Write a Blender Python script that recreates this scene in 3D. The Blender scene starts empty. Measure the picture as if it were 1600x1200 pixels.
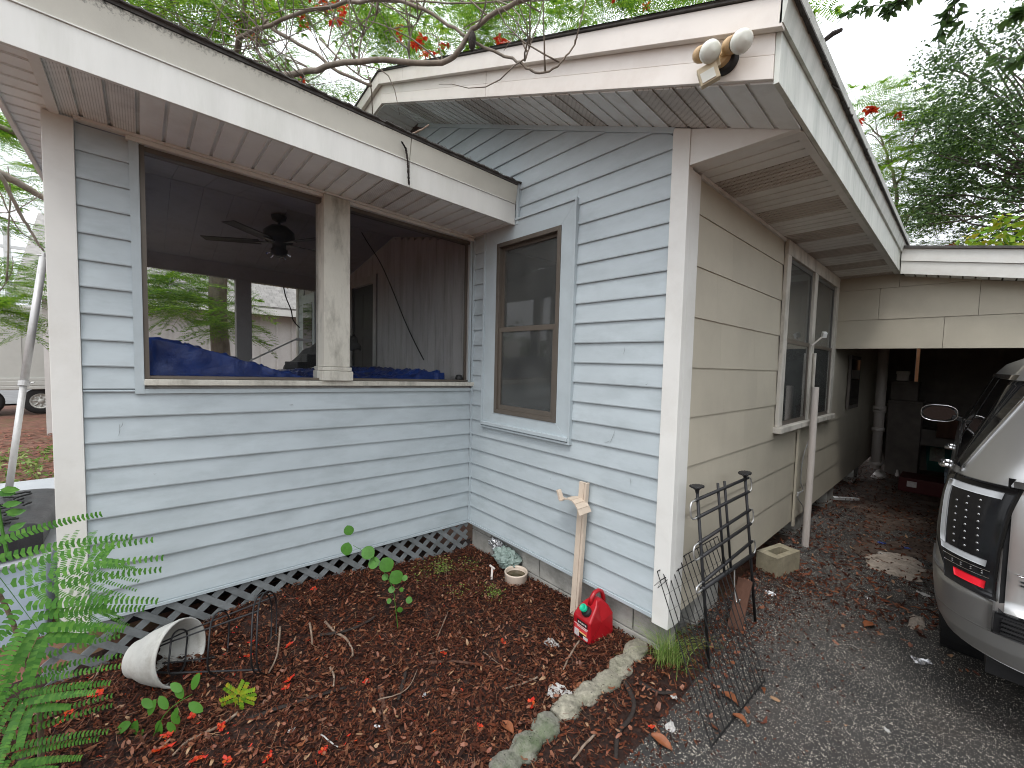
import bpy, math, random
import numpy as np
from mathutils import Vector, Matrix, noise
rnd = random.Random(7)
nr = np.random.default_rng(7)
sc = bpy.context.scene
C = sc.collection

# ------------------------------------------------------------------ camera
F, YAW, PITCH, ROLL = 642.265, 0.8365, 0.0555, 0.0243
CAM = Vector((1.1378, -2.1773, 1.4304))
_f = Vector((-math.sin(YAW)*math.cos(PITCH), math.cos(YAW)*math.cos(PITCH), -math.sin(PITCH)))
_r = Vector((math.cos(YAW), math.sin(YAW), 0)); _u = _r.cross(_f)
RT = _r*math.cos(ROLL) + _u*math.sin(ROLL); UP = -_r*math.sin(ROLL) + _u*math.cos(ROLL)
cd = bpy.data.cameras.new('camera'); cam = bpy.data.objects.new('camera', cd); C.objects.link(cam)
cd.sensor_width = 36; cd.lens = F/1600*36; cd.clip_start = .02; cd.clip_end = 600
cam.matrix_world = Matrix(((RT.x, UP.x, -_f.x, CAM.x), (RT.y, UP.y, -_f.y, CAM.y), (RT.z, UP.z, -_f.z, CAM.z), (0, 0, 0, 1)))
sc.camera = cam

# ------------------------------------------------------------------ world, sun, exposure
SUN_EL, SUN_AZ = math.radians(62), math.radians(150)      # azimuth clockwise from +y
w = bpy.data.worlds.new('World'); sc.world = w; w.use_nodes = True
nt = w.node_tree; nt.nodes.clear()
sky = nt.nodes.new('ShaderNodeTexSky'); sky.sky_type = 'NISHITA'; sky.sun_disc = False
sky.sun_elevation = SUN_EL; sky.sun_rotation = SUN_AZ; sky.dust_density = 6; sky.air_density = 1.2
mixn = nt.nodes.new('ShaderNodeMix'); mixn.data_type = 'RGBA'; mixn.inputs[0].default_value = .90
# overcast cloud layer: three times brighter overhead than at the horizon, faint cloud tone
tcw = nt.nodes.new('ShaderNodeTexCoord'); sxw = nt.nodes.new('ShaderNodeSeparateXYZ'); mrw = nt.nodes.new('ShaderNodeMapRange'); nzw = nt.nodes.new('ShaderNodeTexNoise')
nt.links.new(tcw.outputs['Generated'], sxw.inputs[0]); nt.links.new(sxw.outputs[2], mrw.inputs[0]); mrw.inputs[3].default_value = .62; mrw.inputs[4].default_value = 1.75
nzw.inputs['Scale'].default_value = 2.2; nzw.inputs['Detail'].default_value = 5; nt.links.new(tcw.outputs['Generated'], nzw.inputs['Vector'])
mr2 = nt.nodes.new('ShaderNodeMapRange'); mr2.inputs[1].default_value = .3; mr2.inputs[2].default_value = .7; mr2.inputs[3].default_value = .90; mr2.inputs[4].default_value = 1.08; nt.links.new(nzw.outputs[0], mr2.inputs[0])
mlw = nt.nodes.new('ShaderNodeMath'); mlw.operation = 'MULTIPLY'; nt.links.new(mrw.outputs[0], mlw.inputs[0]); nt.links.new(mr2.outputs[0], mlw.inputs[1])
vmw = nt.nodes.new('ShaderNodeVectorMath'); vmw.operation = 'SCALE'; vmw.inputs[0].default_value = (12.4, 12.8, 13.5); nt.links.new(mlw.outputs[0], vmw.inputs['Scale']); nt.links.new(vmw.outputs[0], mixn.inputs[7])
bg = nt.nodes.new('ShaderNodeBackground'); bg.inputs[1].default_value = .10
wo = nt.nodes.new('ShaderNodeOutputWorld')
nt.links.new(sky.outputs[0], mixn.inputs[6]); nt.links.new(mixn.outputs[2], bg.inputs[0]); nt.links.new(bg.outputs[0], wo.inputs[0])
sd = bpy.data.lights.new('sun', 'SUN'); sd.energy = .8; sd.angle = math.radians(14); sd.color = (1, .97, .92)
so = bpy.data.objects.new('sun', sd); C.objects.link(so)
sdir = Vector((math.sin(SUN_AZ)*math.cos(SUN_EL), math.cos(SUN_AZ)*math.cos(SUN_EL), math.sin(SUN_EL)))
so.rotation_euler = sdir.to_track_quat('Z', 'Y').to_euler()
sc.view_settings.view_transform = 'Standard'; sc.view_settings.look = 'None'
sc.view_settings.exposure = .62; sc.view_settings.gamma = 1; sc.view_settings.use_curve_mapping = False
sc.cycles.use_denoising = True; sc.cycles.filter_width = 1.05; sc.cycles.max_bounces = 8; sc.cycles.transparent_max_bounces = 12
sc.cycles.caustics_reflective = False; sc.cycles.caustics_refractive = False

# ------------------------------------------------------------------ helpers
def pix(u, v, ax, val):
    """the world point where the sight line of picture point (u, v) meets the plane axis ax = val"""
    d = RT*((u-800)/F) + UP*(-(v-600)/F) + _f
    return CAM + d*((val-CAM[ax])/d[ax])
def wz(y): return -.0233*y if y < 0 else -.0082*y           # the old house is a little out of level
WORLD = {}
def setp(o, label=None, cat=None, group=None, kind=None):
    if label: o['label'] = label
    if cat: o['category'] = cat
    if group: o['group'] = group
    if kind: o['kind'] = kind
    return o
def thing(name, label, cat, loc=(0, 0, 0), group=None):
    o = bpy.data.objects.new(name, None); C.objects.link(o); o.location = loc; o.empty_display_size = .1
    WORLD[o] = Vector(loc); return setp(o, label, cat, group)
def sub(name, parent):
    o = bpy.data.objects.new(name, None); C.objects.link(o); o.parent = parent; o.empty_display_size = .1
    WORLD[o] = WORLD[parent]; return o
class MB:
    def __init__(s): s.v = []; s.f = []; s.m = []
    def add(s, vs, fs, mi=0):
        b = len(s.v); s.v += [tuple(p) for p in vs]; s.f += [tuple(b+i for i in f) for f in fs]; s.m += [mi]*len(fs); return s
    def hexa(s, p, mi=0):   # p: 4 bottom + 4 top, same winding
        return s.add(p, [(3, 2, 1, 0), (4, 5, 6, 7), (0, 1, 5, 4), (1, 2, 6, 5), (2, 3, 7, 6), (3, 0, 4, 7)], mi)
    def box(s, x0, x1, y0, y1, z0, z1, mi=0):
        return s.hexa([(x0, y0, z0), (x1, y0, z0), (x1, y1, z0), (x0, y1, z0), (x0, y0, z1), (x1, y0, z1), (x1, y1, z1), (x0, y1, z1)], mi)
    def obox(s, c, size, M=None, mi=0):
        M = M or Matrix.Identity(3); c = Vector(c); a, b, h = size[0]/2, size[1]/2, size[2]/2
        return s.hexa([c+M@Vector(q) for q in ((-a, -b, -h), (a, -b, -h), (a, b, -h), (-a, b, -h), (-a, -b, h), (a, -b, h), (a, b, h), (-a, b, h))], mi)
    def beam(s, p, q, wd, th, upv=(0, 0, 1), mi=0):
        p, q = Vector(p), Vector(q); d = (q-p); L = d.length; d.normalize(); n = Vector(upv); sdv = d.cross(n).normalized(); n = sdv.cross(d)
        return s.obox((p+q)/2, (L, wd, th), Matrix((d, sdv, n)).transposed(), mi)
    def prism(s, poly, off, mi=0):  # poly: list of 3D points, off: extrusion vector
        n = len(poly); o = Vector(off); a = [Vector(p) for p in poly]; b = [p+o for p in a]
        return s.add(a+b, [tuple(range(n-1, -1, -1)), tuple(range(n, 2*n))]+[(i, (i+1) % n, n+(i+1) % n, n+i) for i in range(n)], mi)
    def tube(s, pts, rad, n=6, mi=0, closed=False, flat=1.0):
        pts = [Vector(p) for p in pts]; k = len(pts)
        if not hasattr(rad, '__len__'): rad = [rad]*k
        ref = None; b = len(s.v); vs = []
        for i, p in enumerate(pts):
            d = (pts[(i+1) % k]-pts[i-1]) if closed else (pts[min(i+1, k-1)]-pts[max(i-1, 0)])
            if d.length < 1e-9: d = Vector((0, 0, 1))
            d.normalize()
            if ref is None: ref = Vector((0, 0, 1)) if abs(d.z) < .9 else Vector((1, 0, 0))
            a = d.cross(ref).normalized(); c = a.cross(d).normalized(); ref = c
            for j in range(n):
                t = 2*math.pi*j/n; vs.append(p+(a*math.cos(t)+c*math.sin(t)*flat)*rad[i])
        fs = []
        for i in range(k if closed else k-1):
            i2 = (i+1) % k
            for j in range(n): fs.append((i*n+j, i*n+(j+1) % n, i2*n+(j+1) % n, i2*n+j))
        if not closed: fs += [tuple(range(n-1, -1, -1)), tuple((k-1)*n+j for j in range(n))]
        return s.add(vs, fs, mi)
    def lathe(s, prof, c=(0, 0, 0), M=None, n=24, mi=0, cap0=False, cap1=False):  # prof (r, h)
        M = M or Matrix.Identity(3); c = Vector(c); vs = []
        for r, h in prof:
            for j in range(n):
                t = 2*math.pi*j/n; vs.append(c+M@Vector((r*math.cos(t), r*math.sin(t), h)))
        k = len(prof); fs = [(i*n+j, i*n+(j+1) % n, (i+1)*n+(j+1) % n, (i+1)*n+j) for i in range(k-1) for j in range(n)]
        if cap0: fs.append(tuple(range(n-1, -1, -1)))
        if cap1: fs.append(tuple((k-1)*n+j for j in range(n)))
        return s.add(vs, fs, mi)
    def grid(s, fn, nu, nv, mi=0, thick=None):
        vs = [Vector(fn(i/nu, j/nv)) for j in range(nv+1) for i in range(nu+1)]; W = nu+1
        fs = [(j*W+i, j*W+i+1, (j+1)*W+i+1, (j+1)*W+i) for j in range(nv) for i in range(nu)]
        if thick is not None:
            t = Vector(thick); m = len(vs); vs = vs+[p+t for p in vs]
            fs = fs+[tuple(m+i for i in reversed(f)) for f in fs]
            rim = [i for i in range(W)]+[j*W+nu for j in range(1, nv+1)]+[nv*W+i for i in range(nu-1, -1, -1)]+[j*W for j in range(nv-1, 0, -1)]
            fs += [(rim[(i+1) % len(rim)], rim[i], m+rim[i], m+rim[(i+1) % len(rim)]) for i in range(len(rim))]
        return s.add(vs, fs, mi)
def link(name, vs, fs, mats, parent=None, loc=None, warp=False, smooth=False, bevel=0, mi=None, fix=False):
    base = WORLD[parent] if parent is not None else Vector(loc or (0, 0, 0))
    a = np.array(vs, dtype=float).reshape(-1, 3)
    if warp: a[:, 2] += np.where(a[:, 1] < 0, -.0233, -.0082)*a[:, 1]
    a = a-np.array(base)
    me = bpy.data.meshes.new(name); me.from_pydata(a.tolist(), [], fs)
    if not isinstance(mats, (list, tuple)): mats = [mats]
    for m in mats: me.materials.append(m)
    if mi is not None and len(mats) > 1: me.polygons.foreach_set('material_index', mi)
    if smooth: me.polygons.foreach_set('use_smooth', [True]*len(me.polygons))
    o = bpy.data.objects.new(name, me); C.objects.link(o)
    if parent is not None: o.parent = parent
    else: o.location = base
    WORLD[o] = base
    if fix:
        import bmesh
        bm = bmesh.new(); bm.from_mesh(me); bmesh.ops.recalc_face_normals(bm, faces=bm.faces); bm.to_mesh(me); bm.free()
    if bevel:
        b = o.modifiers.new('bevel', 'BEVEL'); b.width = bevel; b.segments = 2; b.limit_method = 'ANGLE'; b.angle_limit = .6
    return o
def part(name, mb, mats, parent=None, **k):
    return link(name, mb.v, mb.f, mats, parent, mi=mb.m, **k)
def top(name, mb, mats, label, cat, loc=(0, 0, 0), group=None, kind=None, **k):
    return setp(part(name, mb, mats, None, loc=loc, **k), label, cat, group, kind)

# ------------------------------------------------------------------ materials
def mat(name, col, rough=.6, var=.12, scale=6, bump=0, bscale=80, metal=0, spec=.35, dirt=None, damt=.4, dscale=3,
        dz=None, objvar=.0, island=None, stretch=(1, 1, 1), trans=0, speck=None, spscale=250, coat=0):
    m = bpy.data.materials.new(name); m.use_nodes = True; t = m.node_tree; N = t.nodes; L = t.links
    p = N['Principled BSDF']; p.inputs['Roughness'].default_value = rough; p.inputs['Metallic'].default_value = metal
    p.inputs['Specular IOR Level'].default_value = spec
    if coat: p.inputs['Coat Weight'].default_value = coat; p.inputs['Coat Roughness'].default_value = .06
    tc = N.new('ShaderNodeTexCoord'); mp = N.new('ShaderNodeMapping'); mp.inputs['Scale'].default_value = stretch
    L.new(tc.outputs['Object'], mp.inputs[0])
    def nz(sc_, det=5, r=.6):
        n = N.new('ShaderNodeTexNoise'); n.inputs['Scale'].default_value = sc_; n.inputs['Detail'].default_value = det; n.inputs['Roughness'].default_value = r
        L.new(mp.outputs[0], n.inputs['Vector']); return n
    def mix(fac, a, b, mode='MIX'):
        x = N.new('ShaderNodeMix'); x.data_type = 'RGBA'; x.blend_type = mode
        for inp, val in ((x.inputs[0], fac), (x.inputs[6], a), (x.inputs[7], b)):
            if hasattr(val, 'is_output'): L.new(val, inp)
            elif isinstance(val, (int, float)): inp.default_value = val
            else: inp.default_value = tuple(val)[:3]+(1,)
        return x.outputs[2]
    def ramp(src, a, b):
        r = N.new('ShaderNodeMapRange'); r.inputs[1].default_value = a; r.inputs[2].default_value = b; L.new(src, r.inputs[0]); return r.outputs[0]
    if island:
        g = N.new('ShaderNodeNewGeometry'); cr = N.new('ShaderNodeValToRGB'); e = cr.color_ramp; e.interpolation = 'LINEAR'
        for i, c in enumerate(island):
            el = e.elements[i] if i < 2 else e.elements.new(1)
            el.position = i/(len(island)-1)
        for i, c in enumerate(island): e.elements[i].position = i/(len(island)-1); e.elements[i].color = tuple(c)+(1,)
        L.new(g.outputs['Random Per Island'], cr.inputs[0]); base = cr.outputs[0]
    else:
        base = None
    n1 = nz(scale); f1 = ramp(n1.outputs[0], .3, .7)
    lo = [c*(1-var) for c in col]; hi = [min(1, c*(1+var)) for c in col]
    if base is None: base = mix(f1, lo, hi)
    else: base = mix(f1, base, mix(1.0, base, (1-var, 1-var, 1-var), 'MULTIPLY'))
    if objvar:
        oi = N.new('ShaderNodeObjectInfo'); r = ramp(oi.outputs['Random'], 0, 1); r.node.inputs[3].default_value = 1-objvar; r.node.inputs[4].default_value = 1+objvar
        cb = N.new('ShaderNodeCombineColor')
        for i in range(3): L.new(r, cb.inputs[i])
        base = mix(1.0, base, cb.outputs[0], 'MULTIPLY')
    if dirt:
        d = nz(dscale, 8, .7); fd = ramp(d.outputs[0], .48, .75)
        if dz:     # streaky or speckled growth that thins out from height dz[1] down to dz[0]
            sx = N.new('ShaderNodeSeparateXYZ'); L.new(tc.outputs['Object'], sx.inputs[0])
            hz = ramp(sx.outputs[2], dz[0], dz[1]); d2 = nz(dscale*8, 6, .75); s_ = N.new('ShaderNodeMath'); s_.operation = 'ADD'
            L.new(hz, s_.inputs[0]); L.new(d2.outputs[0], s_.inputs[1]); fd = ramp(s_.outputs[0], 1.0, 1.25)
        mu = N.new('ShaderNodeMath'); mu.operation = 'MULTIPLY'; L.new(fd, mu.inputs[0]); mu.inputs[1].default_value = damt
        base = mix(mu.outputs[0], base, dirt)
    if speck:
        v = N.new('ShaderNodeTexVoronoi'); v.inputs['Scale'].default_value = spscale; L.new(mp.outputs[0], v.inputs['Vector'])
        fs = ramp(v.outputs['Distance'], .22, .12); n3 = nz(spscale*.3, 2); mu = N.new('ShaderNodeMath'); mu.operation = 'MULTIPLY'
        L.new(fs, mu.inputs[0]); L.new(ramp(n3.outputs[0], .5, .6), mu.inputs[1]); base = mix(mu.outputs[0], base, speck)
    L.new(base, p.inputs['Base Color'])
    if bump:
        b = N.new('ShaderNodeBump'); b.inputs['Strength'].default_value = bump; b.inputs['Distance'].default_value = .01
        nb = nz(bscale, 6, .65); L.new(nb.outputs[0], b.inputs['Height']); L.new(b.outputs[0], p.inputs['Normal'])
    if trans:
        tr = N.new('ShaderNodeBsdfTranslucent'); ms = N.new('ShaderNodeMixShader'); ms.inputs[0].default_value = trans
        L.new(base, tr.inputs[0]); L.new(p.outputs[0], ms.inputs[1]); L.new(tr.outputs[0], ms.inputs[2]); L.new(ms.outputs[0], N['Material Output'].inputs[0])
    return m
def glassmat(name, tint=(.6, .65, .65), rough=.03, alpha=.35):
    m = bpy.data.materials.new(name); m.use_nodes = True; t = m.node_tree; N = t.nodes; L = t.links
    gl = N.new('ShaderNodeBsdfGlossy'); gl.inputs['Roughness'].default_value = rough; gl.inputs['Color'].default_value = (1, 1, 1, 1)
    tr = N.new('ShaderNodeBsdfTransparent'); tr.inputs[0].default_value = tuple(tint)+(1,)
    fr = N.new('ShaderNodeFresnel'); fr.inputs[0].default_value = 1.5
    ms = N.new('ShaderNodeMixShader'); L.new(fr.outputs[0], ms.inputs[0]); L.new(tr.outputs[0], ms.inputs[1]); L.new(gl.outputs[0], ms.inputs[2])
    df = N.new('ShaderNodeBsdfDiffuse'); df.inputs[0].default_value = (.35, .36, .35, 1)      # film of dust
    ms2 = N.new('ShaderNodeMixShader'); nz = N.new('ShaderNodeTexNoise'); nz.inputs['Scale'].default_value = 4; nz.inputs['Detail'].default_value = 8
    tc = N.new('ShaderNodeTexCoord'); L.new(tc.outputs['Object'], nz.inputs[0])
    mr = N.new('ShaderNodeMapRange'); mr.inputs[1].default_value = .35; mr.inputs[2].default_value = .75; mr.inputs[3].default_value = alpha*.5; mr.inputs[4].default_value = alpha
    L.new(nz.outputs[0], mr.inputs[0]); L.new(mr.outputs[0], ms2.inputs[0]); L.new(ms.outputs[0], ms2.inputs[1]); L.new(df.outputs[0], ms2.inputs[2])
    L.new(ms2.outputs[0], N['Material Output'].inputs[0]); return m

def catmull_(P): return P
M_blue = mat('blue_vinyl', (.455, .513, .538), .5, .07, 3, .12, 300, dirt=(.27, .31, .32), damt=.5, dscale=2.2, objvar=.025, stretch=(1, 1, 3))
M_trimb = mat('blue_trim', (.445, .505, .53), .45, .05, 4, .05, 150, dirt=(.28, .3, .3), damt=.3)
M_white = mat('white_metal_trim', (.74, .735, .70), .42, .04, 3, .05, 120, dirt=(.42, .38, .31), damt=.28, dscale=2.2)
M_fascia = mat('white_fascia', (.70, .70, .665), .4, .05, 3, .04, 120, dirt=(.42, .43, .36), damt=.35, dscale=2.0, stretch=(1, 3, .5))
M_pink = mat('gable_fascia', (.72, .675, .62), .42, .05, 3, .04, 120, dirt=(.45, .36, .29), damt=.4, dscale=1.8)
M_eave = mat('eave_fascia_paint', (.60, .62, .57), .45, .1, 4, .05, 120, dirt=(.2, .25, .2), damt=.6, dscale=2.5, stretch=(1, 3, .4))
M_gutter = mat('porch_drip_band', (.60, .59, .52), .5, .08, 4, .06, 120, dirt=(.012, .013, .011), damt=.97, dscale=9, dz=(2.90, 3.06))
M_soffit = mat('soffit_vinyl', (.72, .73, .71), .5, .06, 3, .05, 100, dirt=(.27, .22, .18), damt=.4, dscale=2)
M_soffitw = mat('porch_soffit_vinyl', (.82, .84, .82), .5, .05, 3, .05, 100, dirt=(.35, .31, .26), damt=.35, dscale=2)
def perfmat(name, base, s=90, hole=(.06, .055, .05), ang=False, dark=.5):
    m = mat(name, base, .55, .08, 3, 0, dirt=(.16, .13, .11), damt=dark, dscale=2.5)
    t = m.node_tree; N = t.nodes; L = t.links; p = N['Principled BSDF']; src = p.inputs['Base Color'].links[0].from_socket
    tc = N.new('ShaderNodeTexCoord'); mp = N.new('ShaderNodeMapping'); L.new(tc.outputs['Object'], mp.inputs[0])
    mp.inputs['Rotation'].default_value = (0, 0, .785 if ang else 0)
    sx = N.new('ShaderNodeSeparateXYZ'); L.new(mp.outputs[0], sx.inputs[0]); w_ = []
    for i in (0, 1):
        a = N.new('ShaderNodeMath'); a.operation = 'MULTIPLY'; a.inputs[1].default_value = s*2*(.45 if (ang and i) else 1); L.new(sx.outputs[i], a.inputs[0])
        b = N.new('ShaderNodeMath'); b.operation = 'SINE'; L.new(a.outputs[0], b.inputs[0]); w_.append(b.outputs[0])
    mn = N.new('ShaderNodeMath'); mn.operation = 'MINIMUM'; L.new(w_[0], mn.inputs[0]); L.new(w_[1], mn.inputs[1])
    r = N.new('ShaderNodeMapRange'); r.inputs[1].default_value = .35; r.inputs[2].default_value = .6; L.new(mn.outputs[0], r.inputs[0])
    x = N.new('ShaderNodeMix'); x.data_type = 'RGBA'; L.new(r.outputs[0], x.inputs[0]); L.new(src, x.inputs[6]); x.inputs[7].default_value = tuple(hole)+(1,)
    L.new(x.outputs[2], p.inputs['Base Color']); return m
M_perf = perfmat('perforated_soffit', (.54, .51, .47), 300, hole=(.24, .21, .18), ang=True, dark=.6)
M_perfw = perfmat('perforated_porch_soffit', (.76, .76, .73), 330, hole=(.2, .18, .16))
M_beige = mat('beige_cement_shingle', (.475, .435, .35), .65, .05, 2.5, .12, 120, dirt=(.34, .30, .25), damt=.3, dscale=2, objvar=.035)
M_cmu = mat('concrete_block', (.36, .35, .32), .9, .18, 8, .5, 90, dirt=(.12, .12, .10), damt=.6, dscale=6, objvar=.08)
M_mortar = mat('mortar', (.30, .29, .27), .95, .15, 10, .4, 120)
M_lat = mat('weathered_lattice', (.20, .215, .22), .8, .2, 10, .3, 150, dirt=(.06, .07, .06), damt=.6, dscale=9, objvar=.1)
M_brown = mat('bronze_aluminium', (.135, .115, .095), .4, .1, 6, .03, 200, metal=.3)
M_wood = mat('weathered_white_wood', (.58, .56, .49), .75, .1, 5, .4, 60, dirt=(.10, .09, .07), damt=.75, dscale=7, stretch=(1, 1, .35))
M_oldwin = mat('flaking_window_paint', (.60, .57, .51), .7, .1, 6, .4, 70, dirt=(.16, .14, .11), damt=.7, dscale=7, stretch=(1, 1, .4))
M_sash = mat('grey_sash', (.11, .11, .10), .5, .1, 6)
M_glass = glassmat('dusty_glass', (.93, .95, .94), .02, .14)
M_screen = mat('blind_fabric', (.55, .56, .54), .8, .12, 8, .1, 300)
M_blind = mat('window_blind', (.80, .82, .80), .7, .06, 3, .1, 60)
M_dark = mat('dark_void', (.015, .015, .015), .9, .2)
M_ceil = mat('porch_ceiling_paint', (.34, .335, .33), .8, .12, 3, .05, 60, dirt=(.10, .09, .08), damt=.5)
M_panel = mat('porch_panelling', (.46, .45, .435), .75, .10, 3, .1, 90, dirt=(.12, .10, .08), damt=.5, dscale=2.5, stretch=(3, 3, .4))
M_casing = mat('porch_casing_paint', (.42, .41, .39), .7, .1, 6, .1, 80)
M_door = mat('dark_door', (.035, .03, .028), .5, .15)
M_black = mat('black_metal', (.022, .022, .024), .42, .2, 12, .1, 200, metal=.2)
M_wire = mat('black_wire', (.008, .008, .008), .5, .3, 20)
M_chrome = mat('chrome', (.72, .72, .73), .14, .05, 8, metal=1)
M_greyloop = mat('pale_metal_loop', (.55, .55, .54), .3, .1, 8, metal=.8)
M_tarp = mat('blue_tarp', (.006, .034, .20), .28, .3, 5, .9, 14, spec=.5, dirt=(.012, .07, .30), damt=.5, dscale=5)
M_roof = mat('asphalt_shingle', (.10, .095, .09), .95, .3, 14, .6, 120)
M_roofg = mat('grey_roof_shingle', (.26, .25, .235), .95, .2, 10, .4, 90, objvar=.1)
M_nwall = mat('neighbour_board', (.60, .58, .56), .8, .06, 4, .15, 60, objvar=.04)
M_bark = mat('tree_bark', (.20, .165, .13), .9, .3, 14, .8, 50, dirt=(.32, .31, .28), damt=.5, dscale=8, stretch=(1, 1, .5))
M_barkd = mat('dark_bark', (.085, .07, .058), .9, .3, 14, .8, 50)
M_leafp = mat('flame_tree_leaf', (.1, .2, .03), .5, .2, 3, island=((.06, .17, .015), (.11, .27, .02), (.20, .38, .03), (.32, .48, .04), (.045, .12, .018)), trans=.5)
M_leaff = mat('sapling_leaf', (.1, .2, .03), .5, .2, 3, island=((.05, .17, .02), (.075, .23, .028), (.13, .31, .04)), trans=.35)
M_leafo = mat('oak_leaf', (.05, .1, .03), .5, .2, 3, island=((.030, .065, .02), (.055, .11, .03), (.08, .15, .04), (.12, .20, .05)), trans=.35)
M_leafb = mat('bright_leaf', (.2, .4, .03), .5, .15, 3, island=((.12, .28, .02), (.22, .42, .03), (.33, .45, .03), (.45, .38, .03), (.16, .33, .03)), trans=.4)
M_leafs = mat('seedling_leaf', (.15, .4, .04), .45, .3, 40, island=((.05, .17, .03), (.08, .24, .035), (.14, .33, .045)), trans=.35)
M_flower = mat('flame_flower', (.7, .06, .02), .5, .3, 12, island=((.72, .035, .012), (.78, .08, .015), (.62, .02, .02), (.8, .16, .02)), trans=.35)
M_grass = mat('grass_blade', (.1, .25, .03), .5, .2, 3, island=((.09, .20, .03), (.20, .34, .06), (.36, .42, .14), (.12, .26, .04)), trans=.3)
M_soil = mat('mulch_soil', (.022, .010, .007), .95, .5, 30, 1.0, 120, dirt=(.06, .022, .012), damt=.7, dscale=25)
M_chip = mat('bark_mulch', (.1, .04, .03), .85, .35, 60, .5, 200, spec=.2, island=((.016, .006, .004), (.045, .012, .006), (.085, .022, .010), (.14, .038, .016), (.034, .010, .005), (.22, .09, .045), (.060, .016, .008), (.020, .008, .005)))
M_litter = mat('leaf_litter', (.2, .1, .05), .45, .3, 40, .3, 200, island=((.13, .035, .018), (.22, .07, .035), (.28, .12, .07), (.08, .026, .015), (.24, .08, .03), (.18, .07, .04), (.36, .22, .12), (.10, .03, .02)))
M_stick = mat('dead_twig', (.20, .14, .10), .85, .3, 20, .6, 120, dirt=(.36, .32, .27), damt=.6, dscale=20)
M_char = mat('dark_bark_strip', (.025, .018, .015), .8, .3, 20, .8, 90)
M_kerb = mat('mossy_concrete', (.20, .195, .16), .95, .35, 25, 1.0, 110, dirt=(.040, .085, .015), damt=1.0, dscale=4, speck=(.02, .02, .018), spscale=70)
M_red = mat('red_plastic', (.36, .008, .014), .32, .06, 8, .03, 200, spec=.5)
M_pot = mat('white_plastic_pot', (.52, .515, .48), .5, .08, 10, .1, 120, dirt=(.20, .17, .13), damt=.6, dscale=6)
M_bowl = mat('stoneware', (.60, .50, .41), .35, .08, 12, .05, 150, spec=.5)
M_water = mat('murky_water', (.07, .055, .03), .05, .2, 12, spec=.6)
M_bag = mat('pale_green_plastic', (.42, .52, .48), .3, .2, 12, .3, 60, trans=.4)
M_foil = mat('crumpled_foil', (.65, .65, .66), .25, .2, 30, .6, 120, metal=1)
M_paper = mat('paper_scrap', (.42, .41, .39), .8, .2, 60, .2, 100, dirt=(.08, .08, .08), damt=.8, dscale=60)
M_stake = mat('beige_painted_wood', (.60, .50, .40), .6, .06, 8, .2, 80, dirt=(.35, .27, .2), damt=.35)
M_pvc = mat('dirty_white_pvc', (.58, .53, .49), .45, .06, 5, .05, 90, dirt=(.34, .27, .22), damt=.4, dscale=4, stretch=(3, 3, .5))
M_rail = mat('grey_tube', (.52, .52, .51), .4, .08, 6, .1, 120, metal=.2, dirt=(.25, .24, .22), damt=.5, dscale=12)
M_paint = mat('silver_car_paint', (.40, .40, .395), .28, .03, 3, 0, metal=.75, spec=.5, coat=.6)
M_cglass = mat('tinted_car_glass', (.008, .008, .009), .05, .1, spec=.5)
M_tyre = mat('tyre_rubber', (.018, .018, .018), .8, .2, 20, .3, 90)
M_bplas = mat('black_plastic', (.02, .02, .021), .45, .15, 12, .15, 200)
M_lens = mat('smoked_lens', (.010, .010, .011), .10, .1, spec=.3)
M_tube = mat('light_tube', (.50, .52, .54), .25, .04, 8)
M_redl = mat('red_reflector', (.75, .015, .03), .2, .05, 8)
M_led = mat('led_dot', (.35, .35, .35), .2, .05, metal=.8)
M_seat = mat('black_vinyl_cover', (.022, .022, .025), .42, .25, 6, .5, 12)
M_bench = mat('pale_blue_platform', (.36, .44, .52), .6, .08, 4, .1, 80)
M_benchw = mat('white_platform_top', (.36, .38, .40), .5, .06, 4, .05, 80, dirt=(.4, .42, .42), damt=.4)
M_trailer = mat('trailer_white', (.47, .475, .44), .4, .03, 2, 0, dirt=(.36, .36, .33), damt=.3)
M_bulb = mat('bulb_glass', (.70, .71, .64), .15, .04, 8, spec=.5, dirt=(.45, .45, .35), damt=.3)
M_socket = mat('tan_socket', (.52, .36, .19), .5, .1, 10, .1, 100, dirt=(.25, .11, .06), damt=.5)
M_sensor = mat('cream_sensor', (.60, .52, .36), .5, .06, 10, dirt=(.35, .28, .18), damt=.4)
M_green = mat('green_bin', (.015, .10, .085), .4, .1)
M_orange = mat('gap_daylight_orange', (.85, .45, .25), .7, .15, 6)
M_plank = mat('old_brown_plank', (.085, .040, .026), .8, .3, 12, .5, 60, stretch=(1, 1, .3))
M_frame = mat('dim_carport_timber', (.15, .13, .115), .85, .2, 6, .2, 60, objvar=.1)
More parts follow.
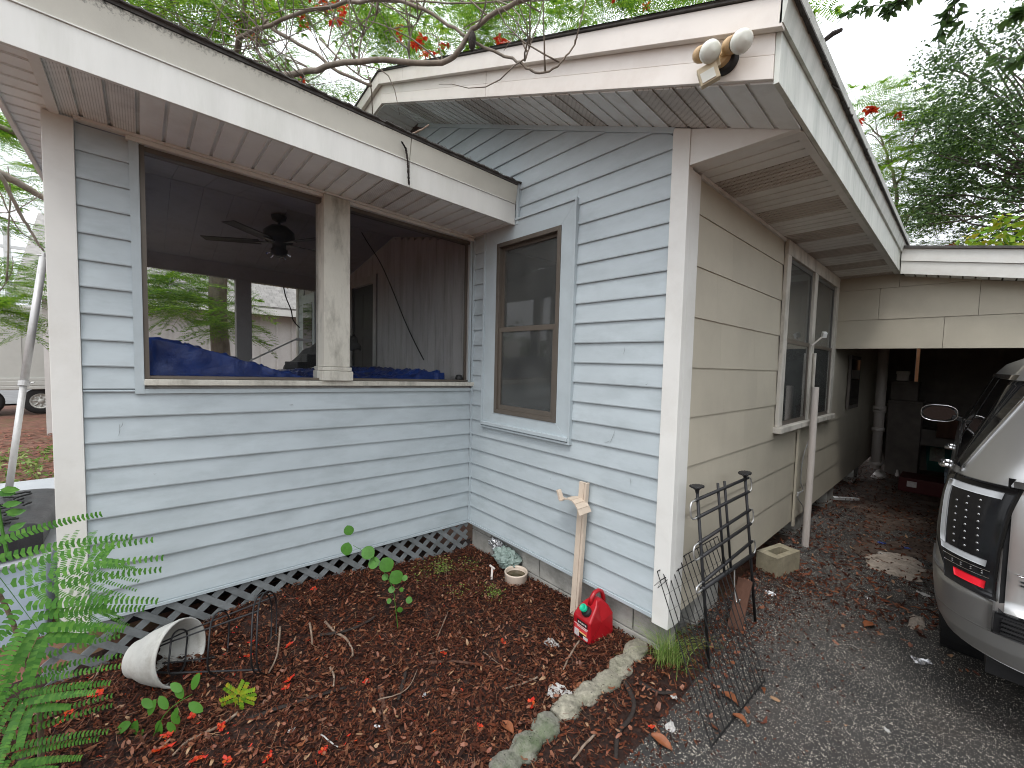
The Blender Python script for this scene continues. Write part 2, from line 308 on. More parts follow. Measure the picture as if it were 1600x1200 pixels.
# asphalt with exposed aggregate
def asphalt():
    m = bpy.data.materials.new('worn_asphalt'); m.use_nodes = True; t = m.node_tree; N = t.nodes; L = t.links; p = N['Principled BSDF']
    tc = N.new('ShaderNodeTexCoord')
    def vor(s):
        v = N.new('ShaderNodeTexVoronoi'); v.inputs['Scale'].default_value = s; L.new(tc.outputs['Object'], v.inputs['Vector']); return v
    def nz(s, d=6, r=.6):
        n = N.new('ShaderNodeTexNoise'); n.inputs['Scale'].default_value = s; n.inputs['Detail'].default_value = d; n.inputs['Roughness'].default_value = r; L.new(tc.outputs['Object'], n.inputs['Vector']); return n
    def rg(src, a, b, c=0, d=1):
        r = N.new('ShaderNodeMapRange'); r.inputs[1].default_value = a; r.inputs[2].default_value = b; r.inputs[3].default_value = c; r.inputs[4].default_value = d; L.new(src, r.inputs[0]); return r.outputs[0]
    def mx(f, a, b):
        x = N.new('ShaderNodeMix'); x.data_type = 'RGBA'
        for i, v in ((0, f), (6, a), (7, b)):
            if hasattr(v, 'is_output'): L.new(v, x.inputs[i])
            elif isinstance(v, float): x.inputs[i].default_value = v
            else: x.inputs[i].default_value = tuple(v)+(1,)
        return x.outputs[2]
    def mul(a, b):
        x = N.new('ShaderNodeMath'); x.operation = 'MULTIPLY'; L.new(a, x.inputs[0]); L.new(b, x.inputs[1]); return x.outputs[0]
    v = vor(170); sp = N.new('ShaderNodeSeparateColor'); L.new(v.outputs['Color'], sp.inputs[0])
    st = mul(rg(v.outputs['Distance'], .42, .30), rg(sp.outputs[0], .57, .63))
    cr = N.new('ShaderNodeValToRGB'); L.new(sp.outputs[1], cr.inputs[0]); e = cr.color_ramp
    e.elements[0].color = (.10, .09, .08, 1); e.elements[1].color = (.66, .61, .51, 1); q = e.elements.new(.5); q.color = (.34, .31, .26, 1)
    v2 = vor(85); sp2 = N.new('ShaderNodeSeparateColor'); L.new(v2.outputs['Color'], sp2.inputs[0])
    st2 = mul(rg(v2.outputs['Distance'], .38, .3), rg(sp2.outputs[0], .86, .9))
    base = mx(rg(nz(3).outputs[0], .35, .7), (.020, .019, .018), (.048, .044, .040))
    base = mx(st, base, cr.outputs[0]); base = mx(st2, base, (.46, .42, .35))
    base = mx(rg(nz(1.6, 8, .7).outputs[0], .50, .66, 0, .62), base, (.026, .018, .014))
    L.new(base, p.inputs['Base Color']); p.inputs['Roughness'].default_value = .75
    b = N.new('ShaderNodeBump'); b.inputs['Strength'].default_value = .8; b.inputs['Distance'].default_value = .004
    ad = N.new('ShaderNodeMath'); ad.operation = 'ADD'; L.new(st, ad.inputs[0]); L.new(nz(160).outputs[0], ad.inputs[1]); L.new(ad.outputs[0], b.inputs['Height']); L.new(b.outputs[0], p.inputs['Normal'])
    return m
M_asph = asphalt()
M_dirt = mat('carport_dirt', (.07, .048, .036), .95, .5, 12, .9, 60, dirt=(.22, .18, .15), damt=.6, dscale=4)
M_yard = mat('yard_soil', (.14, .065, .045), .95, .4, 8, .6, 40, dirt=(.07, .11, .03), damt=.6, dscale=3)

# ------------------------------------------------------------------ ground
def sst(a, b, x):
    t = min(1, max(0, (x-a)/(b-a))); return t*t*(3-2*t)
def G(x, y):
    n = noise.noise(Vector((x*2.2, y*2.2, 0)))*.018+noise.noise(Vector((x*7, y*7, 3)))*.006
    z = -.235+n
    z += .13*math.exp(-((x+1.85)/.42)**2)*math.exp(-((y+1.45)/.75)**2)
    z -= .03*math.exp(-((x+1.8)**2+(y)**2)/.3)
    dr = sst(.05, .5, x)                      # the driveway, sinking a little towards the carport
    zd = -.245-.06*sst(.2, 3, y)+n*.35
    return z*(1-dr)+zd*dr
def gp(u, v):          # a picture point dropped on the ground
    z = -.23
    for _ in range(4): p = pix(u, v, 2, z); z = G(p.x, p.y)
    return Vector((p.x, p.y, z))
g = MB(); g.grid(lambda a, b: (-1.95+a*2.3, -2.9+b*3.2, G(-1.95+a*2.3, -2.9+b*3.2)), 150, 200)
top('mulch_bed', g, M_soil, None, None, kind='structure', smooth=True)
def dz_(x, y):
    return G(x, y)+.004-(.03*sst(.30, .12, x+.06*noise.noise(Vector((0, y*3, 1)))) if y < .2 else .012*sst(.30, .12, x))
g = MB(); g.grid(lambda a, b: (.06+a*4.6, -5+b*9.2, dz_(.06+a*4.6, -5+b*9.2)), 110, 180)
top('driveway', g, M_asph, None, None, kind='structure', smooth=True)
g = MB(); g.grid(lambda a, b: (-.7+a*6, 2.35+b*8.5, (G(.7, 2.35+b*8.5)+.012*noise.noise(Vector((a*20, b*26, 5)))+.010*sst(0, .12, b)-.004)), 80, 100)
top('carport_floor', g, M_dirt, None, None, kind='structure', smooth=True)
g = MB(); g.grid(lambda a, b: (-150+a*300, -150+b*300, -.34), 8, 8)
top('ground', g, M_yard, None, None, kind='structure')
g = MB(); g.grid(lambda a, b: (-18+a*16.1, -14+b*22, -.27+.03*noise.noise(Vector((a*9, b*9, 2)))), 40, 40)
top('side_yard', g, M_yard, None, None, kind='structure', smooth=True)
g = MB(); g.grid(lambda a, b: (-34+a*15.5, -30+b*60, -.25), 4, 4)
top('street', g, mat('street_asphalt', (.13, .13, .13), .9, .2, 3), None, None, kind='structure')

# ------------------------------------------------------------------ the house
house = thing('house', 'pale blue clapboard house with screened porch, beige side wall and attached carport', 'house', (-.9, .5, -.2))
LAP = .13
def clap(mb, u0b, u1b, u0t, u1t, z0, z1, fn):
    pr = [(0, z0), (.018, z0), (.0195, z0+.006), (.006, z1), (0, z1)]
    vs = []
    for k in (0, 1):
        for off, z in pr:
            t = (z-z0)/max(1e-6, z1-z0); u = (u0b+(u0t-u0b)*t) if k == 0 else (u1b+(u1t-u1b)*t)
            vs.append(fn(u, off, z))
    mb.add(vs, [(4, 3, 2, 1, 0), (5, 6, 7, 8, 9)]+[(i, (i+1) % 5, 5+(i+1) % 5, 5+i) for i in range(5)])
fA = lambda u, off, z: (u, -off, z)
XI = -1.806; FX = -1.245
fC = lambda u, off, z: (XI+off, u, z)
SL = .407
def board(parent, *a):
    m = MB(); clap(m, *a); part('siding_board', m, M_blue, parent, warp=True)
wallA = sub('front_wall', house)
m = MB(); m.prism([(-5.12, .02, -.02), (.075, .02, -.02), (.075, .02, 2.64), (-2.85, .02, 3.83), (-5.12, .02, 3.6)], (0, .08, 0)); part('sheathing', m, M_panel, wallA, warp=True)
WX0, WX1, WZ0, WZ1 = -1.605, -.655, .885, 2.50     # outside of the window casing
SOF = lambda x: 2.70-SL*x
k = 0
while True:
    z0 = LAP*k; z1 = z0+LAP; k += 1
    if z0 > 3.75: break
    def left(z):
        if z < 2.5: return XI+.012
        if z < 2.73: return FX
        return FX-(z-2.73)/.33
    segs = []
    def R_(z): return min(.09 if z1 > 2.695 else 0, (2.695-z)/SL)
    zt = min(z1, 3.8)
    L0, L1, R0, R1 = left(z0), left(z1), R_(z0), R_(z1)
    if L0 >= R0-.01: continue
    if L1 > R1: L1 = R1 = (L1+R1)/2
    if z1 <= WZ0+.001 or z0 >= WZ1-.001: segs = [(L0, R0, L1, R1, z0, z1)]
    elif z0 < WZ0: segs = [(WX0, WX1, WX0, WX1, z0, WZ0)]+[(L0, WX0, L1, WX0, z0, z1), (WX1, R0, WX1, R1, z0, z1)]
    elif z1 > WZ1: segs = [(L0, WX0, L0, WX0, z0, z1), (WX1, R0, WX1, R0, z0, z1), (WX0, WX1, WX0, WX1, WZ1, z1)]
    else: segs = [(L0, WX0, L1, WX0, z0, z1), (WX1, R0, WX1, R1, z0, z1)]
    for s_ in segs:
        if s_[1]-s_[0] > .02: board(wallA, *s_, fA)
# trims on the front wall
m = MB()
m.box(XI+.003, 0, -.030, -.001, -.022, -.002); m.box(XI+.019, XI+.034, -.028, -.001, 0, 2.46)
part('starter_strip', m, M_trimb, wallA, warp=True)
m = MB(); m.beam((0.004, -.014, 2.69), (-2.78, -.014, 3.822), .028, .03, (0, 0, 1)); part('frieze_channel', m, M_trimb, wallA, warp=True)
m = MB(); m.box(FX+.004, FX+.03, -.034, -.002, 2.47, 2.79); part('wall_channel', m, M_trimb, wallA, warp=True)
# the front window
win = sub('window', house)
m = MB(); BX0, BX1, BZ0, BZ1 = -1.455, -.775, 1.005, 2.365
cy0, cy1 = -.030, .0
def mitre(mb, o, i, y0, y1):   # four mitred casing boards between outer and inner rectangles (x0,x1,z0,z1)
    O = [(o[0], o[2]), (o[1], o[2]), (o[1], o[3]), (o[0], o[3])]; I = [(i[0], i[2]), (i[1], i[2]), (i[1], i[3]), (i[0], i[3])]
    for a in range(4):
        b = (a+1) % 4; q = [O[a], O[b], I[b], I[a]]
        mb.prism([(x, y0, z) for x, z in q], (0, y1-y0, 0))
for a in range(4):
    m = MB(); O = [(WX0, WZ0), (WX1, WZ0), (WX1, WZ1), (WX0, WZ1)]; I = [(BX0, BZ0), (BX1, BZ0), (BX1, BZ1), (BX0, BZ1)]
    b = (a+1) % 4; m.prism([(x, cy0, z) for x, z in (O[a], O[b], I[b], I[a])], (0, .05, 0)); part('casing_board', m, M_trimb, win, warp=True, bevel=.002, fix=True)
m = MB(); mitre(m, (WX0-.014, WX1+.014, WZ0-.014, WZ1+.014), (WX0, WX1, WZ0, WZ1), -.042, .0); part('channel_trim', m, M_trimb, win, warp=True, fix=True)
m = MB(); mitre(m, (BX0, BX1, BZ0, BZ1), (BX0+.032, BX1-.032, BZ0+.032, BZ1-.032), -.036, .05); part('window_frame', m, M_brown, win, warp=True, fix=True, bevel=.0015)
ZM = 1.672
m = MB(); mitre(m, (BX0+.032, BX1-.032, ZM-.005, BZ1-.032), (BX0+.055, BX1-.055, ZM+.03, BZ1-.055), .002, .028); part('upper_sash', m, M_brown, win, warp=True, fix=True)
m = MB(); mitre(m, (BX0+.032, BX1-.032, BZ0+.032, ZM+.022), (BX0+.062, BX1-.062, BZ0+.07, ZM-.012), -.022, .0); part('lower_sash', m, M_brown, win, warp=True, fix=True, bevel=.0015)
m = MB(); m.box(BX0+.055, BX1-.055, .012, .016, ZM+.03, BZ1-.055); part('pane', m, M_glass, win, warp=True)
m = MB(); m.box(BX0+.062, BX1-.062, -.012, -.008, BZ0+.07, ZM-.012); part('pane', m, M_glass, win, warp=True)
m = MB()
for i in range(66):
    z = BZ0+.05+i*.0198
    if z < BZ1-.06: m.obox(((BX0+BX1)/2+.03, .036, z), (.56, .022, .0015), Matrix.Rotation(1.0, 3, 'X'))
part('window_blind', m, M_blind, win, warp=True)
m = MB(); m.grid(lambda a, b: (BX0+.062+.13*a*(1-.35*b*0), .024+.006*math.sin(a*22), ZM+.035+b*(BZ1-ZM-.10)), 26, 2); part('curtain', m, mat('pale_curtain', (.72, .72, .68), .85, .06), win, warp=True, smooth=True)
m = MB(); m.box(BX0+.02, BX1-.02, .064, .068, BZ0, BZ1); part('room_behind', m, M_screen, win, warp=True)
m = MB(); m.box(WX0+.002, WX1-.002, -.052, -.031, WZ0+.006, WZ0+.036); part('sill_nosing', m, M_trimb, win, warp=True, bevel=.003)
# corner board
m = MB(); m.prism([(0, -.026, -.05), (.097, -.026, -.05), (.097, -.026, SOF(.097)+.003), (0, -.026, SOF(0)+.003)], (0, .048, 0)); part('corner_board', m, M_white, house, warp=True, bevel=.002)
m = MB(); m.box(.0805, .097, .0225, .125, -.055, 2.47); part('corner_board', m, M_white, house, warp=True, bevel=.002)
# rake (gable) soffit, strips run front to back
YR, XE, ZS = -.392, .585, 2.483
XA = -2.79                                   # apex
rs = sub('gable_soffit', house)
zr = lambda x, y: (2.705 if x > XA else 2.705)-SL*max(x, XA)+(.15*(x-XA) if x < XA else 0)+.05*(-y)
i = 0; x = XE+.003
while x > -4.3:
    x2 = x-.102; pf = (i % 9) in (3, 4, 5) if x > -.4 else (i % 9) in (0, 1, 2)
    for a, b, dz in ((x, x-.084, 0), (x-.084, x2, .007)):
        m = MB(); m.hexa([(b, YR, zr(b, YR)+dz), (a, YR, zr(a, YR)+dz), (a, -.028, zr(a, -.028)+dz), (b, -.028, zr(b, -.028)+dz), (b, YR, zr(b, YR)+dz+.01), (a, YR, zr(a, YR)+dz+.01), (a, -.028, zr(a, -.028)+dz+.01), (b, -.028, zr(b, -.028)+dz+.01)])
        if dz == 0: keep = m
        else: keep.v += m.v; keep.f += [tuple(q+8 for q in f) for f in m.f]; keep.m += m.m
    part('soffit_strip', keep, M_perf if pf else M_soffit, rs, warp=True)
    x = x2; i += 1
# eave soffit over the side wall, strips run across
es = sub('eave_soffit', house)
i = 0; y = .0205
while y < 3.77:
    y2 = min(y+.095, 3.78); pf = (i % 7) in (3, 4, 5)
    m = MB(); m.box(.08, XE+.003, y, y2-.014, ZS, ZS+.01); m.box(.08, XE+.003, y2-.014, y2, ZS+.007, ZS+.014)
    if pf: m.box(.08, XE-.02, y+.035, y+.042, ZS-.004, ZS-.0005)
    part('soffit_strip', m, M_perf if pf else M_soffit, es, warp=True)
    y = y2; i += 1
m = MB(); m.box(.0805, .10, .13, 3.78, ZS-.022, ZS-.001); m.box(XE-.03, XE+.003, .0205, 3.78, ZS-.005, ZS-.0008); part('soffit_channel', m, M_soffit, es, warp=True)
# pork chop closing the boxed eave, in the plane of the front wall
m = MB(); m.prism([(.0975, -.02, ZS-.004), (.0975, -.02, SOF(.0975)+.003), (XE-.005, -.02, ZS+.008), (XE-.005, -.02, ZS-.004)], (0, .04, 0)); part('eave_end_board', m, M_white, house, warp=True)
# gable fascia: lower board, seam, upper board, projecting moulding
def rk(x): return 2.732-SL*x if x > XA else 2.732-SL*XA+.15*(x-XA)
def rake(x0, x1, h0, h1, y0, y1, name, mt):
    m = MB(); m.hexa([(x0, y0, rk(x0)+h0), (x1, y0, rk(x1)+h0), (x1, y1, rk(x1)+h0), (x0, y1, rk(x0)+h0), (x0, y0, rk(x0)+h1), (x1, y0, rk(x1)+h1), (x1, y1, rk(x1)+h1), (x0, y1, rk(x0)+h1)])
    return part(name, m, mt, house, warp=True, bevel=.0015)
XC = XE+.003
for x0, x1 in ((-4.3, XA-.002), (XA+.002, -1.16), (-1.156, XC)):
    rake(x0, x1, 0, .086, -.412, -.392, 'gable_fascia', M_pink); rake(x0, x1, .0885, .20, -.409, -.392, 'gable_fascia', M_pink)
for x0, x1 in ((-4.3, XA-.002), (XA+.002, -2.3), (-2.297, XC+.03)): rake(x0, x1, .165, .272, -.445, -.413, 'gable_moulding', M_pink)
# eave fascia
m = MB(); m.box(XE+.004, XE+.022, -.405, 1.1, ZS-.008, ZS+.19); part('eave_fascia', m, M_eave, house, warp=True, bevel=.001)
m = MB(); m.box(XE+.004, XE+.022, 1.103, 3.86, ZS-.010, ZS+.19); part('eave_fascia', m, M_eave, house, warp=True, bevel=.001)
m = MB(); m.hexa([(XE+.023, -.445, ZS+.175), (XE+.036, -.445, ZS+.175), (XE+.036, 3.9, ZS+.175), (XE+.023, 3.9, ZS+.175), (XE+.028, -.445, ZS+.33), (XE+.066, -.445, ZS+.33), (XE+.066, 3.9, ZS+.33), (XE+.028, 3.9, ZS+.33)]); part('eave_moulding', m, M_eave, house, warp=True, bevel=.001)
# main roof
def zroof(x): return rk(x)+.276
m = MB()
m.prism([(x, -.456, z) for x, z in ((XE+.071, zroof(XE+.071)), (XA, zroof(XA)), (-4.4, zroof(-4.4)), (-4.4, zroof(-4.4)+.012), (XA, zroof(XA)+.012), (XE+.071, zroof(XE+.071)+.010))], (0, 9.5, 0))
part('roof', m, M_roof, house, warp=True, fix=True)
rt = MB()
for i in range(50):
    x = XE+.056-rnd.random()*.008; y = -.47+rnd.random()*4.5
    rt.obox((x, y, zroof(XE+.078)+.012+rnd.random()*.003), (.015+rnd.random()*.014, .04+rnd.random()*.06, .004), Matrix.Rotation(rnd.uniform(-.4, .4), 3, 'Z')@Matrix.Rotation(.38, 3, 'Y'))
for i in range(200):
    x = XE-rnd.random()*3.3; rt.obox((x, -.452, zroof(x)+.011), (.05+rnd.random()*.06, .02, .004), Matrix.Rotation(.387, 3, 'Y'))
setp(part('shingle_edge', rt, M_roof, house, warp=True), kind='stuff')
# side wall of broad cement shingles
sw = sub('side_wall', house)
def shingle(y0, y1, z0, z1):
    m = MB(); o0, o1 = .012, .006; y1 -= .0005
    j = [rnd.uniform(-.0008, .0008) for _ in range(4)]
    m.hexa([(.07, y0, z0+j[0]), (.08+o0, y0, z0+j[0]), (.08+o0, y1, z0+j[1]), (.07, y1, z0+j[1]), (.07, y0, z1), (.08+o1-.002, y0, z1), (.08+o1-.002, y1, z1), (.07, y1, z1)])
    part('wall_shingle', m, M_beige, sw, warp=True)
m = MB(); m.box(.04, .0695, .101, 9.5, -.01, 2.7); part('sheathing', m, M_panel, sw, warp=True)
VY0, VY1, VZ0, VZ1 = 1.70, 3.66, .90, 2.475
zc = 1.988-.284*7; row = 0
while zc < 2.47:
    z0, z1 = zc, min(zc+.284, 2.462)
    y = .128; first = True
    while y < 9.4:
        L = .61 if not first else .25+.3*((row*37) % 10)/10
        first = False; y1 = min(y+L, 9.4)
        a, b = y, y1
        if z1 > VZ0+.02 and z0 < VZ1:      # leave the window out
            segs = []
            if a < VY0: segs.append((a, min(b, VY0)))
            if b > VY1: segs.append((max(a, VY1), b))
            for s0, s1 in segs:
                if s1-s0 > .03: shingle(s0, s1, z0, z1)
            if z0 < VZ0 and b > VY0 and a < VY1: shingle(max(a, VY0), min(b, VY1), z0, VZ0)
        else: shingle(a, b, z0, z1)
        y = y1
    zc += .284; row += 1
# paired side window
sw2 = sub('paired_window', house)
def ybox(mb, y0, y1, z0, z1, x0, x1): mb.box(x0, x1, y0, y1, z0, z1)
for (y0, y1, z0, z1) in ((VY0, VY1, 2.36, 2.475), (VY0, VY0+.10, .955, 2.358), (VY1-.12, VY1, .955, 2.358), (2.585, 2.70, .955, 2.358)):
    m = MB(); ybox(m, y0, y1, z0, z1, .09, .118); part('casing_board', m, M_oldwin, sw2, warp=True, bevel=.003)
m = MB(); ybox(m, VY0-.04, VY1+.03, .905, .953, .07, .150); part('sill', m, M_oldwin, sw2, warp=True, bevel=.004)
for y0, y1 in ((1.80, 2.585), (2.70, 3.54)):
    for z0, z1, xx in ((1.655, 2.358, .096), (.955, 1.69, .104)):
        m = MB(); t_ = .035
        for q in ((y0, y1, z0, z0+t_), (y0, y1, z1-t_, z1), (y0, y0+t_, z0+t_, z1-t_), (y1-t_, y1, z0+t_, z1-t_)): ybox(m, *q, xx-.016, xx)
        part('sash', m, M_sash if z0 > 1.2 else M_brown, sw2, warp=True)
        m = MB(); ybox(m, y0+t_, y1-t_, z0+t_, z1-t_, xx-.010, xx-.006); part('pane', m, M_glass, sw2, warp=True)
    m = MB(); ybox(m, y0, y1, .955, 2.358, .074, .077); part('curtain', m, M_screen, sw2, warp=True)
# foundations
fd_ = sub('foundation', house)
m = MB(); m.box(-1.79, .06, .045, .10, -.50, -.03); part('mortar', m, M_mortar, fd_, warp=True)
def cmu(x0, x1, z0, z1): 
    m = MB(); m.box(x0+.004, x1-.004, .030+rnd.uniform(-.002, .002), .14, z0+.004, z1-.004); part('concrete_block', m, M_cmu, fd_, warp=True, bevel=.003)
cmu(-1.80, -1.53, -.095, -.024); cmu(-1.80, -1.50, -.30, -.095); cmu(-1.50, -1.49, -.3, -.1)
cmu(-1.14, -.95, -.20, -.024); cmu(-.95, -.55, -.20, -.024); cmu(-.55, -.15, -.20, -.024); cmu(-.15, .07, -.20, -.024)
cmu(-1.14, -.75, -.42, -.20); cmu(-.75, -.35, -.42, -.20); cmu(-.35, .07, -.42, -.20)
m = MB(); m.box(-1.5, -1.14, .28, .32, -.5, -.02); part('crawl_shade_panel', m, M_dark, fd_, warp=True)  # near-black panel, shade of the crawl opening put into its colour
m = MB(); m.box(-.2, -.16, .2, 9.4, -.5, -.02); part('crawl_shade_panel', m, M_dark, fd_, warp=True)  # near-black panel standing in for the shade under the side wall
for y0, zt in ((.42, -.03), (2.75, -.05), (4.1, -.05), (5.9, -.05)):
    m = MB(); m.box(-.10, .055, y0, y0+.39, -.5, -.22); part('concrete_block', m, M_cmu, fd_, warp=True, bevel=.004)
    m = MB(); m.box(-.10, .05, y0+.01, y0+.38, -.215, zt); part('concrete_block', m, M_cmu, fd_, warp=True, bevel=.004)
# vent mesh over the crawl opening
m = MB()
for i in range(13): m.tube([(-1.5+i*.012, .03, -.27), (-1.5+i*.012, .028, -.03)], .0009, 4)
for i in range(18): m.tube([(-1.51, .031, -.26+i*.013), (-1.36, .029, -.26+i*.013)], .0009, 4)
part('vent_mesh', m, M_rail, fd_, warp=True)

# ---- porch wall, opening, post
pw = sub('porch_wall', house)
PY0, PY1, PZ0, PZ1 = -2.165, -.045, 1.205, 2.462
LE = -2.395
for k in range(19):
    z0 = LAP*k; z1 = z0+LAP
    if z0 >= 2.465: break
    z1 = min(z1, 2.466)
    if z1 <= PZ0+.03: board(pw, LE, -.019, LE, -.019, z0, z1, fC)
    elif z0 < PZ0+.02: board(pw, LE, -.019, LE, -.019, z0, PZ0-.02, fC) if PZ0-.02-z0 > .01 else None; board(pw, LE, PY0-.04, LE, PY0-.04, max(z0, PZ0-.02), z1, fC)
    else: board(pw, LE, PY0-.04, LE, PY0-.04, z0, z1, fC)
m = MB(); m.box(XI-.09, XI-.002, LE, -.0, -.02, PZ0); m.box(XI-.09, XI-.002, LE, PY0, PZ0, 2.47); m.box(XI-.09, XI-.002, -.04, -.001, PZ0, 2.47); part('wall_core', m, M_panel, pw, warp=True)
m = MB()
m.box(XI, XI+.027, LE, -.03, -.018, -.002); m.box(XI, XI+.026, PY0-.040, PY0-.002, PZ0-.045, 2.452); m.box(XI, XI+.024, PY0-.04, -.03, PZ0-.044, PZ0-.02)
m.box(XI, XI+.022, -.05, -.035, PZ0, 2.46); part('opening_trim', m, M_trimb, pw, warp=True)
m = MB(); m.box(XI-.08, XI+.012, PY0, PY0+.02, PZ0, 2.46); m.box(XI-.06, XI+.006, PY0+.02, PY1, PZ0+.035, PZ0+.05); m.box(XI-.06, XI+.004, PY0+.02, PY1, 2.425, 2.45)
m.box(XI-.05, XI-.03, PY1-.02, PY1-.001, PZ0+.03, 2.45); part('screen_frame', m, M_brown, pw, warp=True)
m = MB(); m.box(XI-.09, XI+.048, PY0-.002, PY1+.045, PZ0, PZ0+.032); part('window_sill', m, M_wood, pw, warp=True, bevel=.003)
m = MB(); m.box(XI-.01, XI+.035, PY0-.05, -.03, 2.452, 2.472); m.box(XI+.0, XI+.05, LE, -.03, 2.473, 2.486); part('head_moulding', m, M_white, pw, warp=True)
pp = sub('porch_post', house)
m = MB(); m.box(XI-.12, XI+.052, -1.268, -1.095, PZ0+.13, 2.47); part('shaft', m, M_wood, pp, warp=True, bevel=.003)
m = MB(); m.box(XI-.13, XI+.070, -1.285, -1.078, PZ0+.035, PZ0+.10); m.box(XI-.125, XI+.062, -1.278, -1.085, PZ0+.102, PZ0+.128); part('base', m, M_wood, pp, warp=True, bevel=.004)
# porch corner board
m = MB(); m.box(XI-.05, XI+.026, -2.50, LE-.001, -.02, 2.478); part('corner_board', m, M_white, house, warp=True, bevel=.002)
m = MB(); m.box(XI-.06, XI+.036, -2.51, LE+.004, -.05, -.022); part('corner_board', m, M_white, house, warp=True, bevel=.002)
# porch eave soffit strips, run across; first ones perforated
ps = sub('porch_soffit', house)
ZP = 2.487; y = -2.46; i = 0
while y < -.01:
    y2 = min(y+.1, -.004); pf = i in (0, 1, 2) or i in (14, 15, 16, 17)
    m = MB(); m.box(XI-.0, FX-.022, y, y2-.016, ZP, ZP+.01); m.box(XI, FX-.022, y2-.016, y2, ZP+.009, ZP+.018)
    m.box(XI, FX-.022, y2-.02, y2-.016, ZP-.003, ZP-.0005)
    part('soffit_strip', m, M_perfw if pf else M_soffitw, ps, warp=True)
    y = y2; i += 1
# porch fascia: two lengths with a joint, drip band above
for y0, y1 in ((-2.636, -.925), (-.920, -.036)):
    m = MB(); m.box(FX-.020, FX, y0, y1, ZP-.018, 2.622); m.box(FX-.02, FX+.006, y0, y1, 2.6225, 2.628); part('porch_fascia', m, M_fascia, house, warp=True, bevel=.0015)
    m = MB(); m.hexa([(FX-.018, y0, 2.6285), (FX-.001, y0, 2.6285), (FX-.001, y1, 2.6285), (FX-.018, y1, 2.6285), (FX-.01, y0, 2.755), (FX+.022, y0, 2.755), (FX+.022, y1, 2.755), (FX-.01, y1, 2.755)]); part('drip_band', m, M_gutter, house, warp=True)
m = MB(); m.prism([(FX+.028, -2.66, 2.757), (FX+.028, -2.66, 2.772), (-3.3, -2.66, 3.40), (-5.3, -2.66, 2.90), (-5.3, -2.66, 2.88), (-3.3, -2.66, 3.375)], (0, 2.625, 0)); part('porch_roof', m, M_roof, house, warp=True, fix=True)
m = MB()
for i in range(130):
    y = -2.64+i*.0203; m.obox((FX+.02+rnd.uniform(-.006, .008), y, 2.772+rnd.random()*.006), (.04, .03+rnd.random()*.03, .006), Matrix.Rotation(rnd.uniform(-.3, .3), 3, 'Z'))
setp(part('shingle_edge', m, M_roof, house, warp=True), kind='stuff')
# end gable soffit of the porch (beyond the left post) with its own rake board
ge = sub('porch_end_soffit', house)
x = FX-.02; YE = -2.615
while x > -5.2:
    x2 = x-.1
    m = MB(); m.box(x2+.014, x, YE, -2.476, ZP-.002, ZP+.008); m.box(x2, x2+.014, YE, -2.476, ZP+.008, ZP+.016); m.box(x2+.014, x2+.018, YE, -2.476, ZP-.005, ZP-.0025)
    part('soffit_strip', m, M_soffitw, ge, warp=True); x = x2
m = MB(); m.box(-5.3, FX-.021, YE-.02, YE-.001, ZP-.02, 2.74); part('porch_end_fascia', m, M_white, house, warp=True)
m = MB(); m.hexa([(FX-.03, -2.46, ZP-.002), (FX-.0, -2.46, ZP-.002), (FX-.0, -2.435, ZP-.002), (FX-.03, -2.435, ZP-.002)]+[(FX-.03, -2.46, ZP-.001), (FX, -2.46, ZP-.001), (FX, -2.435, ZP-.001), (FX-.03, -2.435, ZP-.001)])
m.v = []; m.f = []; m.m = []
m.box(XI+.0, FX-.022, -2.475, -2.44, ZP-.014, ZP-.001); part('soffit_end_channel', m, M_white, house, warp=True)
# porch end wall (faces the yard) with an opening, and the far wall
m = MB(); m.box(-5.0, XI-.10, -2.47, -2.40, -.1, 1.2); m.box(-5.0, XI-.1, -2.47, -2.40, 2.36, 2.80); m.box(-5.0, -4.86, -2.47, -2.4, 1.2, 2.36); m.box(-3.5, -3.35, -2.47, -2.4, 1.2, 2.36); part('porch_end_wall', m, M_white, house, warp=True)
FXW = -5.0
m = MB(); m.box(FXW-.09, FXW, -2.40, -.012, -.1, 1.2); part('porch_far_wall', m, M_panel, house, warp=True)
m = MB(); m.box(FXW-.09, FXW, -2.40, -.012, 2.335, 2.95); part('porch_beam', m, M_ceil, house, warp=True, bevel=.004)
m = MB()
for i in range(70): 
    y = -2.38+i*.033; m.tube([(FXW+.004, y, 2.34), (FXW+.006, y+.02, 2.305+.015*rnd.random()), (FXW+.004, y+.033, 2.34)], .004, 4)
part('fringe_trim', m, M_ceil, house, warp=True)
m = MB(); m.box(FXW-.10, FXW+.02, -1.29, -1.125, 1.2, 2.334); part('far_porch_post', m, M_ceil, house, warp=True, bevel=.004)
# ceiling: two slopes of boards
pc = sub('porch_ceiling', house)
def zcl(x): return 2.50+.205*min(XI-x, 1.55) if x > XI-1.55 else 2.50+.205*1.55-.19*(XI-1.55-x)
for i in range(11):
    y0 = -2.40+i*.218; y1 = y0+.2155
    for x0, x1 in ((XI-.1, XI-1.55), (XI-1.555, FXW)):
        m = MB(); m.hexa([(x1, y0, zcl(x1)), (x0, y0, zcl(x0)), (x0, y1, zcl(x0)), (x1, y1, zcl(x1)), (x1, y0, zcl(x1)+.01), (x0, y0, zcl(x0)+.01), (x0, y1, zcl(x0)+.01), (x1, y1, zcl(x1)+.01)]); part('ceiling_board', m, M_ceil, pc, warp=True)
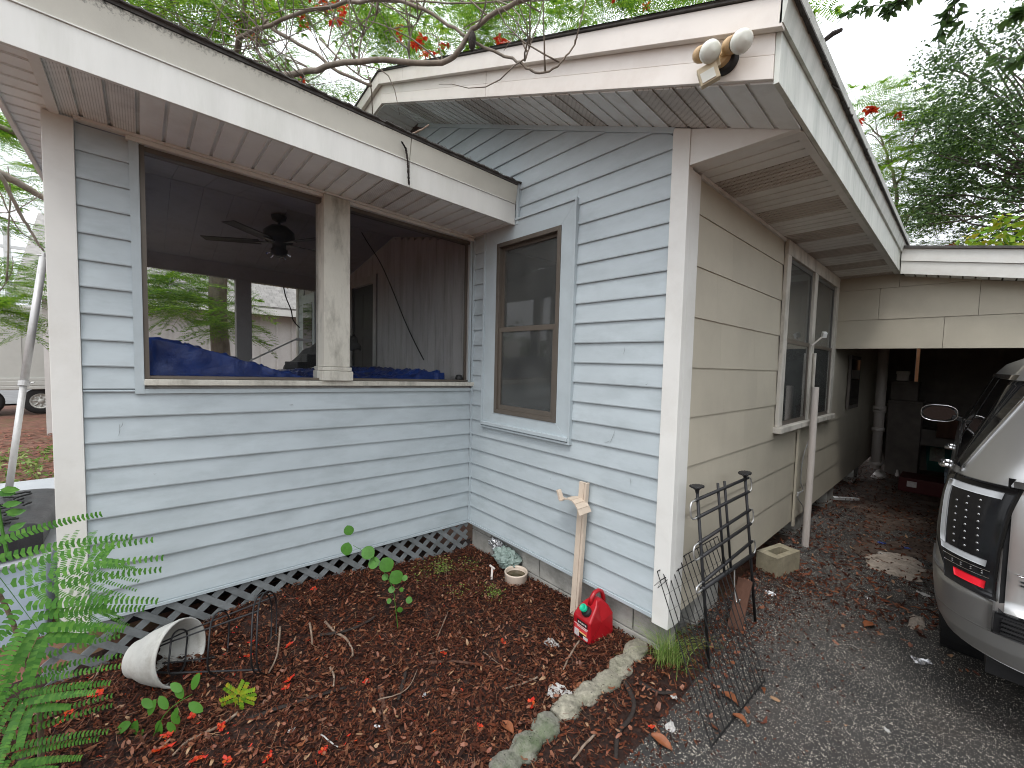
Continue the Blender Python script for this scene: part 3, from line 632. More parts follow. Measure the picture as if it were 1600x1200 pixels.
# interior panelling on the house wall
pi = sub('porch_inner_wall', house)
x = XI-.005; i = 0
def panel(x0, x1, z0, z1):
    m = MB(); m.box(x0+.002, x1-.002, -.010, .018, z0, z1); part('panel_board', m, M_panel, pi, warp=True)
while x > -5.0:
    x2 = max(x-.15, -5.0)
    if x2 > -3.79 or x < -4.63: panel(x2, x, -.02, min(zcl(x2), zcl(x))-.004)
    else: panel(x2, x, 2.46, min(zcl(x2), zcl(x))-.004)
    x = x2
m = MB(); m.box(-3.87, -3.78, -.024, -.011, .2, 2.46); m.box(-4.66, -4.57, -.024, -.011, .2, 2.46); m.box(-4.57, -3.87, -.024, -.011, 2.36, 2.46); part('door_casing', m, M_casing, pi, warp=True, bevel=.003)
dr_ = sub('porch_door', house)
m = MB(); m.box(-4.57, -3.87, .012, .05, .2, 2.36); part('door_leaf', m, M_door, dr_, warp=True)
for a, b in ((-4.50, -4.25), (-4.19, -3.94)):
    for c_, d_ in ((.4, 1.0), (1.1, 1.7), (1.8, 2.26)):
        m = MB(); m.box(a, b, .006, .0115, c_, d_); part('door_panel', m, M_door, dr_, warp=True, bevel=.004)
m = MB(); m.box(-5.0, XI-.1, -2.4, -.03, .22, .30); part('porch_floor', m, M_frame, house, warp=True)
# lattice skirt under the porch wall
lat = sub('lattice_skirt', house)
def slat(p, q, xo):
    m = MB(); p, q = Vector((xo, *p)), Vector((xo, *q)); m.beam(p, q, .036, .006, (1, 0, 0)); part('lattice_slat', m, M_lat, lat, warp=True)
LZ0, LZ1 = -.36, -.022
y = -2.9
while y < -.03:
    for sgn, xo in ((1, XI+.006), (-1, XI+.013)):
        y0, z0, y1, z1 = (y, LZ0, y+.34*1.15, LZ1) if sgn > 0 else (y, LZ1, y+.34*1.15, LZ0)
        # clip at the ends
        for lim in (-2.56, -.03):
            pass
        t0 = max(0, (-2.56-y0)/(y1-y0)); t1 = min(1, (-.03-y0)/(y1-y0))
        if t1-t0 > .08: slat((y0+(y1-y0)*t0, z0+(z1-z0)*t0), (y0+(y1-y0)*t1, z0+(z1-z0)*t1), xo)
    y += .135
m = MB(); m.box(XI-.5, XI-.46, -2.4, -.0, -.5, -.02); part('crawl_shade_panel', m, M_dark, lat, warp=True)  # near-black panel standing in for the shade behind the lattice

# ---- blue side wing and window seen beyond the porch
wing = sub('far_wing', house)
m = MB(); m.box(-6.0, -5.12, -.30, .02, -.2, 3.2); part('wall_core', m, M_panel, wing, warp=True)
for k in range(24):
    z0 = LAP*k; m = MB(); clap(m, -5.98, -5.72, -5.98, -5.72, z0, z0+LAP, lambda u, off, z: (u, -.301-off, z)); part('siding_board', m, M_blue, wing, warp=True)
m = MB(); m.box(-5.72, -5.10, -.345, -.301, .7, 2.33); part('window_frame', m, M_trimb, wing, warp=True)
m = MB(); m.box(-5.62, -5.20, -.352, -.346, .85, 2.2); part('pane', m, M_cglass, wing, warp=True)
m = MB(); m.box(-6.06, -5.985, -.335, -.24, -.1, 3.0); part('corner_board', m, M_white, wing, warp=True)
m = MB(); m.box(-6.9, -5.2, -.95, 1.5, 2.62, 2.66); m.box(-6.93, -6.9, -.98, 1.5, 2.60, 2.80); m.box(-6.9, -5.2, -.98, -.95, 2.60, 2.80); part('wing_eave', m, M_soffitw, wing, warp=True)

# ---- carport
cp = sub('carport_header', house)
HY = 3.785
def hz(x): return 2.33+.115-.19*(x-.62)      # underside of the carport fascia
for z0, z1, xs in ((1.695, 2.008, (.085, .95, 2.0, 3.0, 4.1)), (2.010, 2.34, (.085, .45, 1.17, 2.3, 4.1)), (2.342, 2.60, (.085, .60, 1.7, 4.1))):
    for a, b in zip(xs, xs[1:]):
        t0 = min(z1, hz(max(a, .62))+.02) if a > .5 else z1; t1 = min(z1, hz(b)+.02) if b > .62 else z1
        if t0 <= z0+.01: continue
        if t1 < z0+.004:
            bb = a+(b-a)*(t0-z0)/(t0-t1); m = MB(); m.prism([(a, HY-.012, z0), (bb, HY-.012, z0), (a, HY-.008, t0)], (0, .03, 0))
        else: m = MB(); m.hexa([(a, HY-.013, z0), (b-.003, HY-.013, z0), (b-.003, HY+.02, z0), (a, HY+.02, z0), (a, HY-.006, t0), (b-.003, HY-.006, t1), (b-.003, HY+.02, t1), (a, HY+.02, t0)])
        part('header_panel', m, M_beige, cp, warp=True, fix=True)
m = MB(); m.prism([(.075, HY+.021, 1.70), (4.1, HY+.021, 1.70), (4.1, HY+.021, 1.80), (.62, HY+.021, 2.5), (.075, HY+.021, 2.5)], (0, .10, 0)); part('header_beam', m, M_frame, cp, warp=True)
def sl(x, h): return hz(x)+h
for h0, h1, yo, nm in ((0, .125, 0, 'carport_fascia'), (.127, .25, -.014, 'carport_moulding')):
    m = MB(); m.hexa([(.615, HY-.20+yo, sl(.615, h0)), (4.5, HY-.20+yo, sl(4.5, h0)), (4.5, HY-.18, sl(4.5, h0)), (.615, HY-.18, sl(.615, h0)), (.615, HY-.20+yo, sl(.615, h1)), (4.5, HY-.20+yo, sl(4.5, h1)), (4.5, HY-.18, sl(4.5, h1)), (.615, HY-.18, sl(.615, h1))]); part(nm, m, M_white, house, warp=True, bevel=.001)
x = .64; i = 0
cs = sub('carport_soffit', house)
while x < 4.4:
    m = MB(); m.hexa([(x, HY-.18, sl(x, .004)), (x+.07, HY-.18, sl(x+.07, .004)), (x+.07, HY-.012, sl(x+.07, .004)), (x, HY-.012, sl(x, .004)), (x, HY-.18, sl(x, .014)), (x+.07, HY-.18, sl(x+.07, .014)), (x+.07, HY-.012, sl(x+.07, .014)), (x, HY-.012, sl(x, .014))]); part('soffit_strip', m, M_soffitw, cs, warp=True); x += .083
m = MB(); m.hexa([(.6, HY-.24, sl(.6, .252)), (4.6, HY-.24, sl(4.6, .252)), (4.6, 8.2, sl(4.6, .252)), (.6, 8.2, sl(.6, .252)), (.6, HY-.24, sl(.6, .275)), (4.6, HY-.24, sl(4.6, .275)), (4.6, 8.2, sl(4.6, .275)), (.6, 8.2, sl(.6, .275))]); part('carport_roof', m, M_roof, house, warp=True)
cw = sub('carport_back_wall', house)
for i in range(14):
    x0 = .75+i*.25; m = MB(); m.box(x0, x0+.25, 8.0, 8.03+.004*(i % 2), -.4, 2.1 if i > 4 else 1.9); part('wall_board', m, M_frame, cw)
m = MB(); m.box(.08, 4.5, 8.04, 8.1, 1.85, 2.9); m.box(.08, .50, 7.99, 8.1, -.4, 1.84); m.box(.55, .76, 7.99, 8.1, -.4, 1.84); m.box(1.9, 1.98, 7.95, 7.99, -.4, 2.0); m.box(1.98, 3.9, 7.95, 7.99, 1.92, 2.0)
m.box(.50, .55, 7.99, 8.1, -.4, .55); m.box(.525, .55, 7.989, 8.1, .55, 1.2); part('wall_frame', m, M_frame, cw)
m = MB(); m.box(4.3, 4.36, 3.9, 8.0, -.4, 2.0); part('carport_side_wall', m, M_frame, house)
m = MB(); m.box(4.05, 4.17, HY-.01, HY+.11, -.4, 1.69); part('carport_post', m, M_white, house, warp=True)
m = MB(); m.box(.1, .125, 4.6, 5.3, .95, 1.65); part('inner_window_frame', m, M_frame, house, warp=True)
m = MB(); m.box(.125, .128, 4.66, 5.24, 1.0, 1.6); part('inner_window_pane', m, M_cglass, house, warp=True)

for (u, v, ax, L_, a_) in ((265, 438, 0, .02, 1.4), (186, 672, 0, .03, 1.5), (190, 664, 0, .015, 1.2), (455, 632, 0, .012, .2), (716, 634, 1, .03, 1.5), (975, 548, 1, .02, 1.4), (957, 682, 1, .045, 1.2), (948, 690, 1, .02, .3), (985, 752, 1, .02, 1.8), (455, 1130, 0, 0, 0), (1130, 528, 0, .01, 0), (242, 740, 0, .006, 0), (600, 690, 0, .006, .4), (412, 612, 0, .012, 1.1), (860, 748, 1, .008, .9), (1010, 600, 1, .008, .5)):
    if L_ == 0: continue
    p = pix(u, v, ax, (XI+.0205) if ax == 0 else -.0205); m = MB(); n_ = Vector((1, 0, 0)) if ax == 0 else Vector((0, -1, 0)); t_ = (Vector((0, 1, 0)) if ax == 0 else Vector((1, 0, 0)))*math.cos(a_)+Vector((0, 0, 1))*math.sin(a_)
    m.tube(catmull_([p-t_*L_, p+n_*.0008+t_.cross(n_)*.003, p+t_*L_]), [.0004, .0012, .0004], 5); part('scuff_mark', m, M_lat, wallA if ax else pw)

# ================================================================== trees and plants
def rotz(a): return Matrix.Rotation(a, 3, 'Z')
def frond_mesh(L=.5, a0=66, a1=28, npin=11, nleaf=14, lw=.0032, ll=.011, pl=.34, droop=.35, seed=0, curl=.25):
    """twice-divided leaf: rachis along +x; returns vertex and quad arrays of leaflets, plus rachis tubes"""
    r = np.random.default_rng(seed); V = []; m = MB()
    pts = []
    for i in range(npin+1):
        t = i/npin; pts.append(Vector((L*t*(1-.12*t), 0, -droop*L*t*t)))
    m.tube(pts, [.0022*(1-.7*i/npin)+.0006 for i in range(npin+1)], 4)
    for i in range(1, npin+1):
        t = i/npin; p0 = pts[i]; ln = L*pl*(math.sin(math.pi*(.18+.76*t))**.7)
        for sd_ in (-1, 1):
            a = math.radians(a0-a1*t+r.uniform(-5, 5))*sd_; d = Vector((math.cos(a), math.sin(a), 0)); q0 = None; n = nleaf
            cz = curl*r.uniform(.7, 1.3); lift = r.uniform(-.12, .12); lp = None
            for k in range(1, n+1):
                s_ = k/n; bend = d*(ln*s_)+Vector((.12*ln*s_*s_, 0, -cz*ln*s_*s_+lift*ln*s_)); q = p0+bend
                dd = (q-lp).normalized() if lp is not None else d
                lp = q; side = dd.cross(Vector((0, 0, 1))).normalized(); e = ll*(1-.35*s_)*(.75+.25*min(1, 3*s_)); wd = lw*(1-.3*s_)
                for s2 in (-1, 1):
                    tip = q+side*s2*e+dd*e*.28+Vector((0, 0, -.1*e*r.uniform(-1, 2)))
                    V += [q-dd*wd*.75, q+dd*wd*.75, tip+dd*wd*.45, tip-dd*wd*.55]
            m.v += [tuple(p0-Vector((0, 0, .0004))), tuple(lp), tuple(lp+Vector((0, 0, .0008))), tuple(p0+Vector((.0016, 0, .0006)))]; b = len(m.v)-4; m.f.append((b, b+1, b+2, b+3)); m.m.append(0)
    V = np.array([tuple(p) for p in V]); Fq = np.arange(len(V)).reshape(-1, 4)
    R = np.array(m.v); return V, Fq, R, m.f
def arr_obj(name, chunks, mats, parent=None, loc=None, label=None, cat=None, kind=None, group=None):
    """chunks: list of (verts Nx3, faces (quads as array or list), material index)"""
    vs = []; fs = []; mi = []; b = 0
    for v, f, k in chunks:
        vs.append(v); ff = [tuple(int(b+i) for i in q) for q in f]; fs += ff; mi += [k]*len(ff); b += len(v)
    return setp(link(name, np.concatenate(vs), fs, mats, parent, loc=loc, mi=mi), label, cat, group, kind)
def place(V, M, T, s=1.0): return (V*s)@np.array(M).T+np.array(T)
FR = [frond_mesh(seed=i, npin=9+i % 3, nleaf=9, lw=.0062, ll=.020, droop=.3+.2*(i % 3), curl=.3) for i in range(4)]
def dirmat(d, roll=0):
    d = Vector(d).normalized(); s_ = Vector((0, 0, 1)).cross(d)
    s_ = s_.normalized() if s_.length > 1e-3 else Vector((0, 1, 0)); n = d.cross(s_); M = Matrix((d, s_, n)).transposed(); return M@Matrix.Rotation(roll, 3, 'X')
def catmull(P, n=5):
    P = [Vector(p) for p in P]; out = []
    for i in range(len(P)-1):
        a, b, c, d = P[max(i-1, 0)], P[i], P[i+1], P[min(i+2, len(P)-1)]
        for k in range(n):
            t = k/n; out.append(.5*((2*b)+(c-a)*t+(2*a-5*b+4*c-d)*t*t+(3*b-3*c+d-a)*t**3))
    out.append(P[-1]); return out
def limb(mb, P, r0, r1, n=7, jit=.0, seg=5):
    Q = catmull(P, seg); k = len(Q)
    if jit: Q = [q+Vector((rnd.uniform(-jit, jit), rnd.uniform(-jit, jit), rnd.uniform(-jit, jit))) if 0 < i < k-1 else q for i, q in enumerate(Q)]
    mb.tube(Q, [r0+(r1-r0)*i/(k-1) for i in range(k)], n); return Q
def pp(u, v, off=0):   # on the slanting sheet of boughs above the porch roof
    d = RT*((u-800)/F)+UP*(-(v-600)/F)+_f; n = Vector((1.9/3.6, -1, 0)); p0 = Vector((-.4, -.62+off, 0))
    return CAM+d*((p0-CAM).dot(n)/d.dot(n))
# ---- flame tree: trunk in the yard beyond the porch, boughs over the roof
ft = thing('flame_tree', 'red flowering flame tree spreading its bare boughs over the porch roof', 'tree', (-6.9, -1.25, -.27))
m = MB(); tr0 = Vector((-6.9, -1.25, -.3)); fork = Vector((-6.7, -1.25, 2.9))
m.tube(catmull([tr0, (-6.93, -1.22, 1.2), (-6.8, -1.27, 2.2), fork]), [.19, .165, .15, .14, .135, .13, .13, .125, .12, .12, .12, .12, .12, .12, .13, .13], 12)
part('trunk', m, M_bark, ft, smooth=True)
m = MB()
traces = [  # picture traces of the boughs, thickness at both ends in metres
    ([(372, 60), (440, 30), (520, 8), (600, 0), (650, 9), (700, 38), (745, 68), (800, 92), (822, 105), (845, 115), (872, 103), (888, 84), (902, 58)], .022, .006, 0),
    ([(360, 108), (430, 116), (480, 112), (540, 98), (600, 93), (690, 99), (722, 72), (745, 40), (790, 12), (850, -10)], .034, .018, -.05),
    ([(385, -20), (405, 20), (430, 48), (480, 75), (530, 112), (580, 134)], .028, .016, .25),
    ([(225, -25), (236, 40), (262, 62), (300, 82), (345, 100), (400, 128), (440, 150)], .030, .014, .1),
    ([(262, -20), (280, 30), (318, 82), (360, 112)], .02, .012, .2),
    ([(238, 45), (262, 15), (275, -15)], .018, .012, .1),
    ([(395, 20), (330, 35), (290, 60), (245, 50)], .012, .008, .3),
    ([(530, 8), (560, 2), (700, 4), (800, 2), (860, 0)], .012, .006, .3),
    ([(420, 30), (400, 62), (425, 110), (455, 130), (470, 160)], .011, .005, .0),
    ([(820, 95), (828, 70), (840, 40), (850, 0)], .008, .004, .0),
    ([(560, 100), (565, 60), (580, 40), (595, 15)], .009, .004, .1),
    ([(640, 92), (640, 60), (655, 30), (670, 10)], .009, .005, .1),
    ([(480, 105), (470, 140), (490, 165), (505, 175)], .010, .004, -.02),
    ([(300, 85), (340, 70), (380, 72), (430, 65), (480, 45), (520, 20)], .008, .004, .05),
    ([(440, 120), (400, 95), (385, 60), (390, 20)], .010, .004, .05),
    ([(500, 60), (560, 118), (580, 122)], .012, .008, .4),
]
ends = []
for T, r0, r1, off in traces:
    Q = limb(m, [pp(u, v, off) for u, v in T], r0*.56, r1*.6, 7, .006, 4); ends.append(Q)
for k in (1, 2, 3, 0): limb(m, [fork, fork.lerp(ends[k][0], .4)+Vector((0, 0, .35)), ends[k][0]], .035, (.014, .02, .016, .016)[k], 8)
for i in range(150):   # fine twigs off the boughs
    Q = rnd.choice(ends); p = rnd.choice(Q); d = Vector((rnd.uniform(-1, 1), rnd.uniform(-.8, .2), rnd.uniform(-.4, 1))).normalized(); l = rnd.uniform(.25, .8)
    d2 = (d+Vector((rnd.uniform(-.7, .7), rnd.uniform(-.4, .2), rnd.uniform(-.5, .7)))).normalized()
    if p.x > -1.5 and d.y > 0: d.y *= -1; 
    limb(m, [p, p+d*l*.5, p+d*l*.5+d2*l*.5], .005, .0015, 4, .006, 3)
for q in ((-8, -3, 4.6), (-7, .5, 5.2), (-5.2, -2.5, 4.9), (-8.6, -.6, 4.6), (-6, -3.6, 3.9)): limb(m, [fork, fork.lerp(Vector(q), .5)+Vector((.1, .1, .2)), q], .08, .02, 7)
part('bough', m, M_bark, ft, smooth=True)
ch = []; fl = []
def addfrond(p, d, s, roll=0, k=None):
    k = rnd.randrange(4) if k is None else k; V, Fq, R, Rf = FR[k]; M = dirmat(d, roll); ch.append((place(V, M, p, s), Fq, 0)); ch.append((place(R, M, p, s), Rf, 0))
def clump(p, n, s, up=.2, spread=1):
    for i in range(n):
        a = rnd.uniform(0, 6.283); addfrond(p+Vector((rnd.gauss(0, .05), rnd.gauss(0, .05), rnd.gauss(0, .04)))*spread, (math.cos(a), math.sin(a), rnd.uniform(-.3, .5)+up), s*rnd.uniform(.75, 1.15), rnd.uniform(-.5, .5))
def ray_at(u, v, dist):
    d = (RT*((u-800)/F)+UP*(-(v-600)/F)+_f).normalized(); return CAM+d*dist
# (u0,u1,v0,v1,n clumps, dist range, frond scale)
for u0, u1, v0, v1, n, d0, d1, s_ in ((560, 900, -60, 95, 31, 4.6, 7.5, 1.15), (880, 1200, -70, 25, 26, 5.0, 7.5, 1.15), (250, 460, -80, 70, 26, 4.5, 7.5, 1.1), (280, 570, 90, 200, 22, 5.5, 8, 1.0), (430, 600, -70, 20, 6, 5, 7, 1.1), (150, 260, -60, 20, 6, 4.5, 6, 1.1), (560, 760, 60, 100, 6, 5.5, 8, 1.1),
        (225, 370, 415, 490, 26, 7.5, 9.5, 1.5), (280, 372, 480, 560, 9, 6.6, 7.6, 1.1), (215, 470, 330, 420, 10, 7.5, 10, 1.5), (560, 700, 5, 90, 8, 5, 8, 1.1)):
    for i in range(n):
        p = ray_at(rnd.uniform(u0, u1), rnd.uniform(v0, v1), rnd.uniform(d0, d1)); clump(p, rnd.randint(3, 5), s_)
arr_obj('crown', ch, M_leafp, ft)
def flower_verts(p, s):
    out = []
    for i in range(7):
        a = rnd.uniform(0, 6.283); e = rnd.uniform(-.6, .6); d = Vector((math.cos(a)*math.cos(e), math.sin(a)*math.cos(e), math.sin(e))); t = d.cross(Vector((rnd.random(), rnd.random(), 1))).normalized()
        out += [p, p+d*s*.55+t*s*.28, p+d*s+Vector((0, 0, -.2*s)), p+d*s*.55-t*s*.28]
    return np.array([tuple(q) for q in out])
fc = []
for (u, v, n, sp) in ((385, 35, 16, 9), (415, 12, 6, 8), (392, 55, 6, 6), (655, 68, 10, 5), (672, 88, 5, 6), (535, 22, 6, 8), (788, 68, 4, 4), (472, 35, 3, 6), (470, 140, 7, 7), (520, 15, 5, 8), (620, 60, 4, 8), (1010, 0, 5, 8), (780, 60, 4, 5), (960, -4, 4, 6), (500, -5, 8, 10), (690, 70, 5, 6)):
    d = rnd.uniform(4.6, 5.6)
    for i in range(n): p = ray_at(u+rnd.gauss(0, sp), v+rnd.gauss(0, sp), d+rnd.gauss(0, .1)); fc.append((flower_verts(p, rnd.uniform(.035, .055)), np.arange(28).reshape(-1, 4), 0))
arr_obj('flowers', fc, M_flower, ft, kind='stuff')
# dark hanging seed pod on the bough
m = MB(); m.lathe([(.003, 0), (.016, -.02), (.022, -.05), (.017, -.09), (.004, -.11)], pp(738, 46, -.05), n=10)
part('seed_pod', m, M_char, ft, smooth=True)
# ---- second flame tree at the far left
ft2 = thing('flame_tree', 'leafy flame tree beyond the left end of the porch, above the white trailer', 'tree', (-9.5, -5.6, -.27)); ch = []
m = MB(); m.tube(catmull([(-9.5, -5.6, -.3), (-9.4, -5.5, 1.5), (-9.3, -5.3, 3)]), [.16]*6+[.13]*5, 9)
part('trunk', m, M_bark, ft2, smooth=True); m = MB(); top_ = Vector((-9.3, -5.3, 3))
for T, r0, r1, dd in (([(-60, 250), (0, 272), (35, 290), (70, 310), (110, 330)], .045, .02, 6.5), ([(-40, 240), (0, 275), (30, 330), (50, 365), (68, 392)], .02, .008, 6.4), ([(-30, 330), (20, 330), (70, 300)], .007, .003, 6.4), ([(-20, 330), (20, 345), (60, 352)], .006, .003, 6.6), ([(10, 440), (16, 300), (12, 260)], .008, .004, 6.8), ([(0, 300), (30, 360), (66, 380)], .006, .003, 6.7), ([(-10, 470), (16, 430), (20, 400)], .006, .003, 6.8)):
    Q = limb(m, [ray_at(u, v, dd) for u, v in T], r0, r1, 6, .004)
    if r0 > .04: limb(m, [top_, top_.lerp(Q[0], .5)+Vector((0, 0, .4)), Q[0]], .09, .05, 7)
part('bough', m, M_bark, ft2, smooth=True)
for u0, u1, v0, v1, n, d0, d1, s_ in ((-40, 62, 180, 300, 20, 7, 9, 1.2), (-30, 66, 310, 400, 5, 7, 9, 1.0), (-30, 66, 400, 500, 18, 7, 9, 1.1), (-60, 20, 440, 520, 5, 6.5, 8, 1.1)):
    for i in range(n): clump(ray_at(rnd.uniform(u0, u1), rnd.uniform(v0, v1), rnd.uniform(d0, d1)), 4, s_)
arr_obj('crown', ch, M_leafp, ft2)
fc = []
for (u, v) in ((60, 235), (66, 262), (45, 222)):
    for i in range(4): fc.append((flower_verts(ray_at(u+rnd.gauss(0, 4), v+rnd.gauss(0, 4), 7.2), .05), np.arange(28).reshape(-1, 4), 0))
arr_obj('flowers', fc, M_flower, ft2, kind='stuff')
# ---- flame tree behind the carport
ft3 = thing('flame_tree', 'pale flame tree with one red blossom, standing behind the carport roof', 'tree', (-.2, 12.5, -.34)); ch = []
m = MB(); t3 = Vector((-.2, 12.5, 4.2)); m.tube(catmull([(-.2, 12.5, -.4), (-.1, 12.5, 2), t3]), [.17]*6+[.13]*5, 9); part('trunk', m, M_bark, ft3, smooth=True); m = MB()
for T, r0, r1 in (([(1398, 345), (1450, 318), (1490, 300), (1530, 270), (1580, 240)], .045, .02), ([(1395, 360), (1400, 300), (1388, 250), (1375, 215), (1350, 190)], .05, .012), ([(1400, 290), (1420, 250), (1430, 210), (1440, 190)], .03, .01), ([(1385, 240), (1362, 210), (1340, 215), (1328, 205)], .016, .006), ([(1395, 255), (1390, 220), (1400, 190)], .014, .006), ([(1372, 215), (1365, 180), (1350, 165)], .012, .005), ([(1430, 215), (1455, 200), (1480, 205)], .012, .005), ([(1400, 390), (1440, 300), (1500, 250), (1560, 230)], .03, .01)):
    Q = limb(m, [pix(u, v, 1, 12) for u, v in T], r0, r1, 6, .02)
limb(m, [t3, pix(1398, 365, 1, 12)], .09, .05, 7); part('bough', m, M_bark, ft3, smooth=True)
for u, v, n, s_ in ((1345, 165, 5, 1.1), (1372, 158, 4, 1.1), (1330, 215, 3, 1.0), (1402, 185, 4, 1.1), (1430, 172, 7, 1.4), (1415, 225, 4, 1.2), (1460, 215, 5, 1.3), (1440, 165, 4, 1.2), (1352, 250, 5, 1.1), (1372, 270, 6, 1.3), (1405, 270, 5, 1.3), (1430, 290, 6, 1.4), (1385, 300, 5, 1.3), (1460, 265, 5, 1.4), (1410, 330, 6, 1.4), (1440, 340, 6, 1.4), (1350, 268, 4, 1.0), (1480, 180, 5, 1.3), (1500, 250, 6, 1.5), (1390, 345, 5, 1.3), (1365, 235, 4, 1.1), (1450, 240, 5, 1.3), (1480, 300, 6, 1.4), (1520, 320, 6, 1.4), (1460, 370, 6, 1.4), (1500, 370, 6, 1.4)):
    clump(pix(u, v, 1, 12+rnd.uniform(-.6, .8)), n+4, s_*1.6, spread=5)
arr_obj('crown', ch, M_leafp, ft3)
fc = []
for (u, v, n) in ((1362, 172, 14), (1405, 180, 4), (1348, 190, 2), (1485, 382, 6), (1502, 398, 4)):
    for i in range(n): fc.append((flower_verts(pix(u+rnd.gauss(0, 4), v+rnd.gauss(0, 3), 1, 11.6), .10), np.arange(28).reshape(-1, 4), 0))
arr_obj('flowers', fc, M_flower, ft3, kind='stuff')
# ---- oak
def leafcloud(centers, n, size, spread, asp=.45):
    c = np.repeat(np.array(centers), n, axis=0); N = len(c)
    d = nr.normal(size=(N, 3)); d /= np.linalg.norm(d, axis=1)[:, None]; c = c+d*(nr.random((N, 1))**.6)*spread
    a = nr.normal(size=(N, 3)); a[:, 2] *= .6; a /= np.linalg.norm(a, axis=1)[:, None]; b = np.cross(a, nr.normal(size=(N, 3))); b /= np.linalg.norm(b, axis=1)[:, None]
    s_ = size*nr.uniform(.6, 1.25, (N, 1)); V = np.stack([c-a*s_, c+b*s_*asp, c+a*s_, c-b*s_*asp], 1).reshape(-1, 3); return V, np.arange(4*N).reshape(-1, 4)
ok = thing('oak_tree', 'big dark leaved oak rising behind the carport at the right edge', 'tree', (3.2, 11, -.34))
m = MB(); o0 = Vector((3.2, 11.2, 4)); m.tube(catmull([(3.3, 11, -.4), (3.2, 11.1, 2), o0]), [.3]*6+[.24]*5, 10); part('trunk', m, M_barkd, ok, smooth=True); m = MB()
cents = []
for i in range(120):
    u = rnd.uniform(1480, 1800); v = rnd.uniform(90, 400)
    lim = 1480+(0 if v > 280 else 0)+max(0, (150-v))*1.0
    if u < lim+rnd.uniform(-30, 50): continue
    cents.append(pix(u, v, 1, rnd.uniform(9.8, 13)))
for (u, v) in ((1475, 215), (1462, 160), (1450, 105), (1500, 100), (1478, 130), (1520, 60), (1560, 100), (1540, 170), (1500, 200), (1590, 60), (1470, 240), (1485, 262), (1452, 290), (1440, 318), (1475, 330), (1495, 300), (1430, 350), (1560, 300), (1580, 180), (1590, 250), (1470, 95), (1535, 120), (1530, 240), (1445, 330), (1600, 20), (1545, 210), (1455, 180)):
    for j in range(2): cents.append(pix(u+rnd.gauss(0, 8), v+rnd.gauss(0, 8), 1, 10.6+rnd.uniform(-.4, .8)))
for c_ in cents:
    if rnd.random() < .5: limb(m, [o0+Vector((0, 0, rnd.uniform(-.5, 1.5))), o0.lerp(c_, .55)+Vector((0, 0, rnd.uniform(-.4, .4))), c_], .04, .008, 5, .04)
part('limb', m, M_barkd, ok, smooth=True)
V, Fq = leafcloud([tuple(c_) for c_ in cents], 190, .042, .50); arr_obj('crown', [(V, Fq, 0)], M_leafo, ok)
# ---- bright young tree close behind the carport roof
bt = thing('young_tree', 'bright yellow green young tree with a few orange leaves above the carport roof', 'tree', (2.0, 9.9, -.34))
m = MB(); m.tube([(2.0, 9.9, -.4), (1.95, 9.9, 1.5), (1.9, 9.9, 3.0)], [.06, .05, .04], 8); part('trunk', m, M_barkd, bt, smooth=True)
cs_ = [pix(u, v, 1, rnd.uniform(9.7, 10.4)) for u, v in ((1540, 360), (1560, 350), (1530, 375), (1580, 372), (1590, 385), (1552, 385), (1515, 385), (1570, 395), (1600, 350), (1620, 370))]
V, Fq = leafcloud([tuple(c_) for c_ in cs_], 26, .075, .26, .6); arr_obj('crown', [(V, Fq, 0)], M_leafb, bt)
V, Fq = leafcloud([tuple(pix(1590, 393, 1, 9.6))], 5, .09, .09, .6); arr_obj('orange_leaves', [(V, Fq, 0)], mat('orange_leaf', (.75, .25, .04), .5, .2, trans=.3), bt)
# ---- hanging twigs of the oak overhead, top right
def leaf6(p, d, n, L, W):
    d = Vector(d).normalized(); s_ = d.cross(Vector(n)).normalized(); n = s_.cross(d)
    return [p, p+d*L*.3+s_*W*.5-n*W*.05, p+d*L*.7+s_*W*.42-n*W*.1, p+d*L-n*W*.3, p+d*L*.7-s_*W*.42-n*W*.1, p+d*L*.3-s_*W*.5-n*W*.05]
ht = thing('oak_tree', 'oak whose leafy twigs hang into the picture at the top right corner', 'tree', (6.5, 3.2, -.3))
m = MB(); m.tube(catmull([(6.5, 3.2, -.4), (6.4, 3.2, 2.5), (5.8, 3.2, 5)]), [.25]*6+[.16]*5, 10); part('trunk', m, M_barkd, ht, smooth=True); m = MB(); lv = []; lf = []
for T in ([(1500, -60), (1450, -20), (1410, 0), (1380, 8), (1345, 12), (1328, 18)], [(1520, -60), (1490, 0), (1480, 30), (1468, 55)], [(1440, -60), (1420, -20), (1400, 5), (1388, 20)], [(1640, -30), (1610, 10), (1590, 20), (1575, 30)], [(1660, 60), (1620, 80), (1590, 95), (1560, 85)], [(1560, -50), (1510, -20), (1490, 10), (1500, 40)]):
    Q = limb(m, [pix(u, v, 1, 1.6) for u, v in T], .006, .0015, 5, .004, 5)
    for i in range(3, len(Q)):
        for j in range(3):
            d = Vector((rnd.uniform(-1, .6), rnd.uniform(-.8, .8), rnd.uniform(-1, .3))); b = len(lv); lv += leaf6(Q[i]+Vector((rnd.gauss(0, .01),)*3), d, (rnd.uniform(-.6, .6), rnd.uniform(-.6, .6), 1), rnd.uniform(.05, .085), rnd.uniform(.022, .032)); lf.append(tuple(range(b, b+6)))
    limb(m, [Vector((5.8, 3.2, 5)), Q[0]], .05, .006, 6)
part('limb', m, M_barkd, ht, smooth=True); link('leaves', [tuple(p) for p in lv], lf, M_leafo, ht)

# unseen crown added to that oak, to darken the carport and driveway
shade_cen = [(rnd.uniform(3.2, 9), rnd.uniform(-1.5, 6.5), rnd.uniform(4.0, 7.5)) for _ in range(260)]
V, Fq = leafcloud(shade_cen, 70, .07, .6, .55); arr_obj('crown', [(V, Fq, 0)], M_leafo, ht)
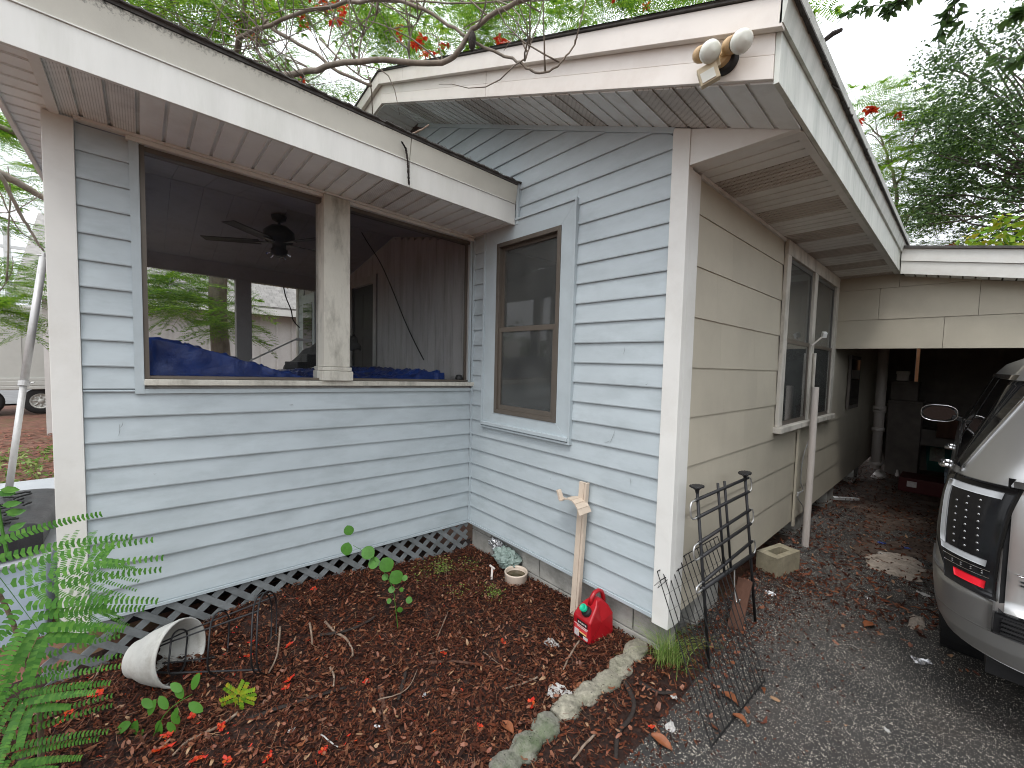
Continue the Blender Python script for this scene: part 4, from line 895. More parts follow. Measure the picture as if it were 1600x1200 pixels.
# ---- neighbour's house, trailer, far hedge
nb = thing('neighbour_house', 'off white board and batten house with grey shingle roof, seen through the porch', 'house', (-12.5, -1, -.27))
m = MB(); m.box(-14, -11.05, -3.6, 6, -.4, 2.44); part('wall', m, M_nwall, nb)
for i in range(28):
    y = -3.5+i*.36; m = MB(); m.box(-11.048, -11.015, y, y+.05, -.4, 2.42); part('batten', m, M_nwall, nb)
m = MB(); m.box(-10.72, -10.69, -3.9, 6.3, 2.44, 2.60); part('fascia', m, M_white, nb)
m = MB(); m.prism([(-10.70, -3.9, 2.605), (-10.70, -3.9, 2.63), (-13.6, -3.9, 4.62), (-16.4, -3.9, 2.6), (-16.4, -3.9, 2.56), (-13.6, -3.9, 4.57)], (0, 10.2, 0)); part('roof', m, M_roofg, nb, fix=True)
for r_ in range(12):
    for c_ in range(22):
        y = -1.9+c_*.18+(r_ % 2)*.09; x = -10.70-r_*.16; z = 2.64+r_*.11
        if y > 2.0: continue
        m = MB(); m.obox((x-.08, y+.09, z+.06), (.20, .176, .012), Matrix.Rotation(.60, 3, 'Y')); part('roof_shingle', m, M_roofg, nb)
m = MB(); m.tube([(-11.4, .75, 3.0), (-11.4, .75, 3.35)], .04, 8); part('vent_pipe', m, M_rail, nb)
m = MB(); m.box(-9.6, -9.56, -1.25, -.45, -.3, 1.25); fb = top('wooden_crate_panel', m, mat('raw_plywood', (.42, .28, .15), .8, .15, 5, .2, 60), 'tan plywood panel standing in the yard beyond the porch', 'board', loc=(-9.58, -.85, -.3))
tl = thing('cargo_trailer', 'white enclosed cargo trailer parked across the street', 'trailer', (-15.3, -7.5, -.25))
m = MB(); m.box(-17.2, -15.05, -13, -3.3, .55, 2.55); part('body', m, M_trailer, tl, bevel=.04)
m = MB(); m.box(-15.047, -15.0, -13, -3.3, .50, .62); m.box(-15.046, -15.01, -6.6, -3.35, .62, .70); part('skirt', m, M_trailer, tl, bevel=.01)
for i in range(20): m = MB(); m.box(-15.048, -15.035, -12.8+i*.49, -12.77+i*.49, .63, 2.5); part('rivet_strip', m, M_trailer, tl)
for y in (-4.15, -5.1):
    wl = sub('wheel', tl); m = MB(); m.lathe([(.20, -.09), (.30, -.10), (.335, -.07), (.34, 0), (.335, .07), (.30, .10), (.20, .09)], (-15.15, y, .09), Matrix.Rotation(math.pi/2, 3, 'Y'), 28); part('tyre', m, M_tyre, wl, smooth=True)
    m = MB(); m.lathe([(.19, .06), (.20, .085), (.17, .07), (.165, .04), (.06, .05), (.055, .08), (.0, .08)], (-15.15, y, .09), Matrix.Rotation(math.pi/2, 3, 'Y'), 28)
    for k in range(8):
        a = k*math.pi/4; m.obox((-15.093, y+.115*math.cos(a), .09+.115*math.sin(a)), (.012, .03, .09), Matrix.Rotation(a+math.pi/2, 3, 'X'))
    part('rim', m, M_trailer, wl, smooth=True)
m = MB(); m.box(-15.25, -15.0, -6.2, -3.45, .40, .50); part('mudguard', m, M_trailer, tl, bevel=.02)
up_ = thing('utility_pole', 'distant pale utility pole above the trailer at the left edge', 'pole', (-31, -12.6, -.3)); pu = pix(16, 500, 0, -31)
m = MB(); m.tube([(-31, pu.y, -.3), (-31, pu.y, 7.4)], .13, 10); part('pole', m, M_rail, up_)
m = MB(); m.box(-31.06, -30.94, pu.y-.9, pu.y+.9, 6.4, 6.55); part('crossarm', m, M_rail, up_); WORLD[up_]
# far hedge line beyond everything
hv = []
for i in range(260):
    a = rnd.uniform(0, 6.283); r_ = rnd.uniform(28, 36); hv.append((math.cos(a)*r_-2, math.sin(a)*r_+2, rnd.uniform(0, 3.2)))
V, Fq = leafcloud(hv, 90, .35, 2.0, .5); arr_obj('distant_trees', [(V, Fq, 0)], M_leafo, None, (0, 0, 0), kind='stuff')
# spiky plant in the yard
yp = MB()
for i in range(16):
    a = rnd.uniform(0, 6.28); b = Vector((-5.6+rnd.gauss(0, .05), -3.85+rnd.gauss(0, .05), -.25)); d = Vector((math.cos(a)*.22, math.sin(a)*.22, rnd.uniform(.2, .42))); s_ = d.cross(Vector((0, 0, 1))).normalized()*.014
    yp.add([b-s_, b+s_, b+d*.6+s_*.8+Vector((0, 0, .03)), b+d*.6-s_*.8+Vector((0, 0, .03)), b+d], [(0, 1, 2, 3), (3, 2, 4)])
top('spiky_plant', yp, M_grass, 'low strap leaved plant in the yard beside the black cushion', 'plant', loc=(-5.6, -3.85, -.25))

# ================================================================== things by the house
# ceiling fan
FXC = Vector((-3.5, -1.14, 0))
fan = thing('ceiling_fan', 'dark five bladed ceiling fan hanging in the porch', 'ceiling fan', (FXC.x, FXC.y, 2.77))
zf = .09
m = MB(); m.tube([(FXC.x, FXC.y, 2.60+zf), (FXC.x, FXC.y, 2.82)], .014, 8); m.lathe([(.0, 2.80), (.07, 2.80), (.06, 2.76), (.02, 2.74)], (FXC.x, FXC.y, 0), n=16); part('downrod', m, M_black, fan)
m = MB(); m.lathe([(.02, 2.62), (.08, 2.61), (.135, 2.56), (.14, 2.50), (.12, 2.46), (.06, 2.44), (.06, 2.40), (.075, 2.385), (.07, 2.34), (.03, 2.32), (0, 2.32)], (FXC.x, FXC.y, zf), n=28); part('motor_housing', m, M_black, fan, smooth=True)
for i in range(5):
    a = math.radians(25+72*i); M = rotz(a)
    m = MB(); p = lambda r, t, z: tuple(FXC+M@Vector((r, t, z+zf)))
    m.hexa([p(.17, -.05, 2.435), p(.66, -.055, 2.435), p(.66, .055, 2.445), p(.17, .05, 2.455), p(.17, -.05, 2.442), p(.66, -.055, 2.442), p(.66, .055, 2.452), p(.17, .05, 2.462)]); part('blade', m, M_black, fan, bevel=.003)
    m = MB(); m.beam(p(.08, 0, 2.45), p(.22, 0, 2.445), .035, .008); part('blade_bracket', m, M_black, fan)
for i in range(3):
    a = i*2.09+.6; M = rotz(a)@Matrix.Rotation(2.3, 3, 'Y'); m = MB(); m.lathe([(.012, 0), (.022, .02), (.030, .045), (.036, .06)], FXC+Vector((.05*math.cos(a), .05*math.sin(a), 2.35+zf)), M, 14); part('lamp_shade', m, M_glass, fan, smooth=True)
# cables hanging inside the porch
m = MB(); Pc = [pix(552, 340, 1, -.4), pix(572, 375, 1, -.3), pix(594, 410, 1, -.12), pix(612, 450, 1, -.04), pix(632, 500, 1, -.04), pix(648, 535, 1, -.04), pix(662, 562, 1, -.05)]; m.tube(catmull(Pc), .006, 6)
top('hanging_cable', m, M_wire, 'thin dark cord slanting from the porch ceiling down across the inner wall', 'cable', loc=Pc[0])
m = MB(); Pc = [pix(u, v, 0, -5.1) for u, v in ((443, 448), (447, 465), (455, 485), (458, 500), (468, 512))]; m.tube(catmull(Pc), .008, 6)
top('hanging_cable', m, M_wire, 'black cord dangling outside the far porch opening', 'cable', loc=Pc[0])
# tarp
def crest(y):
    pts = [(-2.2, 1.52), (-2.10, 1.52), (-1.9, 1.48), (-1.6, 1.38), (-1.35, 1.31), (-1.2, 1.285), (-1.05, 1.30), (-.85, 1.31), (-.62, 1.29), (-.5, 1.325), (-.42, 1.35), (-.30, 1.335), (-.19, 1.335), (-.185, 1.10), (-.1, .9)]
    for (a, za), (b, zb) in zip(pts, pts[1:]):
        if a <= y <= b: return za+(zb-za)*(y-a)/(b-a)
    return pts[-1][1]
def tarp(a, b):
    y = -2.3+a*2.2; x = XI-.115-b*2.3; zc_ = crest(max(y, -2.2))
    z = zc_-.9*max(0, .04-b)/.04*.35-.03*b+.05*(1-abs(2*b-1))*noise.noise(Vector((y*2, x*2, 0)))
    fo = 1.3*abs(noise.noise(Vector((y*5+x*2.5, x*5, 1))))+.9*abs(noise.noise(Vector((y*12, x*11-y*8, 4))))+.5*abs(noise.noise(Vector((y*27, x*20, 4))))
    return (x+.02*noise.noise(Vector((y*8, b*9, 7))), y, z-.05*fo+.01)
tp = thing('blue_tarp', 'crumpled blue tarp heaped over things inside the porch', 'tarp', (-2.9, -1.2, 1.0))
m = MB(); m.grid(tarp, 150, 100); part('sheet', m, M_tarp, tp, smooth=True)
m = MB(); m.grid(lambda a, b: (XI-.120+.035*abs(noise.noise(Vector((a*16+b*4, b*7-a*5, 2))))+.022*abs(noise.noise(Vector((a*40, b*12+a*9, 5))))-.02, -2.13+a*1.93, .9+b*(crest(-2.13+a*1.93)-.9-.02)), 120, 16)
part('hanging_edge', m, M_tarp, tp, smooth=True)
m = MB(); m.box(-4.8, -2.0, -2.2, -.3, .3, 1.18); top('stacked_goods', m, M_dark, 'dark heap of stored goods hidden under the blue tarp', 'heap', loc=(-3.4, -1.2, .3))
# plank and clutter on the tarp
P0 = pix(392, 563, 0, -3.6); P1 = pix(462, 530, 0, -3.9); m = MB(); m.beam(P0, P1, .012, .05, (1, 0, 0)); m.beam(P1, P1+Vector((.02, .16, -.01)), .02, .03); top('grey_board', m, M_rail, 'narrow grey board slanting across the far porch opening', 'board', loc=P0)
m = MB(); m.grid(lambda a, b: (-4.2+.3*b, -.95+.75*a+.05*b, 1.30+.42*math.sin(min(1, a*1.4)*1.5)*(1-.4*abs(2*b-1))+.05*noise.noise(Vector((a*7, b*7, 3)))), 20, 12, thick=(-.02, 0, -.04)); top('grey_blanket', m, mat('grey_cloth', (.10, .10, .095), .9, .2, 12, .3, 60), 'grey bundle of cloth piled against the far porch wall', 'cloth', loc=(-4.1, -.6, 1.3), smooth=True)
m = MB(); m.obox((-3.6, -.95, 1.33), (.2, .16, .08), rotz(.4)); m.obox((-3.75, -.80, 1.38), (.15, .10, .14), rotz(.1)); top('dark_box', m, M_bplas, 'small dark boxes on the tarp by the far opening', 'box', loc=(-3.6, -.95, 1.3), bevel=.008)
m = MB(); m.lathe([(0, .0), (.03, .0), (.034, .03), (.025, .055), (.01, .06)], (XI-.05, -.105, PZ0+.034), n=14); top('black_cup', m, M_bplas, 'small black cup sitting in the right corner of the porch sill', 'cup', loc=(XI-.05, -.105, PZ0+.03), smooth=True, warp=True)
# insect screens in both openings
M_scr = bpy.data.materials.new('insect_screen'); M_scr.use_nodes = True; N_ = M_scr.node_tree.nodes; L_ = M_scr.node_tree.links
a_ = N_.new('ShaderNodeBsdfTransparent'); b_ = N_.new('ShaderNodeMixShader'); b_.inputs[0].default_value = .16; L_.new(a_.outputs[0], b_.inputs[1]); L_.new(N_['Principled BSDF'].outputs[0], b_.inputs[2]); N_['Principled BSDF'].inputs['Base Color'].default_value = (.012, .012, .012, 1); N_['Principled BSDF'].inputs['Roughness'].default_value = .9; L_.new(b_.outputs[0], N_['Material Output'].inputs[0])
for y0, y1 in ((PY0+.02, -1.28), (-1.09, PY1-.02)):
    m = MB(); m.box(XI-.036, XI-.035, y0, y1, PZ0+.05, 2.43); part('insect_screen', m, M_scr, pw, warp=True)
# floodlight on the gable fascia
fl_ = thing('floodlight', 'twin bulb tan floodlight with motion sensor on the gable corner', 'light', (.40, -.45, 2.62))
B0 = pix(1135, 98, 1, -.412)
m = MB(); m.lathe([(0, .028), (.040, .028), (.046, .022), (.048, 0)], B0, Matrix.Rotation(math.pi/2, 3, 'X'), 24); part('mount_plate', m, M_bplas, fl_, smooth=True)
m = MB(); m.lathe([(0, .045), (.028, .043), (.036, .028)], B0+Vector((-.006, 0, .006)), Matrix.Rotation(math.pi/2, 3, 'X'), 24, cap1=True); part('canopy', m, M_socket, fl_)
def bulb(base, aim):
    d = (Vector(aim)-base).normalized(); M = d.to_track_quat('Z', 'Y').to_matrix()
    m = MB(); m.lathe([(0, -.004), (.027, -.002), (.030, .010), (.031, .054), (.027, .054), (.026, .016)], base, M, 24); part('socket', m, M_socket, fl_, smooth=True)
    m = MB(); m.lathe([(.013, .030), (.020, .050), (.032, .068), (.0385, .084), (.0395, .096), (.035, .108), (.024, .116), (0, .120)], base, M, 28); part('bulb', m, M_bulb, fl_, smooth=True)
bulb(pix(1138, 72, 1, -.455), pix(1172, 60, 1, -.53)); bulb(pix(1092, 86, 1, -.465), pix(1126, 76, 1, -.55))
m = MB(); m.tube([B0+Vector((-.01, -.03, .01)), pix(1136, 80, 1, -.46)], .013, 8); m.tube([B0+Vector((-.02, -.03, .0)), pix(1112, 98, 1, -.46), pix(1096, 90, 1, -.47)], .011, 8); part('arm', m, M_socket, fl_)
Ms = Matrix.Rotation(.35, 3, 'Z')@Matrix.Rotation(-.32, 3, 'Y')@Matrix.Rotation(.2, 3, 'X'); sq = pix(1107, 117, 1, -.475)
m = MB(); m.obox(sq, (.072, .040, .066), Ms); m.obox(sq+Vector((.022, .01, .045)), (.026, .026, .05), Ms); part('sensor_housing', m, M_sensor, fl_, bevel=.003)
m = MB(); m.obox(sq+Ms@Vector((-.004, -.0215, -.008)), (.050, .004, .036), Ms); part('sensor_window', m, M_bulb, fl_)
# roof litter: dark curl of a broken branch, needles and hanging strip on the porch drip band
m = MB(); limb(m, [Vector(p) for p in ((-1.75, -1.08, 3.02), (-1.6, -1.15, 2.92), (-1.45, -1.05, 2.90), (-1.36, -.98, 2.84))], .010, .012, 6, .004); top('dead_branch', m, M_char, 'black broken branch lying on the porch roof edge', 'branch', loc=(-1.5, -1.05, 2.85), warp=True)
m = MB(); limb(m, [pix(u, v, 0, -1.28) for u, v in ((580, 203), (600, 208), (625, 212), (650, 207), (670, 195))], .010, .005, 6, .002); top('dead_branch', m, M_stick, 'bare curved twig on the porch roof under the gable', 'branch', loc=pix(620, 210, 0, -1.28))
m = MB(); Pc = [pix(u, v, 0, FX+.03) for u, v in ((628, 222), (634, 232), (637, 250), (638, 270), (639, 288))]
for i in range(60):
    t = i/59*(len(Pc)-1); k = min(int(t), len(Pc)-2); p = Pc[k].lerp(Pc[k+1], t-k); m.obox(p, (.004, .007+.008*rnd.random(), .006), Matrix.Rotation(rnd.uniform(-.5, .5), 3, 'X'))
top('hanging_debris_strip', m, M_char, 'ragged dark strip dangling over the joint of the porch fascia', 'debris', loc=Pc[0])
m = MB()
for i in range(620):
    y = rnd.triangular(-1.25, -.04, -.5) if i < 420 else rnd.uniform(-2.6, -.05); x = FX+.03-rnd.random()*.10; p = Vector((x, y, 2.775+(FX+.03-x)*.33+rnd.random()*(.02 if y > -1.1 else .006))); d = Vector((rnd.gauss(0, .02), rnd.gauss(0, .03), rnd.uniform(-.012, .03 if rnd.random() < .12 else .008)))
    s_ = d.cross(Vector((.3, .2, 1))).normalized()*.0013; m.add([p-s_, p+s_, p+d+s_*.3], [(0, 1, 2)])
setp(part('roof_needles', m, M_litter, house, warp=True), kind='stuff')
m = MB()
for i in range(260):
    y = rnd.gauss(-1.42, .07) if i < 150 else rnd.uniform(-2.1, -.1); p = Vector((XI+rnd.uniform(-.03, .04), y, PZ0+.036+rnd.random()*.012)); d = Vector((rnd.gauss(0, .012), rnd.gauss(0, .02), rnd.uniform(-.003, .006))); s_ = d.cross(Vector((0, .1, 1))).normalized()*.0012; m.add([p-s_, p+s_, p+d], [(0, 1, 2)])
setp(part('sill_needles', m, M_litter, house, warp=True), kind='stuff')
m = MB(); m.tube([Vector((XE+.05, .05, 2.85)), Vector((XE+.085, .04, 2.857)), Vector((XE+.115, .03, 2.85))], [.010, .011, .008], 7)
top('broken_stub', m, M_char, 'short dark branch stub sticking out of the eave corner', 'branch', loc=(XE+.1, .1, 2.83))

# ---- wooden stake with a bent wood hook
st = thing('wooden_stake', 'beige wooden stake with a curved hook bracket leaning on the blue wall', 'stake', (-.51, -.09, G(-.51, -.09)))
S0 = Vector((-.515, -.095, G(-.51, -.09)-.03)); S1 = Vector((-.505, -.052, .655))
m = MB(); m.beam(S0, S1, .040, .022, (0, 1, 0)); m.beam(S0+Vector((.031, .006, 0)), S1+Vector((.031, .006, .0)), .016, .034, (0, 1, 0)); part('post', m, M_stake, st, bevel=.002)
m = MB(); Y0 = -.105
prof = [(-.135, .540), (-.125, .530), (-.105, .5385), (-.08, .556), (-.045, .5665), (-.01, .567), (.02, .553), (.045, .528), (.062, .495)]
for (x0, z0), (x1, z1) in zip(prof, prof[1:]):
    w0 = .03+.03*max(0, (x0+.135))/.2; w1 = .03+.03*max(0, (x1+.135))/.2; a = Vector((-.50+x0, 0, z0-.02)); b = Vector((-.50+x1, 0, z1-.02)); n = Vector((-(z1-z0), 0, x1-x0)).normalized()*.007
    m.hexa([a+Vector((0, Y0-w0, 0)), b+Vector((0, Y0-w1, 0)), b+Vector((0, Y0+w1, 0)), a+Vector((0, Y0+w0, 0)), a+Vector((0, Y0-w0, 0))+n, b+Vector((0, Y0-w1, 0))+n, b+Vector((0, Y0+w1, 0))+n, a+Vector((0, Y0+w0, 0))+n])
part('curved_bracket', m, M_stake, st)
m = MB(); m.hexa([(-.642, Y0-.025, .515), (-.615, Y0-.03, .512), (-.615, Y0+.01, .512), (-.642, Y0+.01, .515), (-.668, Y0-.022, .575), (-.648, Y0-.022, .580), (-.648, Y0+.008, .58), (-.668, Y0+.008, .575)]); part('hook_tip', m, M_stake, st, bevel=.003)
# ---- red gas can
ga = math.radians(84)     # label side faces the camera's left
GC = Vector((-.325, -.135, G(-.32, -.13)-.005)); GM = rotz(ga)
can = thing('gas_can', 'red plastic gas can with black spout collar and green cap by the wall foot', 'gas can', GC)
gw = lambda x, y, z: GC+GM@(Vector((x, y, z))*1.10)
m = MB()   # local x: away from the label side, y: width
prof = [(-.085, 0, .058, .004), (-.092, .02, .064, 0), (-.094, .13, .064, 0), (-.062, .165, .058, 0), (-.022, .195, .045, 0), (.0, .215, .026, 0), (.03, .218, .026, 0), (.075, .175, .045, 0), (.098, .13, .060, 0), (.10, .02, .064, 0), (.092, 0, .058, 0)]
import bmesh
bm = bmesh.new(); L_ = [bm.verts.new(gw(x, -hw, z)) for x, z, hw, _ in prof]; R2 = [bm.verts.new(gw(x, hw, z)) for x, z, hw, _ in prof]
n_ = len(prof)
for i in range(n_): j = (i+1) % n_; bm.faces.new((L_[i], L_[j], R2[j], R2[i]))
for S_ in (L_, R2):
    c_ = bm.verts.new(sum((v.co for v in S_), Vector())/n_+(GM@Vector((0, -.006 if S_ is L_ else .006, -.01))))
    for i in range(n_): bm.faces.new((S_[i], S_[(i+1) % n_], c_))
bmesh.ops.recalc_face_normals(bm, faces=bm.faces)
V_ = [tuple(v.co) for v in bm.verts]; bm.verts.index_update(); F_ = [tuple(v.index for v in f.verts) for f in bm.faces]; bm.free()
link('can_body', V_, F_, M_red, can, bevel=.010)
m = MB(); m.tube([gw(-.030, 0, .188), gw(-.018, 0, .226), gw(.004, 0, .246), gw(.035, 0, .250), gw(.062, 0, .235), gw(.078, 0, .20), gw(.088, 0, .15)], [.013, .014, .013, .012, .013, .014, .012], 10); part('handle', m, M_red, can, smooth=True)
for a, z, r in ((-.048, .160, 0),):
    Md = GM@Matrix.Rotation(-.72, 3, 'Y'); m = MB(); m.lathe([(.030, 0), (.031, .022), (.028, .030), (.020, .034), (.019, .05)], gw(-.060, -.012, .158), Md, 20); part('spout_collar', m, M_bplas, can, smooth=True)
    m = MB(); m.lathe([(.022, .048), (.0225, .066), (.018, .070), (.017, .066), (.0, .066)], gw(-.060, -.012, .158), Md, 24); part('cap', m, mat('green_cap', (.01, .42, .24), .4, .05), can, smooth=True)
def lab(y0, y1, z0, z1, col, nm, e=.0008): m = MB(); X_ = -.0942-e; m.hexa([gw(X_+.0, y0, z0), gw(X_+.0, y1, z0), gw(-.0935, y1, z0), gw(-.0935, y0, z0), gw(X_, y0, z1), gw(X_, y1, z1), gw(-.0935, y1, z1), gw(-.0935, y0, z1)]); part(nm, m, col, can)
M_lb = mat('label_black', (.015, .015, .015), .35, .1); M_lw = mat('label_white', (.62, .58, .56), .4, .1, 30, dirt=(.3, .05, .05), damt=.5, dscale=80); M_ly = mat('label_yellow', (.75, .6, .2), .4, .1); M_lr = mat('label_red', (.6, .06, .06), .4, .1)
lab(-.046, .030, .092, .118, M_lb, 'label_band'); lab(-.046, .048, .020, .091, M_lr, 'label_panel', .0006); lab(-.040, .012, .050, .056, M_ly, 'label_stripe', .0014); lab(-.046, .012, .026, .047, M_lb, 'label_band', .0012); lab(-.05, .05, .086, .090, M_lw, 'label_stripe', .0014); lab(-.05, -.018, .0265, .043, M_lw, 'label_box', .0016); lab(-.044, .03, .078, .082, M_lw, 'label_stripe', .0014); lab(.0145, .048, .022, .06, M_lw, 'label_box', .0014)
m = MB()
for i in range(5): m.obox(gw(-.0957, .018-.013*i, .105+.001*(i % 2)), (.0006, .010, .010-.002*(i % 2)), GM)
part('label_lettering', m, M_lw, can)
# ---- water bowl, bag, foil duct
bc = gp(806, 908); bc.z = G(bc.x, bc.y)
bw = thing('pet_bowl', 'round cream stoneware bowl half full of murky water', 'bowl', bc)
m = MB(); m.lathe([(0, -.0), (.078, -.0), (.086, .009), (.088, .068), (.090, .074), (.086, .081), (.080, .078), (.077, .066), (.074, .014), (0, .012)], bc, n=40); part('bowl_body', m, M_bowl, bw, smooth=True)
m = MB(); m.lathe([(0, .048), (.0765, .048)], bc, n=40); part('water', m, M_water, bw)
bg_ = gp(800, 880)
def blob(c, r, n1, n2, f, amp, sq=(1, 1, 1)):
    m = MB()
    def fn(a, b):
        th = a*2*math.pi; ph = (b-.5)*math.pi*.98; d = Vector((math.cos(th)*math.cos(ph), math.sin(th)*math.cos(ph), math.sin(ph)))
        return Vector(c)+Vector((d.x*sq[0], d.y*sq[1], d.z*sq[2]))*r*(1+amp*(abs(noise.noise(d*f))*2-.6)+amp*.5*noise.noise(d*f*3))
    m.grid(fn, n1, n2); return m
m = blob((-1.27, -.02, -.155), .100, 44, 28, 2.2, .26, (1.35, .7, .85)); top('plastic_bag', m, M_bag, 'crumpled pale green plastic bag stuffed in the foundation gap', 'bag', loc=(-1.27, -.02, -.23))
m = blob((-1.40, .0, -.10), .055, 30, 18, 5, .5, (1.8, .8, .7)); top('foil_duct', m, M_foil, 'crushed foil duct end poking out above the green bag', 'duct', loc=(-1.4, 0, -.12))
m = MB(); q = gp(768, 906); m.beam(q+Vector((0, 0, .0)), q+Vector((-.03, .03, .085)), .016, .01); m.beam(q+Vector((-.05, .02, .09)), q+Vector((.0, .03, .075)), .014, .01); top('white_bracket', m, M_pvc, 'small white plastic bracket standing left of the bowl', 'bracket', loc=q, bevel=.002)
# ---- edging stones: scalloped lengths
def edging(P, name_label, humps, moss):
    P = [Vector(p) for p in P]; e = thing('edging_stone', name_label, 'edging stone', P[0], 'scalloped concrete bed edging')
    d = P[1]-P[0]; L = d.length; d.normalize(); s_ = Vector((-d.y, d.x, 0)); m = MB(); nu = humps*10
    def fn(a, b):
        sc_ = abs(math.sin(a*humps*math.pi)); wd = .036+.022*sc_; th = b*math.pi*2; zz = .024+.014*sc_; base = P[0]+d*(a*L)
        cx_ = math.cos(th); sz = math.sin(th); r = 1+.16*noise.noise(base*40+Vector((cx_, sz, 3))*3)+.28*noise.noise(base*13+Vector((cx_, sz, 0))*1.6)+.05*noise.noise(base*50+Vector((cx_, sz, 0))*5)
        return base+s_*(wd*cx_*(abs(cx_)**-.25 if abs(cx_) > .05 else 1))*r+Vector((0, 0, .006+zz*sz*(abs(sz)**-.3 if abs(sz) > .05 else 1)*r))
    m.grid(fn, nu*2, 26); c0 = P[0]+Vector((0, 0, .02)); b = len(m.v)
    m.v += [tuple(P[0]+Vector((0, 0, .02))), tuple(P[1]+Vector((0, 0, .02)))]; W_ = nu*2+1; nu = nu*2
    for j in range(26): m.f.append((b, j*W_, (j+1)*W_)); m.m.append(0); m.f.append((b+1, (j+1)*W_+nu, j*W_+nu)); m.m.append(0)
    part('stone', m, M_kerb if moss else M_kerb2, e, smooth=True)
M_kerb2 = mat('speckled_concrete', (.30, .28, .22), .95, .4, 25, 1.0, 110, dirt=(.06, .07, .03), damt=.8, dscale=6, speck=(.02, .02, .018), spscale=70)
edging((gp(1003, 1008), gp(958, 1058)), 'speckled short edging stone nearest the wall corner', 2, False)
edging((gp(962, 1058), gp(868, 1122)), 'middle edging stone with three grey humps', 3, False)
edging((gp(866, 1126), gp(770, 1222)), 'mossy green edging stone nearest the bottom of the picture', 3, True)
# ---- tipped pot and wire plant cage
_pd = Vector((.68, .72, .20)).normalized(); pc0 = pix(283, 1018, 2, -.085)-_pd*.10; Mp = _pd.to_track_quat('Z', 'Y').to_matrix()
pt = thing('flower_pot', 'dirty white plastic flower pot tipped on its side in the mulch', 'flower pot', (pc0.x, pc0.y, G(-1.6, -2)))
m = MB(); m.lathe([(0, -.14), (.075, -.14), (.085, -.13), (.088, -.11), (.120, -.04), (.140, .03), (.147, .075), (.153, .085), (.153, .105), (.146, .105), (.140, .075), (.118, 0), (.08, -.10), (0, -.11)], pc0, Mp, 40); part('pot_wall', m, M_pot, pt, smooth=True)
m = MB(); m.grid(lambda a, b: pc0+Mp@Vector(((a-.5)*.12, (b-.5)*.12, -.075+.03*noise.noise(Vector((a*5, b*5, 0))))), 14, 14); part('old_soil', m, M_soil, pt)
cgp = gp(375, 1035); cg = thing('wire_plant_cage', 'black wire plant cage lying on its side out of the white pot', 'plant cage', (cgp.x, cgp.y, G(cgp.x, cgp.y)))
_cd = Vector((.42, .90, .10)).normalized(); Mc = _cd.to_track_quat('Z', 'Y').to_matrix(); cc = pc0+_pd*.06+Vector((0, 0, .0))
for h, r in ((.02, .10), (.20, .145), (.40, .19), (.425, .195)):
    m = MB(); m.tube([cc+Mc@Vector((r*math.cos(t), r*math.sin(t), h+.006*math.sin(3*t))) for t in [k*2*math.pi/36 for k in range(36)]], .0042, 6, closed=True); part('ring', m, M_black, cg, smooth=True)
for k in range(4):
    t = k*math.pi/2+.5; m = MB(); m.tube([cc+Mc@Vector((.07*math.cos(t), .07*math.sin(t), -.07)), cc+Mc@Vector((.10*math.cos(t), .10*math.sin(t), .02)), cc+Mc@Vector((.195*math.cos(t), .195*math.sin(t), .43))], .004, 6); part('wire_leg', m, M_black, cg)
# ---- black metal rack leaning by the side wall
rk_ = thing('metal_rack', 'black tubular rack with pale looped bar ends standing at the house corner', 'rack', (.27, .35, -.25))
A0 = Vector((.33, -.02, G(.33, 0))); A1 = Vector((.37, .62, G(.37, .62)))      # feet of the two outer posts
def rpost(u0, v0, u1, v1, x0, x1): return pix(u0, v0, 0, x0), pix(u1, v1, 0, x1)
PA_t, PA_b = pix(1089, 762, 0, .185), gp(1108, 1045)
PB_t, PB_b = pix(1164, 741, 0, .235), gp(1180, 972)
def onA(t): return PA_t.lerp(PA_b, t)
def onB(t): return PB_t.lerp(PB_b, t)
for T_, B_ in ((PA_t, PA_b), (PB_t, PB_b)):
    m = MB(); m.tube([T_, B_], .0085, 10); part('post', m, M_black, rk_, smooth=True)
    m = MB(); d = (T_-B_).normalized(); M = d.to_track_quat('Z', 'Y').to_matrix(); m.lathe([(0, .014), (.030, .012), (.034, .006), (.026, 0), (.012, -.012), (.009, -.03)], T_, M, 20)
    for k in range(14): a = k*2*math.pi/14; m.obox(T_+M@Vector((.033*math.cos(a), .033*math.sin(a), .008)), (.010, .008, .006), M@rotz(a))
    part('foot_knob', m, M_black, rk_)
bars = [(.135, .075), (.265, .195), (.50, .375), (.635, .51), (.86, .745)]
def tA(v): return (v-762)/(1045-762)
def tB(v): return (v-741)/(972-741)
lv_ = [(780, 748), (807, 769), (846, 797), (869, 818), (908, 846), (918, 866)]
for i, (va, vb) in enumerate(lv_):
    a, b = onA(tA(va)), onB(tB(vb)); d = (b-a).normalized(); m = MB(); m.tube([a-d*.02, b+d*.035], .0095 if i < 5 else .0125, 10)
    part('cross_bar', m, M_rail if i == 5 and False else M_black, rk_, smooth=True)
for i in (0, 2, 4):
    for side, (v0, v1) in ((0, (lv_[i][0], lv_[i+1][0])), (1, (lv_[i][1], lv_[i+1][1]))):
        a0, b0 = onA(tA(lv_[i][0])), onB(tB(lv_[i][1])); a1, b1 = onA(tA(lv_[i+1][0])), onB(tB(lv_[i+1][1])); d = (b0-a0).normalized()
        p, q, s_ = (a0, a1, -1) if side == 0 else (b0, b1, 1); p = p+d*s_*.02; q = q+d*s_*.02; mid = (p+q)/2
        m = MB(); m.tube(catmull([p, p+d*s_*.046+(q-p)*.05, mid+d*s_*.060, q+d*s_*.046-(q-p)*.05, q], 5), .0050, 8); part('end_loop', m, M_greyloop, rk_, smooth=True)
